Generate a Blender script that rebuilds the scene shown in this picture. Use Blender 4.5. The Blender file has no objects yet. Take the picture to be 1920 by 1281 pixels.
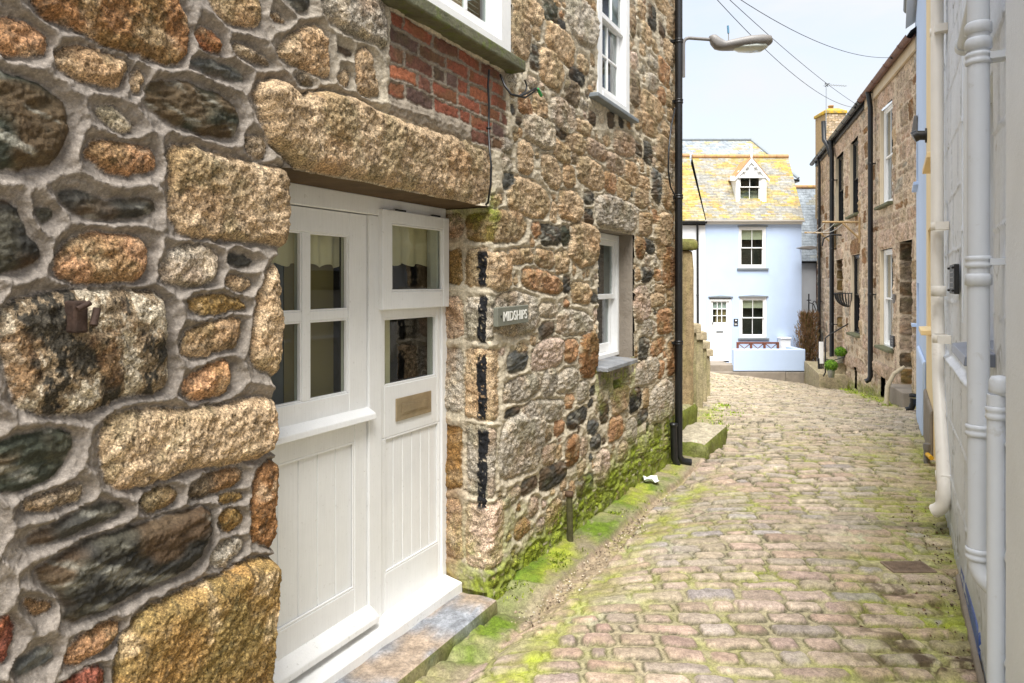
SKYV, SUNV, SUNA, EXPO = .31, 2.85, 40, 1.65
import bpy, math, random
import numpy as np
from mathutils import Vector
R = math.radians
SC = bpy.context.scene
COL = SC.collection
rng = random.Random(7)
nrg = np.random.default_rng(11)

# ------------------------------------------------------------------ survey of the place
F_PX, CX, HOR, EYE = 1280.0, 960.0, 531.0, 1.6      # focal length in photo pixels, centre, horizon, eye height
class Frame:
    """A vertical plane: s runs along it, d stands out from it, z is up."""
    def __init__(self, ox, oy, m=None, t=None, flip=1):
        if t is None:
            l = math.hypot(m, 1); t = (m/l, 1/l)
        self.o = (ox, oy); self.t = t
        self.n = (t[1]*flip, -t[0]*flip)
    def P(self, s, d, z):
        return (self.o[0]+self.t[0]*s+self.n[0]*d, self.o[1]+self.t[1]*s+self.n[1]*d, z)
    def px(self, x, y, d=0.0):
        """survey: photo pixel -> (s, z) on the plane standing out by d"""
        k = (x-CX)/F_PX
        Y = (d+self.o[0]*self.n[0]+self.o[1]*self.n[1])/(k*self.n[0]+self.n[1])
        X = k*Y
        return ((X-self.o[0])*self.t[0]+(Y-self.o[1])*self.t[1], EYE+(HOR-y)*Y/F_PX)
    def sx(self, x, d=0.0): return self.px(x, HOR, d)[0]
LW = Frame(-2.003, 0, m=.539)                 # rubble cottage on the left
RW = Frame(.395, 0, m=.5586, flip=-1)         # painted houses on the right
RH = Frame(3.394, 0, m=.3047, flip=-1)        # granite house further down
BH = Frame(0, 22.9, t=(1, 0))                 # pale blue cottage across the end
WX = Frame(0, 0, t=(1, 0))                    # world axes: s = x, d = -y
GP = np.array([(-9,0),(3.4,0),(4.6,-.035),(6.66,-.15),(8.15,-.24),(11,-.50),(12.85,-.68),(15.1,-.92),(18.6,-1.25),(22,-1.5),(30,-1.9),(60,-3.2)])
def ground(x, y):
    y = np.asarray(y, float); x = np.asarray(x, float)
    g = sum(np.interp(y+o, GP[:,0], GP[:,1]) for o in (-.8,-.4,0,.4,.8))/5
    k = np.clip((y-17)/4, 0, 1)
    return g - .12*np.clip(x-8.2, -2.5, 2.5)*k
def gz(x, y): return float(ground(x, y))
def lin(h):
    h = h.lstrip('#'); v = [int(h[i:i+2],16)/255 for i in (0,2,4)]
    return tuple(c/12.92 if c <= .04045 else ((c+.055)/1.055)**2.4 for c in v)

# ------------------------------------------------------------------ noise for building shapes
_T = {}
def vn(x, y, seed):
    if seed not in _T: _T[seed] = np.random.default_rng(seed+1000).random((256,256)).astype(np.float32)
    T = _T[seed]
    xf = np.floor(x); yf = np.floor(y)
    fx = (x-xf).astype(np.float32); fy = (y-yf).astype(np.float32)
    xi = xf.astype(np.int32)&255; yi = yf.astype(np.int32)&255
    fx = fx*fx*(3-2*fx); fy = fy*fy*(3-2*fy)
    x1 = (xi+1)&255; y1 = (yi+1)&255
    a = T[xi,yi]; b = T[x1,yi]; c = T[xi,y1]; d = T[x1,y1]
    return a+(b-a)*fx+(c-a+(a-b-c+d)*fx)*fy
def fbm(x, y, seed, o=4, gain=.5):
    s = 0; a = 1; t = 0
    for i in range(o):
        s = s+a*vn(x+17.3*i, y+9.1*i, seed+i*13); t += a
        a *= gain; x = x*2.03; y = y*2.03
    return s/t
def smooth(a, b, x):
    k = np.clip((x-a)/(b-a), 0, 1); return k*k*(3-2*k)

# ------------------------------------------------------------------ objects
def link(o, parent=None):
    COL.objects.link(o)
    if parent is not None: o.parent = parent
    return o
def base_of(p):
    v = Vector((0,0,0))
    while p is not None: v += p.location; p = p.parent
    return v
def tag(o, label=None, cat=None, group=None, kind=None):
    if label: o['label'] = label
    if cat: o['category'] = cat
    if group: o['group'] = group
    if kind: o['kind'] = kind
    return o
def thing(name, loc, label, cat, group=None):
    e = bpy.data.objects.new(name, None); e.empty_display_size = .1
    e.location = loc; link(e)
    return tag(e, label, cat, group)
def mesh_obj(name, V, Fq, mat, parent=None, col=None, smooth_=False, tris=None, mats=None, mi=None):
    """numpy verts (world), quads array -> one mesh object"""
    V = np.asarray(V, np.float32).reshape(-1,3)
    b = base_of(parent)
    V = V-np.array(b, np.float32)
    me = bpy.data.meshes.new(name)
    Fq = np.asarray(Fq, np.int32).reshape(-1,4)
    n = len(Fq)
    me.vertices.add(len(V)); me.vertices.foreach_set('co', V.ravel())
    me.loops.add(n*4); me.loops.foreach_set('vertex_index', Fq.ravel())
    me.polygons.add(n)
    me.polygons.foreach_set('loop_start', np.arange(0, n*4, 4, dtype=np.int32))
    me.polygons.foreach_set('use_smooth', np.full(n, smooth_, bool))
    me.update(calc_edges=True); me.validate()
    if col is not None:
        a = me.color_attributes.new('Col', 'FLOAT_COLOR', 'POINT')
        c = np.asarray(col, np.float32)
        if c.shape[1] == 3: c = np.concatenate([c, np.ones((len(c),1),np.float32)], 1)
        a.data.foreach_set('color', c.ravel())
    if mat: me.materials.append(mat)
    return link(bpy.data.objects.new(name, me), parent)
class MB:
    def __init__(self): self.v = []; self.f = []; self.sm = []
    def add(self, vs, fs, sm=False):
        k = len(self.v); self.v += [tuple(map(float,p)) for p in vs]
        self.f += [tuple(k+i for i in f) for f in fs]; self.sm += [sm]*len(fs)
        return self
    def hexa(self, p):          # 8 points: bottom ring 0-3, top ring 4-7
        return self.add(p, [(3,2,1,0),(4,5,6,7),(0,1,5,4),(1,2,6,5),(2,3,7,6),(3,0,4,7)])
    def box(self, F, s0, s1, d0, d1, z0, z1):
        return self.hexa([F.P(s0,d0,z0),F.P(s1,d0,z0),F.P(s1,d1,z0),F.P(s0,d1,z0),F.P(s0,d0,z1),F.P(s1,d0,z1),F.P(s1,d1,z1),F.P(s0,d1,z1)])
    def prism(self, F, poly, d0, d1):   # polygon in (s,z) pushed from d0 to d1
        n = len(poly)
        vs = [F.P(s,d0,z) for s,z in poly]+[F.P(s,d1,z) for s,z in poly]
        return self.add(vs, [tuple(range(n)), tuple(range(2*n-1,n-1,-1))]+[(i,(i+1)%n,n+(i+1)%n,n+i) for i in range(n)])
    def prism_s(self, F, poly, s0, s1):  # polygon in (d,z) pushed along s
        n = len(poly)
        vs = [F.P(s0,d,z) for d,z in poly]+[F.P(s1,d,z) for d,z in poly]
        return self.add(vs, [tuple(range(n)), tuple(range(2*n-1,n-1,-1))]+[(i,(i+1)%n,n+(i+1)%n,n+i) for i in range(n)])
    def tube(self, pts, r, n=12, caps=True):
        pts = [Vector(p) for p in pts]; rings = []
        rr = r if isinstance(r, (list,tuple)) else [r]*len(pts)
        up = None
        for i,p in enumerate(pts):
            d = (pts[min(i+1,len(pts)-1)]-pts[max(i-1,0)]).normalized()
            if up is None:
                up = Vector((0,0,1)) if abs(d.z) < .9 else Vector((1,0,0))
            a = d.cross(up).normalized(); b = a.cross(d).normalized(); up = b
            rings.append([p+(a*math.cos(2*math.pi*k/n)+b*math.sin(2*math.pi*k/n))*rr[i] for k in range(n)])
        vs = [q for g in rings for q in g]; m = len(pts)
        fs = [(i*n+k, i*n+(k+1)%n, (i+1)*n+(k+1)%n, (i+1)*n+k) for i in range(m-1) for k in range(n)]
        self.add(vs, fs, True)
        if caps: self.add(rings[0], [tuple(range(n-1,-1,-1))]); self.add(rings[-1], [tuple(range(n))])
        return self
    def lathe(self, c, prof, n=24):      # prof: (radius, z) list round a vertical axis
        vs = [(c[0]+r*math.cos(2*math.pi*k/n), c[1]+r*math.sin(2*math.pi*k/n), c[2]+z) for r,z in prof for k in range(n)]
        m = len(prof)
        self.add(vs, [(i*n+k, i*n+(k+1)%n, (i+1)*n+(k+1)%n, (i+1)*n+k) for i in range(m-1) for k in range(n)], True)
        return self
    def build(self, name, mat, parent=None, bevel=0, seg=2, smooth_all=False):
        b = base_of(parent)
        me = bpy.data.meshes.new(name)
        me.from_pydata([(x-b.x,y-b.y,z-b.z) for x,y,z in self.v], [], self.f)
        me.polygons.foreach_set('use_smooth', [s or smooth_all for s in self.sm])
        me.materials.append(mat); me.update()
        import bmesh
        bm = bmesh.new(); bm.from_mesh(me); bmesh.ops.recalc_face_normals(bm, faces=bm.faces); bm.to_mesh(me); bm.free()
        o = link(bpy.data.objects.new(name, me), parent)
        if bevel:
            m = o.modifiers.new('Bevel','BEVEL'); m.width = bevel; m.segments = seg; m.limit_method = 'ANGLE'; m.angle_limit = R(40)
            m.harden_normals = False
        return o
def arc(p0, p1, p2, n=8):               # quadratic bend
    p0,p1,p2 = map(Vector,(p0,p1,p2))
    return [p0*(1-t)**2+p1*2*t*(1-t)+p2*t*t for t in [i/n for i in range(n+1)]]
def copy_tree(o, parent=None):
    c = o.copy(); COL.objects.link(c)
    if parent is not None: c.parent = parent
    for ch in o.children: copy_tree(ch, c)
    return c

# ------------------------------------------------------------------ materials
class NT:
    def __init__(self, name):
        self.m = bpy.data.materials.new(name); self.m.use_nodes = True
        self.t = self.m.node_tree; self.t.nodes.clear()
        self.out = self.n('ShaderNodeOutputMaterial')
    def n(self, typ, **kw):
        x = self.t.nodes.new(typ)
        for k,v in kw.items(): setattr(x,k,v)
        return x
    def l(self, a, b): self.t.links.new(a, b)
    def noise(self, scale, detail=4, rough=.55, vec=None, dist=0):
        x = self.n('ShaderNodeTexNoise'); x.inputs['Scale'].default_value = scale; x.inputs['Detail'].default_value = detail
        x.inputs['Roughness'].default_value = rough; x.inputs['Distortion'].default_value = dist
        if vec is not None: self.l(vec, x.inputs['Vector'])
        return x
    def ramp(self, fac, stops):
        x = self.n('ShaderNodeValToRGB'); self.l(fac, x.inputs[0])
        e = x.color_ramp.elements
        while len(e) < len(stops): e.new(.5)
        for i,(p,c) in enumerate(stops):
            e[i].position = p; e[i].color = (*c,1) if not isinstance(c,float) else (c,c,c,1)
        return x
    def mix(self, fac, a, b, mode='MIX'):
        x = self.n('ShaderNodeMix', data_type='RGBA', blend_type=mode)
        for s,v in ((x.inputs[0],fac),(x.inputs[6],a),(x.inputs[7],b)):
            if isinstance(v,(int,float)): s.default_value = v
            elif isinstance(v,tuple): s.default_value = (*v,1)
            else: self.l(v, s)
        return x.outputs[2]
    def math(self, op, a, b=0.0):
        x = self.n('ShaderNodeMath', operation=op)
        for s,v in ((x.inputs[0],a),(x.inputs[1],b)):
            if isinstance(v,(int,float)): s.default_value = v
            else: self.l(v, s)
        return x.outputs[0]
    def bump(self, h, strength, dist=.01, nrm=None):
        x = self.n('ShaderNodeBump'); x.inputs['Strength'].default_value = strength; x.inputs['Distance'].default_value = dist
        self.l(h, x.inputs['Height'])
        if nrm is not None: self.l(nrm, x.inputs['Normal'])
        return x.outputs[0]
    def bsdf(self, col, rough=.6, nrm=None, metal=0, spec=.4):
        p = self.n('ShaderNodeBsdfPrincipled')
        for k,v in (('Base Color',col),('Roughness',rough),('Metallic',metal),('Specular IOR Level',spec)):
            s = p.inputs[k]
            if isinstance(v,tuple): s.default_value = (*v,1)
            elif isinstance(v,(int,float)): s.default_value = v
            else: self.l(v, s)
        if nrm is not None: self.l(nrm, p.inputs['Normal'])
        self.l(p.outputs[0], self.out.inputs[0])
        return self.m
    def obj(self): return self.n('ShaderNodeTexCoord').outputs['Object']
def plain(name, hexc, rough=.5, var=.15, vs=3.0, bs=60., bst=.15, bd=.004, metal=0, spec=.4, dirt=None, dirt_amt=.0, ds=5., grain=0):
    """painted / plain surface: slow tone drift, fine grain, optional worn patches of another colour"""
    m = NT(name); c = lin(hexc); v = m.obj()
    n1 = m.noise(vs, 5, .6, v)
    r = m.ramp(n1.outputs[0], [(.3, tuple(x*(1-var) for x in c)), (.7, tuple(min(1,x*(1+var*.6)) for x in c))])
    colr = r.outputs[0]
    if dirt:
        nd = m.noise(ds, 7, .68, v, .4)
        rr = m.ramp(nd.outputs[0], [(.62-dirt_amt*.3, 0.0), (.72-dirt_amt*.2, 1.0)])
        colr = m.mix(m.math('MULTIPLY', rr.outputs[0], min(1,.35+dirt_amt)), colr, lin(dirt))
    n2 = m.noise(bs, 6, .6, v)
    b = m.bump(n2.outputs[0], bst, bd)
    if grain:
        mp = m.n('ShaderNodeMapping'); mp.inputs['Scale'].default_value = (1,1,.05); m.l(v, mp.inputs[0])
        n3 = m.noise(170, 3, .6, mp.outputs[0]); b = m.bump(n3.outputs[0], grain, .003, b)
        gr = m.ramp(n3.outputs[0], [(.35,.97),(.65,1.02)]); colr = m.mix(1.0, colr, gr.outputs[0], 'MULTIPLY')
    return m.bsdf(colr, rough, b, metal, spec)
def grainy(name, speck=150., lo=.55, hi=1.45, bst=.5, bd=.004, rough=.85, sp2=45.):
    """vertex-painted stone: colour from the mesh, mineral grain from 3D noise (strength in the alpha of the colour)"""
    m = NT(name); v = m.obj()
    a = m.n('ShaderNodeVertexColor', layer_name='Col')
    n1 = m.noise(speck, 3, .8, v); n2 = m.noise(sp2, 5, .65, v)
    g = m.ramp(n1.outputs[0], [(.36,lo),(.455,.90),(.545,1.06),(.64,hi)])
    g2 = m.ramp(n2.outputs[0], [(.36,.70),(.64,1.30)])
    k = m.mix(a.outputs[1], (1.,1.,1.), g.outputs[0])
    k2 = m.mix(.75 if hi>1.1 else .12, (1.,1.,1.), g2.outputs[0])
    c = m.mix(1.0, m.mix(1.0, a.outputs[0], k, 'MULTIPLY'), k2, 'MULTIPLY')
    h = m.math('ADD', m.math('MULTIPLY', n1.outputs[0], .5), n2.outputs[0])
    return m.bsdf(c, rough, m.bump(h, bst, bd), 0, .25)
def glass(name, tint=(.8,.85,.83), refl=1.0):
    m = NT(name)
    f = m.n('ShaderNodeFresnel'); f.inputs[0].default_value = 1.52
    v = m.obj(); nz = m.noise(2.2, 1, .5, v)
    b = m.bump(nz.outputs[0], .06, .05)
    g = m.n('ShaderNodeBsdfGlossy'); g.inputs['Roughness'].default_value = .02; m.l(b, g.inputs['Normal'])
    t = m.n('ShaderNodeBsdfTransparent'); t.inputs[0].default_value = (*tint,1)
    x = m.n('ShaderNodeMixShader'); ge = m.n('ShaderNodeNewGeometry'); m.l(m.math('MULTIPLY', m.math('MULTIPLY', f.outputs[0], 1.6*refl), m.math('SUBTRACT', 1.0, ge.outputs['Backfacing'])), x.inputs[0]); m.l(t.outputs[0], x.inputs[1]); m.l(g.outputs[0], x.inputs[2])
    m.l(x.outputs[0], m.out.inputs[0]); return m.m
M = dict(
    stone=grainy('rubble stone', 150., .20, 2.3, 1.0, .005),
    setts=grainy('lane setts', 120., .62, 1.3, .8, .006, .8, 34.),
    granite=grainy('granite blocks', 70., .7, 1.25, .6, .006, .85, 18.),
    slate=grainy('roof slate', 60., .8, 1.2, .3, .004, .6, 9.),
    paint=grainy('painted masonry', 60., .98, 1.02, .45, .003, .55, 25.),
    leaf=grainy('leaves', 40., .85, 1.15, .0, .002, .6, 9.),
    white=plain('white gloss paint', 'ececea', .36, .04, 6, 90, .14, .002, dirt='9d978a', dirt_amt=.02, ds=55, grain=.12),
    white_old=plain('weathered white paint', 'e9e8e5', .4, .06, 8, 140, .2, .003, dirt='857e70', dirt_amt=.12, ds=42, grain=.12),
    whitewash=plain('whitewash', 'e0e1e2', .8, .05, 2, 40, .5, .006),
    blue_wash=plain('pale blue masonry paint', 'b9cbe6', .75, .06, 1.2, 40, .4, .005, dirt='b3bfcd', dirt_amt=.06, ds=2.2),
    cream=plain('cream masonry paint', 'ecd4a4', .7, .06, 1.5, 50, .4, .005, dirt='cbb282', dirt_amt=.05),
    creampipe=plain('cream plastic pipe', 'e6e1d8', .4, .05, 4, 80, .05, .002, dirt='b3ab9c', dirt_amt=.06, ds=9),
    greypipe=plain('grey painted pipe', 'cbd0d8', .42, .05, 5, 60, .2, .003, dirt='a5a39c', dirt_amt=.08, ds=14),
    black=plain('black paint', '17181a', .38, .3, 8, 70, .2, .003, spec=.5),
    iron=plain('dark wrought iron', '232324', .5, .3, 12, 120, .3, .002),
    brownpipe=plain('rusty brown gutter', '6d4a3a', .55, .3, 6, 60, .3, .003),
    slab=plain('slate slab', '85878a', .65, .30, 7, 45, .9, .010, dirt='897f71', dirt_amt=.34, ds=6.5),
    sill_moss=plain('mossy slate sill', '67664f', .85, .35, 14, 60, .8, .008, dirt='5d6a25', dirt_amt=.35, ds=16),
    sill=plain('grey slate sill', '7f868a', .5, .15, 10, 50, .3, .004),
    cement=plain('cement render', '8c8275', .9, .2, 4, 45, .8, .008, dirt='75695a', dirt_amt=.2, ds=6),
    brass=plain('tarnished brass', 'b3a284', .38, .25, 14, 30, .12, .002, metal=.55),
    steel=plain('galvanised steel', 'a9aeb1', .4, .15, 14, 30, .1, .002, metal=.6),
    lampgrey=plain('grey lamp casting', '77736f', .45, .12, 9, 60, .15, .003),
    lampglass=plain('lamp diffuser', 'b9bdb4', .15, .08, 9, 30, .05, .002),
    wood=plain('brown garden bench wood', '7a4b3a', .55, .3, 18, 60, .3, .003),
    rawwood=plain('weathered wood', 'a58a62', .8, .25, 18, 50, .5, .004),
    inside=plain('dim room wall', '94855f', .9, .12, 2, 20, .1, .002),
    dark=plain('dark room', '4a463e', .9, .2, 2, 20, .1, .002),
    inner_grey=plain('grey curtain', '6d737f', .9, .2, 3, 60, .2, .003),
    blind=plain('cream linen blind', 'efe4c8', .9, .07, 5, 160, .2, .002),
    lace=plain('pale net curtain', 'd9dad6', .9, .1, 9, 90, .2, .002),
    plate=plain('slate name plate', '737468', .5, .15, 20, 120, .25, .002),
    lettering=plain('cut white lettering', 'e4e2da', .6, .05, 20, 120, .1, .001),
    rust=plain('rusty iron', '54402f', .75, .4, 20, 70, .6, .004),
    blue=plain('blue plinth paint', '4a66ae', .45, .3, 8, 60, .7, .006, dirt='b9c4d8', dirt_amt=.12, ds=30),
    yellow=plain('yellow tape', 'd9a72a', .5, .1, 9, 50, .1, .002),
    paper=plain('crumpled white paper', 'e9ebea', .7, .05, 20, 60, .3, .003),
    green_tip=plain('green cable tip', '2f8f4a', .4, .1, 20, 50, .1, .002),
    old_iron=plain('old rusted iron', '3a291f', .8, .45, 30, 70, .8, .005),
    cover=plain('worn iron cover', '7d6b5a', .6, .3, 25, 70, .6, .004),
    pale_wood=plain('pale bent wood', 'c4b79c', .8, .2, 18, 50, .5, .004),
    terracotta=plain('terracotta', 'ad8660', .8, .25, 8, 50, .4, .005, dirt='b89a45', dirt_amt=.4, ds=6),
    glass=glass('window glass'), 
    glass_door=glass('door glass', (.86,.88,.83), .9),
)
# ------------------------------------------------------------------ rubble masonry as a height field
PAL = dict(T='b59c7c', O='a98260', G='aaa090', P='b8a392', B='84745f', D='54514a', N='474a3d', K='383631', Q='87503f', W='b6a892', U='84603f', M='6d5e4b', X='75634d',
           E='8a7045', S='656560', b='965a45', c='7a5344', e='665048', f='a5674a', H='bfa691', I='c8b29a', J='b09a84', Y='c3ad93')
PALL = {k: np.array(lin(v)) for k,v in PAL.items()}
SLATE = set('DNKS')
def chaikin(P, n=2):
    P = np.asarray(P, float)
    for _ in range(n):
        Q = np.roll(P,-1,0); P = np.stack([P*.75+Q*.25, P*.25+Q*.75],1).reshape(-1,2)
    return P
def rrect(s0,s1,z0,z1,r=.02,j=.008,skew=0.0):
    """rough-dressed block: corners just knocked off, sides slightly wavering"""
    q = lambda: rng.uniform(-j,j)
    P = [(s0+r,z0+q()),((s0+s1)/2,z0+q()),(s1-r,z0+q()),(s1+q(),z0+r),(s1+q(),(z0+z1)/2),(s1+q(),z1-r),(s1-r,z1+q()),((s0+s1)/2,z1+q()),(s0+r,z1+q()),(s0+q(),z1-r),(s0+q(),(z0+z1)/2),(s0+q(),z0+r)]
    return np.array(P)
def blob(cs, cz, hw, hh, rot=0, ex=2.8, jit=.12, n=11):
    pts = []; o = rng.random()*6.28
    for i in range(n):
        a = 2*math.pi*i/n + rng.uniform(-.12,.12)
        c,s = math.cos(a), math.sin(a)
        r = (abs(c)**ex+abs(s)**ex)**(-1/ex)*(1+rng.uniform(-jit,jit))
        x,y = c*r*hw, s*r*hh
        pts.append((cs+x*math.cos(rot)-y*math.sin(rot), cz+x*math.sin(rot)+y*math.cos(rot)))
    return chaikin(pts, 1)
class Stone:
    def __init__(self, poly, code, H=.03, ew=.018, flat=False, key=None):
        self.p = np.asarray(poly, float); self.c = code; self.H = H*.62; self.ew = ew*.72; self.flat = flat; self.key = key
        self.lo = self.p.min(0); self.hi = self.p.max(0)
        self.tone = rng.uniform(.82,1.16); self.tx = rng.uniform(-.06,.06); self.tz = rng.uniform(-.06,.1)
        self.sd = rng.randrange(1000)
def poly_sdf(px, py, V):
    d = np.full(px.shape, 1e9, np.float32); ins = np.zeros(px.shape, bool)
    n = len(V)
    for i in range(n):
        ax,ay = V[i]; bx,by = V[i-1]
        ex,ey = bx-ax, by-ay; l2 = ex*ex+ey*ey+1e-12
        wx = px-ax; wy = py-ay
        t = np.clip((wx*ex+wy*ey)/l2, 0, 1)
        dx = wx-ex*t; dy = wy-ey*t
        np.minimum(d, dx*dx+dy*dy, out=d)
        c = (ay > py) != (by > py)
        if c.any(): ins ^= c & (px < ex*(py-ay)/(ey if abs(ey) > 1e-9 else 1e-9)+ax)
    d = np.sqrt(d); return np.where(ins, -d, d)
class Occ:
    def __init__(self, s0, s1, z0, z1, h=.01):
        self.s0,self.z0,self.h = s0,z0,h
        self.g = np.zeros((int((z1-z0)/h)+1, int((s1-s0)/h)+1), bool)
        self.S = s0+np.arange(self.g.shape[1])*h; self.Z = z0+np.arange(self.g.shape[0])*h
    def sl(self, lo, hi, m=0.0):
        i0 = max(0,int((lo[0]-m-self.s0)/self.h)); i1 = min(self.g.shape[1], int((hi[0]+m-self.s0)/self.h)+2)
        j0 = max(0,int((lo[1]-m-self.z0)/self.h)); j1 = min(self.g.shape[0], int((hi[1]+m-self.z0)/self.h)+2)
        return slice(j0,max(j0,j1)), slice(i0,max(i0,i1))
    def mark(self, st, m=.012):
        a,b = self.sl(st.lo, st.hi, m)
        if a.stop<=a.start or b.stop<=b.start: return
        X,Y = np.meshgrid(self.S[b], self.Z[a])
        self.g[a,b] |= poly_sdf(X.astype(np.float32),Y.astype(np.float32),st.p) < m
    def rect(self, s0, s1, z0, z1):
        a,b = self.sl((s0,z0),(s1,z1)); self.g[a,b] = True
    def fits(self, st, m=0.0):
        a,b = self.sl(st.lo, st.hi)
        if a.stop<=a.start or b.stop<=b.start: return False
        sub = self.g[a,b]
        if not sub.any(): return True
        X,Y = np.meshgrid(self.S[b], self.Z[a])
        return not (sub & (poly_sdf(X.astype(np.float32),Y.astype(np.float32),st.p) < m)).any()
def fill(occ, stones, sizes, codes, dom, H=.026, ew=.016):
    s0,s1,z0,z1 = dom
    for (w0,w1,asp0,asp1,tries) in sizes:
        for _ in range(tries):
            w = rng.uniform(w0,w1); h = w*rng.uniform(asp0,asp1)
            cs = rng.uniform(s0,s1); cz = rng.uniform(z0,z1)
            j = int((cz-occ.z0)/occ.h); i = int((cs-occ.s0)/occ.h)
            if occ.g[min(j,occ.g.shape[0]-1), min(i,occ.g.shape[1]-1)]: continue
            st = Stone(blob(cs,cz,w/2,h/2,rng.uniform(-.22,.22),rng.uniform(2.8,5.5)), rng.choice(codes), H*rng.uniform(.7,1.25), ew)
            if occ.fits(st): stones.append(st); occ.mark(st, rng.uniform(.01,.02))
def field(sl, zl, stones, seed, mortar, ribbon=None, warp=.010, rough=1.0, relief=1.0, grow=.0):
    """height, colour, grain and stone index on the grid sl x zl"""
    S,Z = np.meshgrid(sl.astype(np.float32), zl.astype(np.float32))
    WS = S+warp*(fbm(S*11,Z*11,seed,3)-.5)*2+.007*(fbm(S*45,Z*45,seed+3,3)-.5)*2
    WZ = Z+warp*(fbm(S*11,Z*11,seed+5,3)-.5)*2+.007*(fbm(S*45,Z*45,seed+7,3)-.5)*2
    D1 = np.full(S.shape,.09,np.float32); D2 = np.full(S.shape,.11,np.float32); ID = np.full(S.shape,-1,np.int32)
    mg = .06
    for k,st in enumerate(stones):
        i0,i1 = np.searchsorted(sl,(st.lo[0]-mg,st.hi[0]+mg)); j0,j1 = np.searchsorted(zl,(st.lo[1]-mg,st.hi[1]+mg))
        if i1<=i0 or j1<=j0: continue
        sub = (slice(j0,j1),slice(i0,i1))
        d = poly_sdf(WS[sub],WZ[sub],st.p)-(0 if st.flat or st.key or st in QU else grow)
        a = D1[sub]; b = D2[sub]; near = d < a
        D2[sub] = np.where(near, a, np.minimum(b,d)); D1[sub] = np.where(near, d, a)
        ID[sub] = np.where(near & (d < .045), k, ID[sub])
    INS = D1 < 0; IDI = np.where(INS, ID, -1)
    e = np.maximum(-D1,0)
    n = max(1,len(stones))
    tab = lambda f,dt=np.float32: np.array([f(s) for s in stones]+[0],dt)
    Hs = tab(lambda s:s.H)[IDI]; ew = tab(lambda s:s.ew)[IDI]+1e-4
    flat = tab(lambda s:s.flat)[IDI]; sl_ = tab(lambda s:s.c in SLATE)[IDI]
    cxs = tab(lambda s:(s.lo[0]+s.hi[0])/2)[IDI]; czs = tab(lambda s:(s.lo[1]+s.hi[1])/2)[IDI]
    tx = tab(lambda s:s.tx)[IDI]; tz = tab(lambda s:s.tz)[IDI]; sid = tab(lambda s:s.sd)[IDI]
    lump = fbm(S*9+sid*.37,Z*9+sid*.11,seed+20,4)-.5
    rid = .5-np.abs(fbm(S*17+sid*.3,Z*19+sid*.7,seed+22,5,.55)-.5)*2
    fac = np.floor(fbm(S*13+sid,Z*13,seed+23,3)*6)/6-.5+.0*S
    rg = fbm(S*38+sid,Z*38,seed+24,4,.6)-.5
    lay = np.abs(fbm(S*7+sid*.5+Z*2,Z*34-S*9,seed+28,4,.6)-.5)
    fine = fbm(S*130,Z*130,seed+32,2)-.5
    hin = Hs*(1-np.exp(-(e/ew)**1.25)) + np.where(flat>0, 0, 1)*(lump*.016+rid*.012+fac*.016+(S-cxs)*tx+(Z-czs)*tz)*np.clip(e/.03,0,1)*rough
    hin += np.where(sl_>0, -lay*.05*np.clip(e/.015,0,1)+fine*.004, rg*.026+fine*.008)*rough*np.where(flat>0,.35,1)
    rb = 1.0 if ribbon is None else ribbon(S,Z)
    dm = np.maximum(D1,0)
    mn = (fbm(S*22,Z*22,seed+40,4)-.5)
    hm = .007 + rb*.014*np.exp(-((D2-D1)/.016)**2)*np.clip(dm/.008,0,1) - (.004+.010*rb)*np.exp(-(dm/.011)**2) + mn*.016*rough + fine*.006 + (fbm(S*60,Z*60,seed+44,3)-.5)*.007*rough
    h = np.where(INS, hin-.008, hm)*relief
    # ---- colour
    pal = np.array([PALL[s.c]*s.tone for s in stones]+[(0,0,0)],np.float32)[IDI]
    v1 = fbm(S*14+sid*.7,Z*14,seed+50,4)[...,None]; v2 = fbm(S*5+sid,Z*6,seed+54,3)[...,None]; v3 = fbm(S*60,Z*60,seed+58,3)[...,None]
    gr = (~(sl_>0))[...,None]
    stain = np.array(lin('a5743f'),np.float32); pale = np.array(lin('c2ae90'),np.float32); olive = np.array(lin('5f5c36'),np.float32); darks = np.array(lin('3a352c'),np.float32)
    c = pal*(.70+.6*v1)
    fl = flat[...,None]>0
    c = np.where(gr&~fl, c*(1-.32*smooth(.52,.75,v2))+stain*.9*.32*smooth(.52,.75,v2), c)
    c = np.where(gr&~fl, c*(1-.45*smooth(.56,.74,v1))+pale*.45*smooth(.56,.74,v1), c)
    c = np.where(gr&~fl, c*(1-.55*smooth(.60,.74,v3))+darks*.55*smooth(.60,.74,v3), c)
    ol = smooth(.50,.68,fbm(S*8+3,Z*8+sid*.2,seed+62,4))[...,None]
    c = np.where(gr, c*(1-.34*ol)+olive*.34*ol, c*(1-.35*ol)+np.array(lin('6a6552'),np.float32)*.35*ol)
    qv = smooth(.60,.72,fbm(S*6-Z*5,Z*30+S*12,seed+64,4))[...,None]; br = smooth(.48,.66,fbm(S*6+9,Z*9+sid*.3,seed+65,3))[...,None]
    slc = c*(.62+1.5*lay[...,None])*(1-.45*br)+np.array(lin('6b5136'),np.float32)*.45*br
    slc = slc*(1-.55*qv)+np.array(lin('9a9688'),np.float32)*.55*qv
    c = np.where(gr, c, slc)
    mot = tab(lambda s:s.c=='X')[IDI][...,None]; wv_ = fbm(S*19+Z*5,Z*12,seed+70,6,.66)[...,None]; wr_ = fbm(S*9,Z*7,seed+72,4)[...,None]
    cm = np.where(wv_>.58, np.array(lin('a89c87'),np.float32), np.where(wv_<.45, np.array(lin('3d382f'),np.float32), np.array(lin('7a6a54'),np.float32)))
    rs_ = smooth(.58,.70,wr_); cm = cm*(1-.45*rs_)+np.array(lin('84603c'),np.float32)*.45*rs_
    c = np.where(mot>0, cm*(.6+.8*v3), c)
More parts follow.
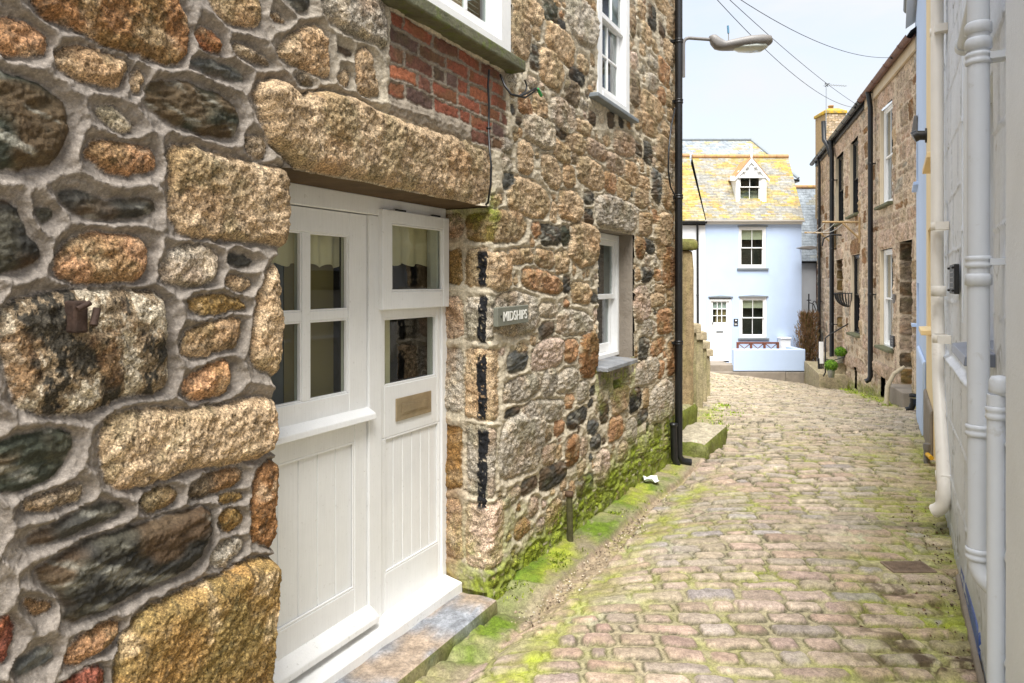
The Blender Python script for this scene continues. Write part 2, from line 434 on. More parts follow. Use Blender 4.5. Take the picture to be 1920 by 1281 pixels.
    mc = mortar(S,Z)*(.80+.4*fbm(S*16,Z*16,seed+66,4))[...,None]
    c = np.where(INS[...,None], c, mc)
    edge = smooth(.0,.006,e)[...,None]          # mortar smeared over the stone's rim
    c = np.where(INS[...,None], mc*(1-edge)+c*edge, c)
    g = np.where(INS, np.where(sl_>0,.35,np.where(flat>0,.35,1.0)), .28)
    return S,Z,h,c.astype(np.float32),g.astype(np.float32),np.where(ID>=0,ID,-1),INS
def lines(a, b, step):
    out = [a]
    while out[-1] < b: out.append(out[-1]+step(out[-1]))
    return np.array(out)
def snap(L, keys):
    L = np.array(L)
    for k in keys:
        i = int(np.argmin(np.abs(L-k))); L[i] = k
    return np.unique(L)
def grid_faces(nz, ns, keep=None):
    i = np.arange(nz*ns).reshape(nz,ns)
    q = np.stack([i[:-1,:-1],i[:-1,1:],i[1:,1:],i[1:,:-1]],-1)
    return q.reshape(-1,4) if keep is None else q[keep]
def compact(V, C, Fq):
    u,inv = np.unique(Fq, return_inverse=True)
    return V[u], C[u], inv.reshape(-1,4)

# ---- the stones of the near cottage wall, surveyed one by one
ST = []
def tr(code, pts, off, sc, H=.034, ew=.02, key=None, d=.0, ch=2):
    P = [LW.px(off[0]+x/sc, off[1]+y/sc, d) for x,y in pts]
    ST.append(Stone(chaikin(P,min(ch,1)), code, H, ew, key=key)); return ST[-1]
A0,A1,A2 = (0,0),(0,640),(440,0)
c3 = 3.05
LINT = tr('T',[(90,470),(260,462),(320,505),(360,545),(430,508),(620,528),(750,595),(900,665),(1150,740),(1420,845),(1475,880),(1470,1150),(1340,1180),(1040,1110),(900,1080),(650,1030),(400,985),(318,975),(270,900),(180,830),(140,700)],A2,c3,.075,.03,'door_lintel',ch=1)
S2 = 2.0016
tr('U',[(135,-60),(640,-60),(712,90),(700,190),(640,235),(520,200),(400,160),(200,70),(140,30)],A0,S2,.045)
tr('O',[(-20,65),(60,70),(170,120),(180,165),(150,210),(-20,200)],A0,S2)
tr('T',[(205,210),(260,165),(350,175),(460,225),(478,265),(450,310),(400,325),(300,305),(230,260)],A0,S2)
tr('T',[(515,250),(535,290),(525,335),(500,335),(498,300)],A0,S2,.02,.01)
tr('N',[(-60,250),(120,310),(200,360),(270,430),(240,540),(200,600),(130,630),(-60,625)],A0,S2,.05)
tr('N',[(545,350),(590,300),(680,305),(850,370),(890,420),(885,500),(850,525),(720,490),(580,430)],A0,S2,.04)
tr('W',[(370,410),(420,400),(480,440),(500,490),(460,495),(400,455)],A0,S2,.025,.012)
tr('O',[(325,560),(370,525),(480,540),(560,555),(582,600),(560,640),(480,665),(390,645),(335,600)],A0,S2)
tr('T',[(632,545),(700,545),(760,575),(900,605),(1085,640),(1105,740),(1100,890),(1085,930),(940,905),(720,895),(650,855),(630,700)],A0,S2,.055,.022,ch=1)
tr('D',[(205,735),(260,715),(350,740),(400,755),(520,740),(575,760),(580,790),(520,815),(400,820),(280,800)],A0,S2)
tr('D',[(140,790),(165,780),(195,800),(185,830),(150,830)],A0,S2,.02,.01)
tr('K',[(-40,740),(50,760),(80,860),(140,930),(150,975),(90,1000),(-40,1025)],A0,S2,.04)
tr('O',[(215,1000),(240,920),(300,880),(440,880),(540,910),(548,1000),(520,1055),(400,1058),(240,1055)],A0,S2,.045)
tr('G',[(600,1000),(650,935),(720,925),(810,950),(818,1020),(790,1065),(700,1075),(615,1055)],A0,S2)
tr('D',[(850,960),(900,955),(945,975),(930,995),(870,995)],A0,S2,.02,.01)
tr('T',[(850,1045),(890,1030),(940,1050),(940,1080),(900,1092),(855,1075)],A0,S2,.025,.012)
tr('E',[(710,1130),(760,1108),(860,1115),(915,1135),(920,1160),(850,1165),(780,1180),(720,1160)],A0,S2,.025,.012)
tr('T',[(985,1060),(1060,980),(1120,1000),(1140,1200),(1130,1330),(1110,1415),(1000,1395),(945,1350),(950,1250)],A0,S2,.05)
tr('T',[(690,1260),(760,1220),(880,1200),(905,1210),(900,1285),(880,1310),(720,1340),(680,1320)],A0,S2)
tr('X',[(10,1180),(80,1110),(250,1100),(480,1090),(600,1110),(625,1170),(632,1281),(625,1430),(590,1470),(460,1480),(400,1540),(130,1555),(70,1530),(30,1400),(8,1290)],A0,S2,.06,.03)
tr('O',[(690,150),(730,115),(860,75),(870,140),(850,190),(760,220),(700,210)],A1,S2)
tr('T',[(380,350),(430,280),(560,250),(760,260),(960,210),(1060,220),(1075,310),(1060,390),(940,450),(760,470),(560,530),(450,560),(390,530)],A1,S2,.06,.025)
tr('N',[(-40,400),(90,360),(220,330),(270,360),(270,410),(220,490),(100,550),(-40,560)],A1,S2,.04)
tr('B',[(70,620),(160,570),(300,545),(315,580),(280,600),(150,640)],A1,S2)
tr('B',[(520,610),(550,570),(640,540),(668,565),(650,600),(560,640)],A1,S2)
tr('M',[(710,560),(770,510),(860,475),(910,480),(905,530),(820,560),(720,600)],A1,S2)
tr('D',[(100,750),(200,690),(350,620),(450,610),(465,640),(380,680),(200,750),(110,770)],A1,S2)
tr('E',[(815,680),(830,645),(890,630),(910,660),(900,690),(850,715)],A1,S2)
tr('E',[(815,595),(850,575),(910,572),(905,592),(840,612)],A1,S2,.02,.01)
tr('G',[(795,800),(820,770),(880,740),(910,745),(905,790),(850,830),(800,835)],A1,S2)
tr('U',[(945,560),(980,460),(1060,445),(1110,480),(1105,720),(1060,765),(1000,760),(940,750)],A1,S2,.05)
tr('K',[(145,850),(260,780),(440,720),(620,650),(780,620),(785,740),(740,830),(600,900),(400,1000),(250,1060),(230,960),(160,900)],A1,S2,.06)
tr('E',[(410,1400),(440,1150),(520,1010),(640,960),(800,880),(940,820),(1080,805),(1110,980),(1090,1050),(1060,1281),(1000,1420)],A1,S2,.07,.03)
tr('O',[(240,1190),(290,1110),(440,1040),(445,1100),(400,1150),(260,1215)],A1,S2)
tr('S',[(70,1210),(130,1150),(210,1140),(200,1190),(90,1250)],A1,S2)
tr('Q',[(200,1320),(280,1240),(375,1225),(385,1320)],A1,S2)
tr('Q',[(-20,1050),(35,1040),(40,1120),(20,1190),(-20,1200)],A1,S2)
tr('M',[(80,980),(150,990),(190,1000),(160,1030),(100,1020)],A1,S2,.02)
tr('Q',[(735,120),(780,95),(830,160),(825,200),(780,195),(740,160)],A0,S2)
tr('S',[(710,240),(760,220),(880,260),(920,300),(880,300),(780,270)],A0,S2)
tr('B',[(865,150),(930,180),(1000,220),(1010,255),(950,230),(880,200)],A0,S2)
tr('T',[(780,-40),(950,-40),(985,70),(960,105),(900,100),(820,50)],A0,S2)
tr('T',[(245,290),(370,165),(480,150),(515,220),(550,420),(510,445),(400,400),(260,320)],A2,c3,.05)
tr('G',[(480,-60),(840,-60),(860,150),(850,290),(800,240),(640,180),(530,110)],A2,c3,.05)
tr('D',[(270,-60),(420,-60),(440,50),(380,60),(330,30)],A2,c3)
tr('B',[(200,90),(260,80),(300,130),(230,120)],A2,c3,.02)
tr('D',[(585,270),(640,275),(672,310),(660,330),(600,305)],A2,c3,.02)
tr('T',[(595,430),(630,395),(658,430),(640,490),(600,470)],A2,c3,.025)
tr('T',[(690,330),(740,265),(785,310),(800,430),(830,540),(780,555),(700,530),(690,430)],A2,c3,.04)
WLIN = tr('G',[(548,935),(640,930),(745,985),(757,1040),(730,1135),(650,1110),(560,1092),(550,1020)],(900,0),2.5625,.06,.02,'window_lintel',ch=1)
def bx(off, sc, items, H=.03):
    for x0,x1,yc,h,code in items:
        (s0,z),(s1,_) = LW.px(off[0]+x0/sc, off[1]+yc/sc), LW.px(off[0]+x1/sc, off[1]+yc/sc)
        xm = off[0]+(x0+x1)/2/sc
        zc = LW.px(xm, off[1]+yc/sc)[1]; hh = h/sc*(zc-LW.px(xm, off[1]+yc/sc+100)[1])/100/2
        hw = (s1-s0)/2
        big = min(hw,hh)
        ST.append(Stone(blob((s0+s1)/2, zc, hw*1.05, hh*1.05, rng.uniform(-.10,.10), rng.uniform(3.6,6.5), .08, 13), code, min(.055,H*(.8+big*7))*rng.uniform(.85,1.2), .016))
bx((900,0),2.5625,[(165,295,40,120,'T'),(305,370,55,100,'N'),(350,390,12,30,'T'),(420,550,100,200,'G'),(505,550,20,60,'T'),(145,235,175,200,'T'),(375,410,125,50,'D'),(310,450,205,150,'T'),
 (250,290,155,60,'T'),(250,282,245,50,'D'),(240,280,300,60,'D'),(280,385,335,160,'T'),(465,520,310,80,'T'),(425,500,365,70,'D'),(405,470,445,110,'B'),(250,320,510,110,'T'),(180,245,505,95,'O'),
 (340,455,560,150,'G'),(215,355,635,140,'W'),(480,530,620,70,'T'),(520,555,565,60,'D'),(470,512,495,50,'G'),(455,480,600,60,'T'),(360,410,640,45,'D'),(410,500,690,90,'T'),(355,425,730,90,'T'),
 (180,250,760,150,'T'),(440,465,765,50,'B'),(505,605,720,80,'J'),(295,385,825,140,'T'),(395,450,845,100,'T'),(460,590,835,130,'T'),(592,650,875,95,'O'),(655,720,910,90,'T'),(690,760,830,100,'T'),
 (605,685,785,85,'J'),(640,740,690,110,'J'),(740,800,950,90,'T'),(760,810,880,70,'T'),(135,320,950,170,'T'),(375,480,990,140,'T'),(500,548,950,50,'D'),(500,540,1040,70,'D'),(290,380,1130,90,'D'),
 (385,425,1135,80,'N'),(430,562,1175,200,'T'),(20,210,1085,150,'T'),(762,820,1080,110,'T'),(822,850,1040,60,'O'),(858,920,1100,150,'T'),(140,250,1230,70,'T'),(265,350,1235,70,'T'),(365,428,1240,70,'T'),
 (742,790,1180,80,'O'),(797,835,1190,60,'D'),(845,890,1210,70,'T'),(800,845,80,110,'D'),(855,885,145,60,'D'),(748,790,50,80,'T'),(715,745,100,150,'B'),(770,820,160,90,'T'),(820,850,220,50,'T'),
 (850,910,350,110,'O'),(800,850,400,80,'G'),(850,885,460,80,'O'),(770,865,510,110,'T'),(715,760,430,150,'B'),(737,770,570,100,'T'),(772,850,600,100,'T'),(870,910,620,70,'T'),(845,905,720,130,'T'),
 (782,825,735,100,'D'),(747,775,715,60,'D'),(820,866,890,150,'S'),(847,880,800,45,'T'),(872,935,940,130,'T'),(897,935,560,60,'T'),(892,930,480,80,'T'),(830,905,12,80,'T'),(880,930,250,110,'T'),(890,935,100,140,'T'),(800,850,300,60,'G'),
 (100,150,700,70,'G'),(105,150,800,80,'G'),(110,160,870,80,'S')])
bx((900,400),2.33,[(45,130,250,160,'T'),(135,230,190,50,'T'),(240,320,205,60,'T'),(325,385,215,90,'T'),(185,350,297,85,'O'),(265,345,95,80,'D'),
 (360,392,310,70,'D'),(400,475,350,90,'T'),(58,250,440,170,'G'),(262,328,425,60,'W'),(335,480,480,105,'G'),(258,320,512,58,'D'),(225,355,620,120,'P'),(365,420,600,95,'O'),(432,510,620,190,'U'),
 (332,420,730,90,'G'),(120,205,642,85,'S'),(160,205,592,36,'T'),(105,258,765,100,'G'),(272,330,740,110,'G'),(180,355,872,95,'G'),(370,405,822,60,'O'),(425,470,780,80,'G'),(110,175,870,30,'D'),
 (90,265,1010,255,'G'),(268,310,970,50,'B'),(320,365,940,60,'O'),(380,462,895,65,'D'),(372,430,1035,125,'U'),(272,330,1055,85,'J'),(260,370,1150,95,'D'),(180,250,1190,55,'D'),(100,175,1240,60,'G'),
 (422,490,1190,80,'D'),(500,555,1110,140,'P'),(482,525,1000,58,'D'),(560,615,940,100,'O'),(572,645,812,115,'T'),(580,610,745,42,'K'),(650,700,815,95,'K'),(706,735,810,80,'T'),(685,730,888,60,'D'),
 (742,840,820,165,'G'),(640,680,950,105,'G'),(757,790,960,90,'D'),(522,560,870,85,'N'),(682,770,692,115,'G'),(772,800,682,75,'O'),(810,855,630,145,'U'),(742,805,585,68,'O'),(690,730,590,95,'D'),
 (770,835,472,105,'O'),(702,760,500,78,'G'),(672,735,395,150,'P'),(737,800,380,55,'T'),(762,805,332,38,'T'),(790,855,235,165,'U'),(702,750,270,65,'D'),(757,785,270,48,'O'),(690,740,50,100,'T'),
 (757,835,72,135,'T'),(677,715,150,85,'U'),(720,755,140,48,'D'),(810,840,372,75,'T'),(690,730,1010,80,'G'),(740,790,1050,70,'G'),(600,640,1040,70,'J'),(560,600,1160,60,'D'),(620,660,1110,50,'G')])
# quoins of the doorway, seen round the corner on its reveal
S_A, S_B = LW.sx(529), LW.sx(919)
Z_T = LW.px(730, 352)[1]
QU = []
for y0,y1,code,out in ((392,455,'E',.10),(462,542,'T',.03),(552,645,'G',.05),(652,792,'T',.09),(800,938,'G',.06),(945,1075,'H',.14)):
    za, zb = LW.px(919,y1)[1], LW.px(919,y0)[1]
    P = rrect(S_B-.15,S_B+out,za+.004,zb-.004,.022,.008)
    st = Stone(P, code, .022, .016); QU.append(st); ST.append(st)
    QU.append(Stone(rrect(S_B-.36,S_B-.165,za+.02,zb-.01,.025,.01), rng.choice('TGEJ'), .02, .016))
# brick infill over the door
Z_S1 = LW.px(733,20)[1]; S_K0, S_K1 = LW.sx(731), LW.sx(948)
BRICKS = []
z = Z_T+.24; row = 0
while z < Z_S1-.02:
    s = S_K0+(0 if row%2 else -.1)
    while s < S_K1:
        L = rng.choice((.21,.21,.1,.205))
        a,b = max(s,S_K0),min(s+L,S_K1+rng.uniform(-.02,.03))
        if b-a > .035:
            zm = z+.03
            top_l = np.interp(a,[LW.px(730,185)[0],LW.px(900,275)[0]],[LW.px(730,185)[1],LW.px(900,275)[1]])
            if zm > top_l+.02:
                j = lambda q: rng.uniform(-q,q)
                BRICKS.append(Stone([(a+j(.004),z+j(.004)),(b-.012+j(.004),z+j(.004)),(b-.012+j(.004),z+.06+j(.004)),(a+j(.004),z+.06+j(.004))], rng.choice('bbccefb'), .012, .005, True, 'brick_panel'))
        s += L
    z += .0715; row += 1
ST += BRICKS
# ------------------------------------------------------------------ the rubble stone cottage on the left
S_END = LW.sx(1268)
cot = thing('stone_cottage', LW.P(3.9,-1.5,0), 'rubble stone cottage with white stable door and sash windows on the left of the lane', 'house')
W1 = (LW.sx(757), LW.sx(955), LW.px(955,117)[1], LW.px(955,117)[1]+1.32)
W2 = (LW.sx(1118), LW.sx(1178), LW.px(1178,222)[1], LW.px(1178,222)[1]+1.30)
W3 = (LW.sx(1120), LW.sx(1187), LW.px(1187,668)[1], LW.px(1150,434)[1])
HOLES = [(S_A,S_B,-9,Z_T), W1, W2, W3]
occ = Occ(-1.2, 11.4, -.5, 5.0)
for st in ST: occ.mark(st)
for a,b,c,d in HOLES: occ.rect(a,b,max(c,-.45),d)
occ.rect(S_K0, S_K1, Z_T+.2, Z_S1+.02)
fill(occ, ST, [(.34,.55,.45,.8,500),(.22,.36,.5,.9,1600),(.13,.22,.5,1.1,5000)], 'TTTOGGJPGWTSD', (-1.1,1.8,-.4,4.9), .035, .02)
fill(occ, ST, [(.06,.13,.35,1.0,900)], 'GSWEBTGD', (.8,3.2,-.3,3.2), .022, .012)
fill(occ, ST, [(.26,.42,.5,.9,700),(.16,.26,.5,1.0,3500),(.10,.16,.5,1.2,9000),(.06,.10,.5,1.3,9000),(.04,.06,.5,1.3,7000)], 'TTTTOTGGGJPPSWWTGPD', (2.6,11.3,-.4,4.9), .028, .015)
def mortar_lw(S,Z):
    k = smooth(2.3,3.6,S)[...,None]
    bz = ((S>S_K0-.01)&(S<S_K1)&(Z>Z_T+.30)&(Z<Z_S1))[...,None]*.75
    return bz*np.array(lin('83776a'),np.float32)+(1-bz)*(np.array(lin('887f75'),np.float32)*(1-k)+np.array(lin('c0b49d'),np.float32)*k)
RIB = lambda S,Z: 1-.62*smooth(2.6,3.6,S)
stepS = lambda s: .05 if s < .8 else (.010 if s < 1.6 else min(.036, max(.0019, .95*s*s/1553)))
SL = snap(lines(-1.1, S_END, stepS), [S_A,S_B,W1[0],W1[1],W2[0],W2[1],W3[0],W3[1],S_END])
ZL = snap(np.concatenate([lines(-.45,-.02,lambda z:.03), lines(0,2.75,lambda z:.0052), lines(2.76,4.35,lambda z:.0085), lines(4.4,4.8,lambda z:.05)]), [Z_T,W1[2],W2[2],W3[2],W3[3],W1[3],W2[3]])
S,Z,H,C,G,ID,INS = field(SL, ZL, ST, 3, mortar_lw, RIB, grow=.0075)
moss = np.array(lin('7d8a22'),np.float32); mossd = np.array(lin('4d5520'),np.float32)
def mossify(S,Z,C,amount):
    n = fbm(S*7,Z*7,400,5); n2 = fbm(S*45,Z*45,410,3)
    m = np.clip(amount*1.6-1.1*(1-n)+.12,0,1)*smooth(.25,.5,n2+.12)
    m = np.clip(m,0,.92)[...,None]
    return C*(1-m)+(moss*n2[...,None]*1.7+mossd*.35*(1-n2[...,None]))*m
def moss_amt(S,Z):
    g = 0
    hi = np.interp(S,[1,2.6,4.1,5.0,6.0,7.2],[.15,.25,.22,.30,.50,.62])
    g = 1.05*smooth(1.0,.0,Z/hi*.8)
    g = np.maximum(g,.42*smooth(.9,0,Z)*(S>3.9))
    g = np.maximum(g,.62*np.exp(-((S-(S_B+.02))/.07)**2-((Z-(Z_T-.05))/.16)**2))
    for a,b,c in ((W3[0],W3[1],W3[2]),):
        g = np.maximum(g,.62*smooth(a-.1,a,S)*smooth(b+.1,b,S)*smooth(c-.5,c-.1,Z)*(Z<c))
    return g
C = mossify(S,Z,C,moss_amt(S,Z))
def paint_strip(u,Z,C):
    """old black paint stripes down the doorway's corner (u: distance into the reveal)"""
    wob = fbm(Z*9,u*0+3,430,3)*.03; wid = .027+.012*fbm(Z*14,u*0+9,434,3)
    m = (np.abs(u-.035-wob+.015) < wid)
    seg = np.zeros_like(Z)
    for y0,y1 in ((470,537),(556,645),(668,790),(810,960)):
        seg = np.maximum(seg, smooth(LW.px(912,y1)[1]-.02, LW.px(912,y1)[1]+.01,Z)*smooth(LW.px(912,y0)[1]+.02,LW.px(912,y0)[1]-.01,Z))
    m = m*seg*smooth(.22,.34,fbm(u*80,Z*60,440,3))
    return C*(1-m[...,None])+np.array(lin('1d1d1f'),np.float32)*m[...,None]
# rounded arrises and the surveyed outline of the near jamb
for e0,e1,r in ((S_A,S_B,.035),):
    zz = Z < Z_T+.03
    for e in (e0,e1):
        k = np.clip(1-np.abs(S-e)/r,0,1)**2*zz; H = H-.022*k
JP = [(300,540),(345,545),(460,546),(473,532),(492,527),(515,529),(590,537),(650,536),(700,529),(715,525),(750,524),(800,521),(838,517),(868,529),(930,528),(1000,523),(1030,524),(1100,522),(1160,512),(1200,510),(1281,520)]
jz = np.array([LW.px(x,y,.02)[1] for y,x in JP])[::-1]; js = np.array([LW.px(x,y,.02)[0]-S_A for y,x in JP])[::-1]
def shiftA(Z): return np.interp(Z,jz,js)+.006*(fbm(Z*40,Z*0,450,3)-.5)
def shiftB(Z): return .016*(fbm(Z*9,Z*0+4,455,4)-.5)
SH = (shiftA(Z)*np.exp(-(np.maximum(S_A-S,0)/.05)**2)*(S<=S_A+1e-6) + shiftB(Z)*np.exp(-(np.maximum(S-S_B,0)/.06)**2)*(S>=S_B-1e-6))*smooth(Z_T+.04,Z_T-.02,Z)
ZZ = Z.copy()
ZZ += ((.012*(fbm(S*7,S*0,460,3)-.5))*np.exp(-((Z-Z_T)/.02)**2)*(S>S_A)*(S<S_B))
def place(S_,D_,Z_): return np.stack([LW.o[0]+LW.t[0]*S_+LW.n[0]*D_, LW.o[1]+LW.t[1]*S_+LW.n[1]*D_, Z_],-1)
PW = place(S+SH,H,ZZ)
nz,ns = S.shape
sm = (SL[:-1]+SL[1:])/2; zm = (ZL[:-1]+ZL[1:])/2
keep = np.ones((nz-1,ns-1),bool)
for a,b,c,d in HOLES:
    keep &= ~(((sm>a)&(sm<b))[None,:] & ((zm>c)&(zm<d))[:,None])
COLR = np.concatenate([C.reshape(-1,3), G.reshape(-1,1)],1); VERT = PW.reshape(-1,3)
keyid = np.array([{'door_lintel':1,'window_lintel':2,'brick_panel':3}.get(s.key,0) for s in ST]+[0])[np.where(INS,ID,-1)]
brick_zone = (S>S_K0-.01)&(S<S_K1)&(Z>Z_T+.2)&(Z<Z_S1)
keyid = np.where((keyid==0)&brick_zone&~INS&((np.interp(S,[LW.px(730,185)[0],LW.px(900,275)[0]],[LW.px(730,185)[1],LW.px(900,275)[1]]))<Z),3,keyid)
kf = keyid[:-1,:-1]
Q = grid_faces(nz,ns)
q4 = Q.reshape(nz-1,ns-1,4)
def emit(name, sel, extra=None):
    V,Cc,Fq = compact(VERT, COLR, q4[sel])
    if extra:
        for v2,c2,f2 in extra:
            Fq = np.concatenate([Fq, f2+len(V)]); V = np.concatenate([V,v2]); Cc = np.concatenate([Cc,c2])
    return mesh_obj(name, V, Fq, M['stone'], cot, Cc, True)
extra = []
DD = -.276
def reveal(si, zsel, sign, depth, b0=0, stones=None, paint=False):
    """stone reveal going back from the wall sheet's edge column si; sign: way the reveal faces along s"""
    zl = ZL[zsel]; bl = np.concatenate([np.linspace(0,.02,5), np.linspace(.03,depth,40)])
    se = SL[si]
    ul = np.sort(se+sign*bl)
    s_,z_,h_,c_,g_,_,_ = field(ul, zl, stones, 5, mortar_lw, lambda S,Z: .1)
    if sign < 0: h_,c_,g_ = h_[:,::-1],c_[:,::-1],g_[:,::-1]
    B,Zg = np.meshgrid(bl.astype(np.float32), zl.astype(np.float32))
    rp = np.clip(B/.035,0,1)
    c_ = mossify(B+se,Zg,c_,moss_amt(se+B*0,Zg)*.8)
    oc = smooth(.40,.60,fbm(B*6,Zg*5,470,4))[...,None]*smooth(.10,.24,B)[...,None]*.6
    c_ = c_*(1-oc)+np.array(lin('8a6236'),np.float32)*oc
    if paint: c_ = paint_strip(B,Zg,c_)
    se_ = (S+SH)[zsel,si][:,None]; he = H[zsel,si][:,None]; ze = ZZ[zsel,si][:,None]
    c_[:,0] = C[zsel,si]
    P_ = place(se_+sign*0-(-sign)*0+ (sign*-1)*(-h_*rp)*1.0, he*(1-rp)-B, ze+B*0) if False else place(se_+(-1 if sign<0 else 1)*h_*rp, he*(1-np.clip(B/.05,0,1))-B, ze+B*0)
    f = grid_faces(*B.shape)
    extra.append((P_.reshape(-1,3), np.concatenate([c_.reshape(-1,3),g_.reshape(-1,1)],1), f))
iA = int(np.argmin(np.abs(SL-S_A))); iB = int(np.argmin(np.abs(SL-S_B)))
zs = np.arange(len(ZL))[ZL<=Z_T+1e-6]
C2 = paint_strip((S_B-S),Z,C)
reveal(iB, zs, -1, .30, stones=QU, paint=True)
reveal(iA, zs, 1, .30, stones=[s for s in ST if s.hi[0]>S_A-.1 and s.lo[0]<S_A+.3 and s.hi[1]<Z_T])
# gable end turning back from the far corner
ul = lines(S_END,S_END+3.6,lambda s:.04); 
s_,z_,h_,c_,g_,_,_ = field(ul, ZL[::4], ST, 3, mortar_lw, RIB)
c_ = mossify(s_,z_,c_,moss_amt(np.minimum(s_,7.2),z_))
B = s_-S_END; rp = np.clip(B/.05,0,1)
hc = H[::4,-1][:,None]
P_ = place(S_END+h_*rp, hc*(1-rp)-B, z_)
extra.append((P_.reshape(-1,3), np.concatenate([c_.reshape(-1,3),g_.reshape(-1,1)],1), grid_faces(*s_.shape)))
emit('wall', keep&(kf==0), extra)
emit('door_lintel', keep&(kf==1)); emit('window_lintel', keep&(kf==2)); emit('brick_panel', keep&(kf==3))
# underside of the door lintel
mb = MB(); mb.box(LW, S_A-.05, S_B+.03, -.36, -.010, Z_T+.004, Z_T+.10)
mb.build('lintel_board', plain('damp old timber','5d4a32',.9,.35,7,40,.7,.008), cot, .006)
mb = MB(); mb.box(LW, W3[0]-.05, W3[1]+.05, -.25, -.010, W3[3]+.003, W3[3]+.09); mb.build('soffit', M['cement'], cot)
# roof, gutter and the rest of the shell (mostly above the picture)
mb = MB(); mb.prism_s(LW, [(.14,4.86),(-2.6,6.3),(-5.4,4.86),(-5.4,4.78),(-2.6,6.2),(.14,4.78)], -1.2, S_END+.12)
mb.build('roof', M['sill'], cot)
mb = MB()
mb.box(LW, -1.1, S_END-.1, -5.2, -5.0, -.4, 4.78); mb.box(LW, -1.1, -.95, -5.0, -.1, -.4, 4.78)
mb.box(LW, S_END-.1, S_END, -5.2, -3.55, -.4, 4.78)
mb.build('back_wall', M['cement'], cot)
# ---------------- door
dp = lambda x,y,d=DD: LW.px(x,y,d)
sR = dp(688,0)[0]; sL = sR-.80
zTop = dp(688,402)[1]; zB = dp(699,1156)[1]
z_led0, z_led1 = dp(688,783)[1], dp(688,766)[1]
jam = S_B-.012
def bxs(mb,*a): mb.box(LW,*a)
mb = MB()
HZ = Z_T+.004
bxs(mb, S_A-.10, jam, DD-.09, DD+.012, zTop, HZ)                         # head
mul0, mul1 = sR+.004, dp(713,0)[0]
bxs(mb, mul0, mul1, DD-.09, DD+.010, .0, zTop-.002)                      # mullion
bxs(mb, sL-.07, sL-.003, DD-.09, DD+.010, .0, zTop-.002)                 # left jamb
bxs(mb, jam-.030, jam+.02, DD-.09, DD+.008, .0, zTop-.002)               # right jamb
mb.build('door_frame', M['white'], cot, .004)
# left leaf: a stable door
gx0,gx1,gx2,gx3 = None,dp(568,0)[0],dp(583,0)[0],dp(655,0)[0]; gw = gx3-gx2; gx0 = gx1-gw
gz0,gz1,gz2,gz3 = dp(620,744)[1],dp(620,600)[1],dp(620,582)[1],dp(620,439)[1]
tx1 = dp(665,0)[0]; tx0 = sL+(sR-tx1); tz0,tz1 = dp(665,1103)[1],dp(665,828)[1]
mb = MB(); d0,d1 = DD-.05,DD
bxs(mb, sL, gx0, d0,d1, z_led1+.004, zTop-.004); bxs(mb, gx3, sR, d0,d1, z_led1+.004, zTop-.004)
bxs(mb, gx0, gx3, d0,d1-.001, gz3, zTop-.004); bxs(mb, gx0, gx3, d0,d1-.001, z_led1+.004, gz0)
bxs(mb, gx1, gx2, d0,d1-.004, gz0, gz3); bxs(mb, gx0, gx1, d0,d1-.006, gz1, gz2); bxs(mb, gx2, gx3, d0,d1-.006, gz1, gz2)
bxs(mb, sL, tx0, d0,d1, zB, z_led0); bxs(mb, tx1, sR, d0,d1, zB, z_led0)
bxs(mb, tx0, tx1, d0,d1-.001, tz1, z_led0); bxs(mb, tx0, tx1, d0,d1-.001, zB, tz0)
door = mb.build('door', M['white'], cot, .004)
def boards(name, s0,s1,z0,z1,d,n,par,mat=M['white']):
    mb = MB(); w = (s1-s0)/n
    for i in range(n): bxs(mb, s0+i*w+.0015, s0+(i+1)*w-.0015, d-.02, d, z0-.01, z1+.01)
    bxs(mb, s0, s1, d-.03, d-.012, z0-.012, z1+.012)
    return mb.build(name, mat, par, .0035)
boards('boarded_panel', tx0,tx1,tz0,tz1,DD-.014,6,door)
def bead(mb, s0,s1,z0,z1,d,w=.010,t=.010):       # moulding round a panel or pane
    bxs(mb,s0,s1,d-t,d-.002,z0,z0+w); bxs(mb,s0,s1,d-t,d-.002,z1-w,z1)
    bxs(mb,s0,s0+w,d-t,d-.0025,z0+w,z1-w); bxs(mb,s1-w,s1,d-t,d-.0025,z0+w,z1-w)
mb = MB(); bead(mb,tx0,tx1,tz0,tz1,DD)
for a,b in ((gx0,gx1),(gx2,gx3)):
    for c,d in ((gz0,gz1),(gz2,gz3)): bead(mb,a,b,c,d,DD-.006,.007,.02)
mb.build('moulding', M['white'], door, .002)
for a,b in ((gx0,gx1),(gx2,gx3)):
    for c,d in ((gz0,gz1),(gz2,gz3)):
        mb = MB(); bxs(mb,a,b,DD-.036,DD-.030,c,d); mb.build('pane', M['glass_door'], door)
mb = MB(); mb.prism_s(LW, [(DD-.01,z_led1+.012),(DD+.045,z_led0+.022),(DD+.048,z_led0-.004),(DD+.030,z_led0-.004),(DD+.030,z_led0+.006),(DD-.01,z_led0+.006)], sL, sR+.012)
mb.build('drip_ledge', M['white'], door, .004)
wb1 = dp(699,1132)[1]
mb = MB(); mb.prism_s(LW, [(DD-.002,wb1+.012),(DD+.030,wb1-.004),(DD+.062,zB+.030),(DD+.064,zB+.004),(DD+.04,zB+.001),(DD-.002,zB+.001)], sL, sR+.014)
mb.build('weatherboard', M['white_old'], door, .005)
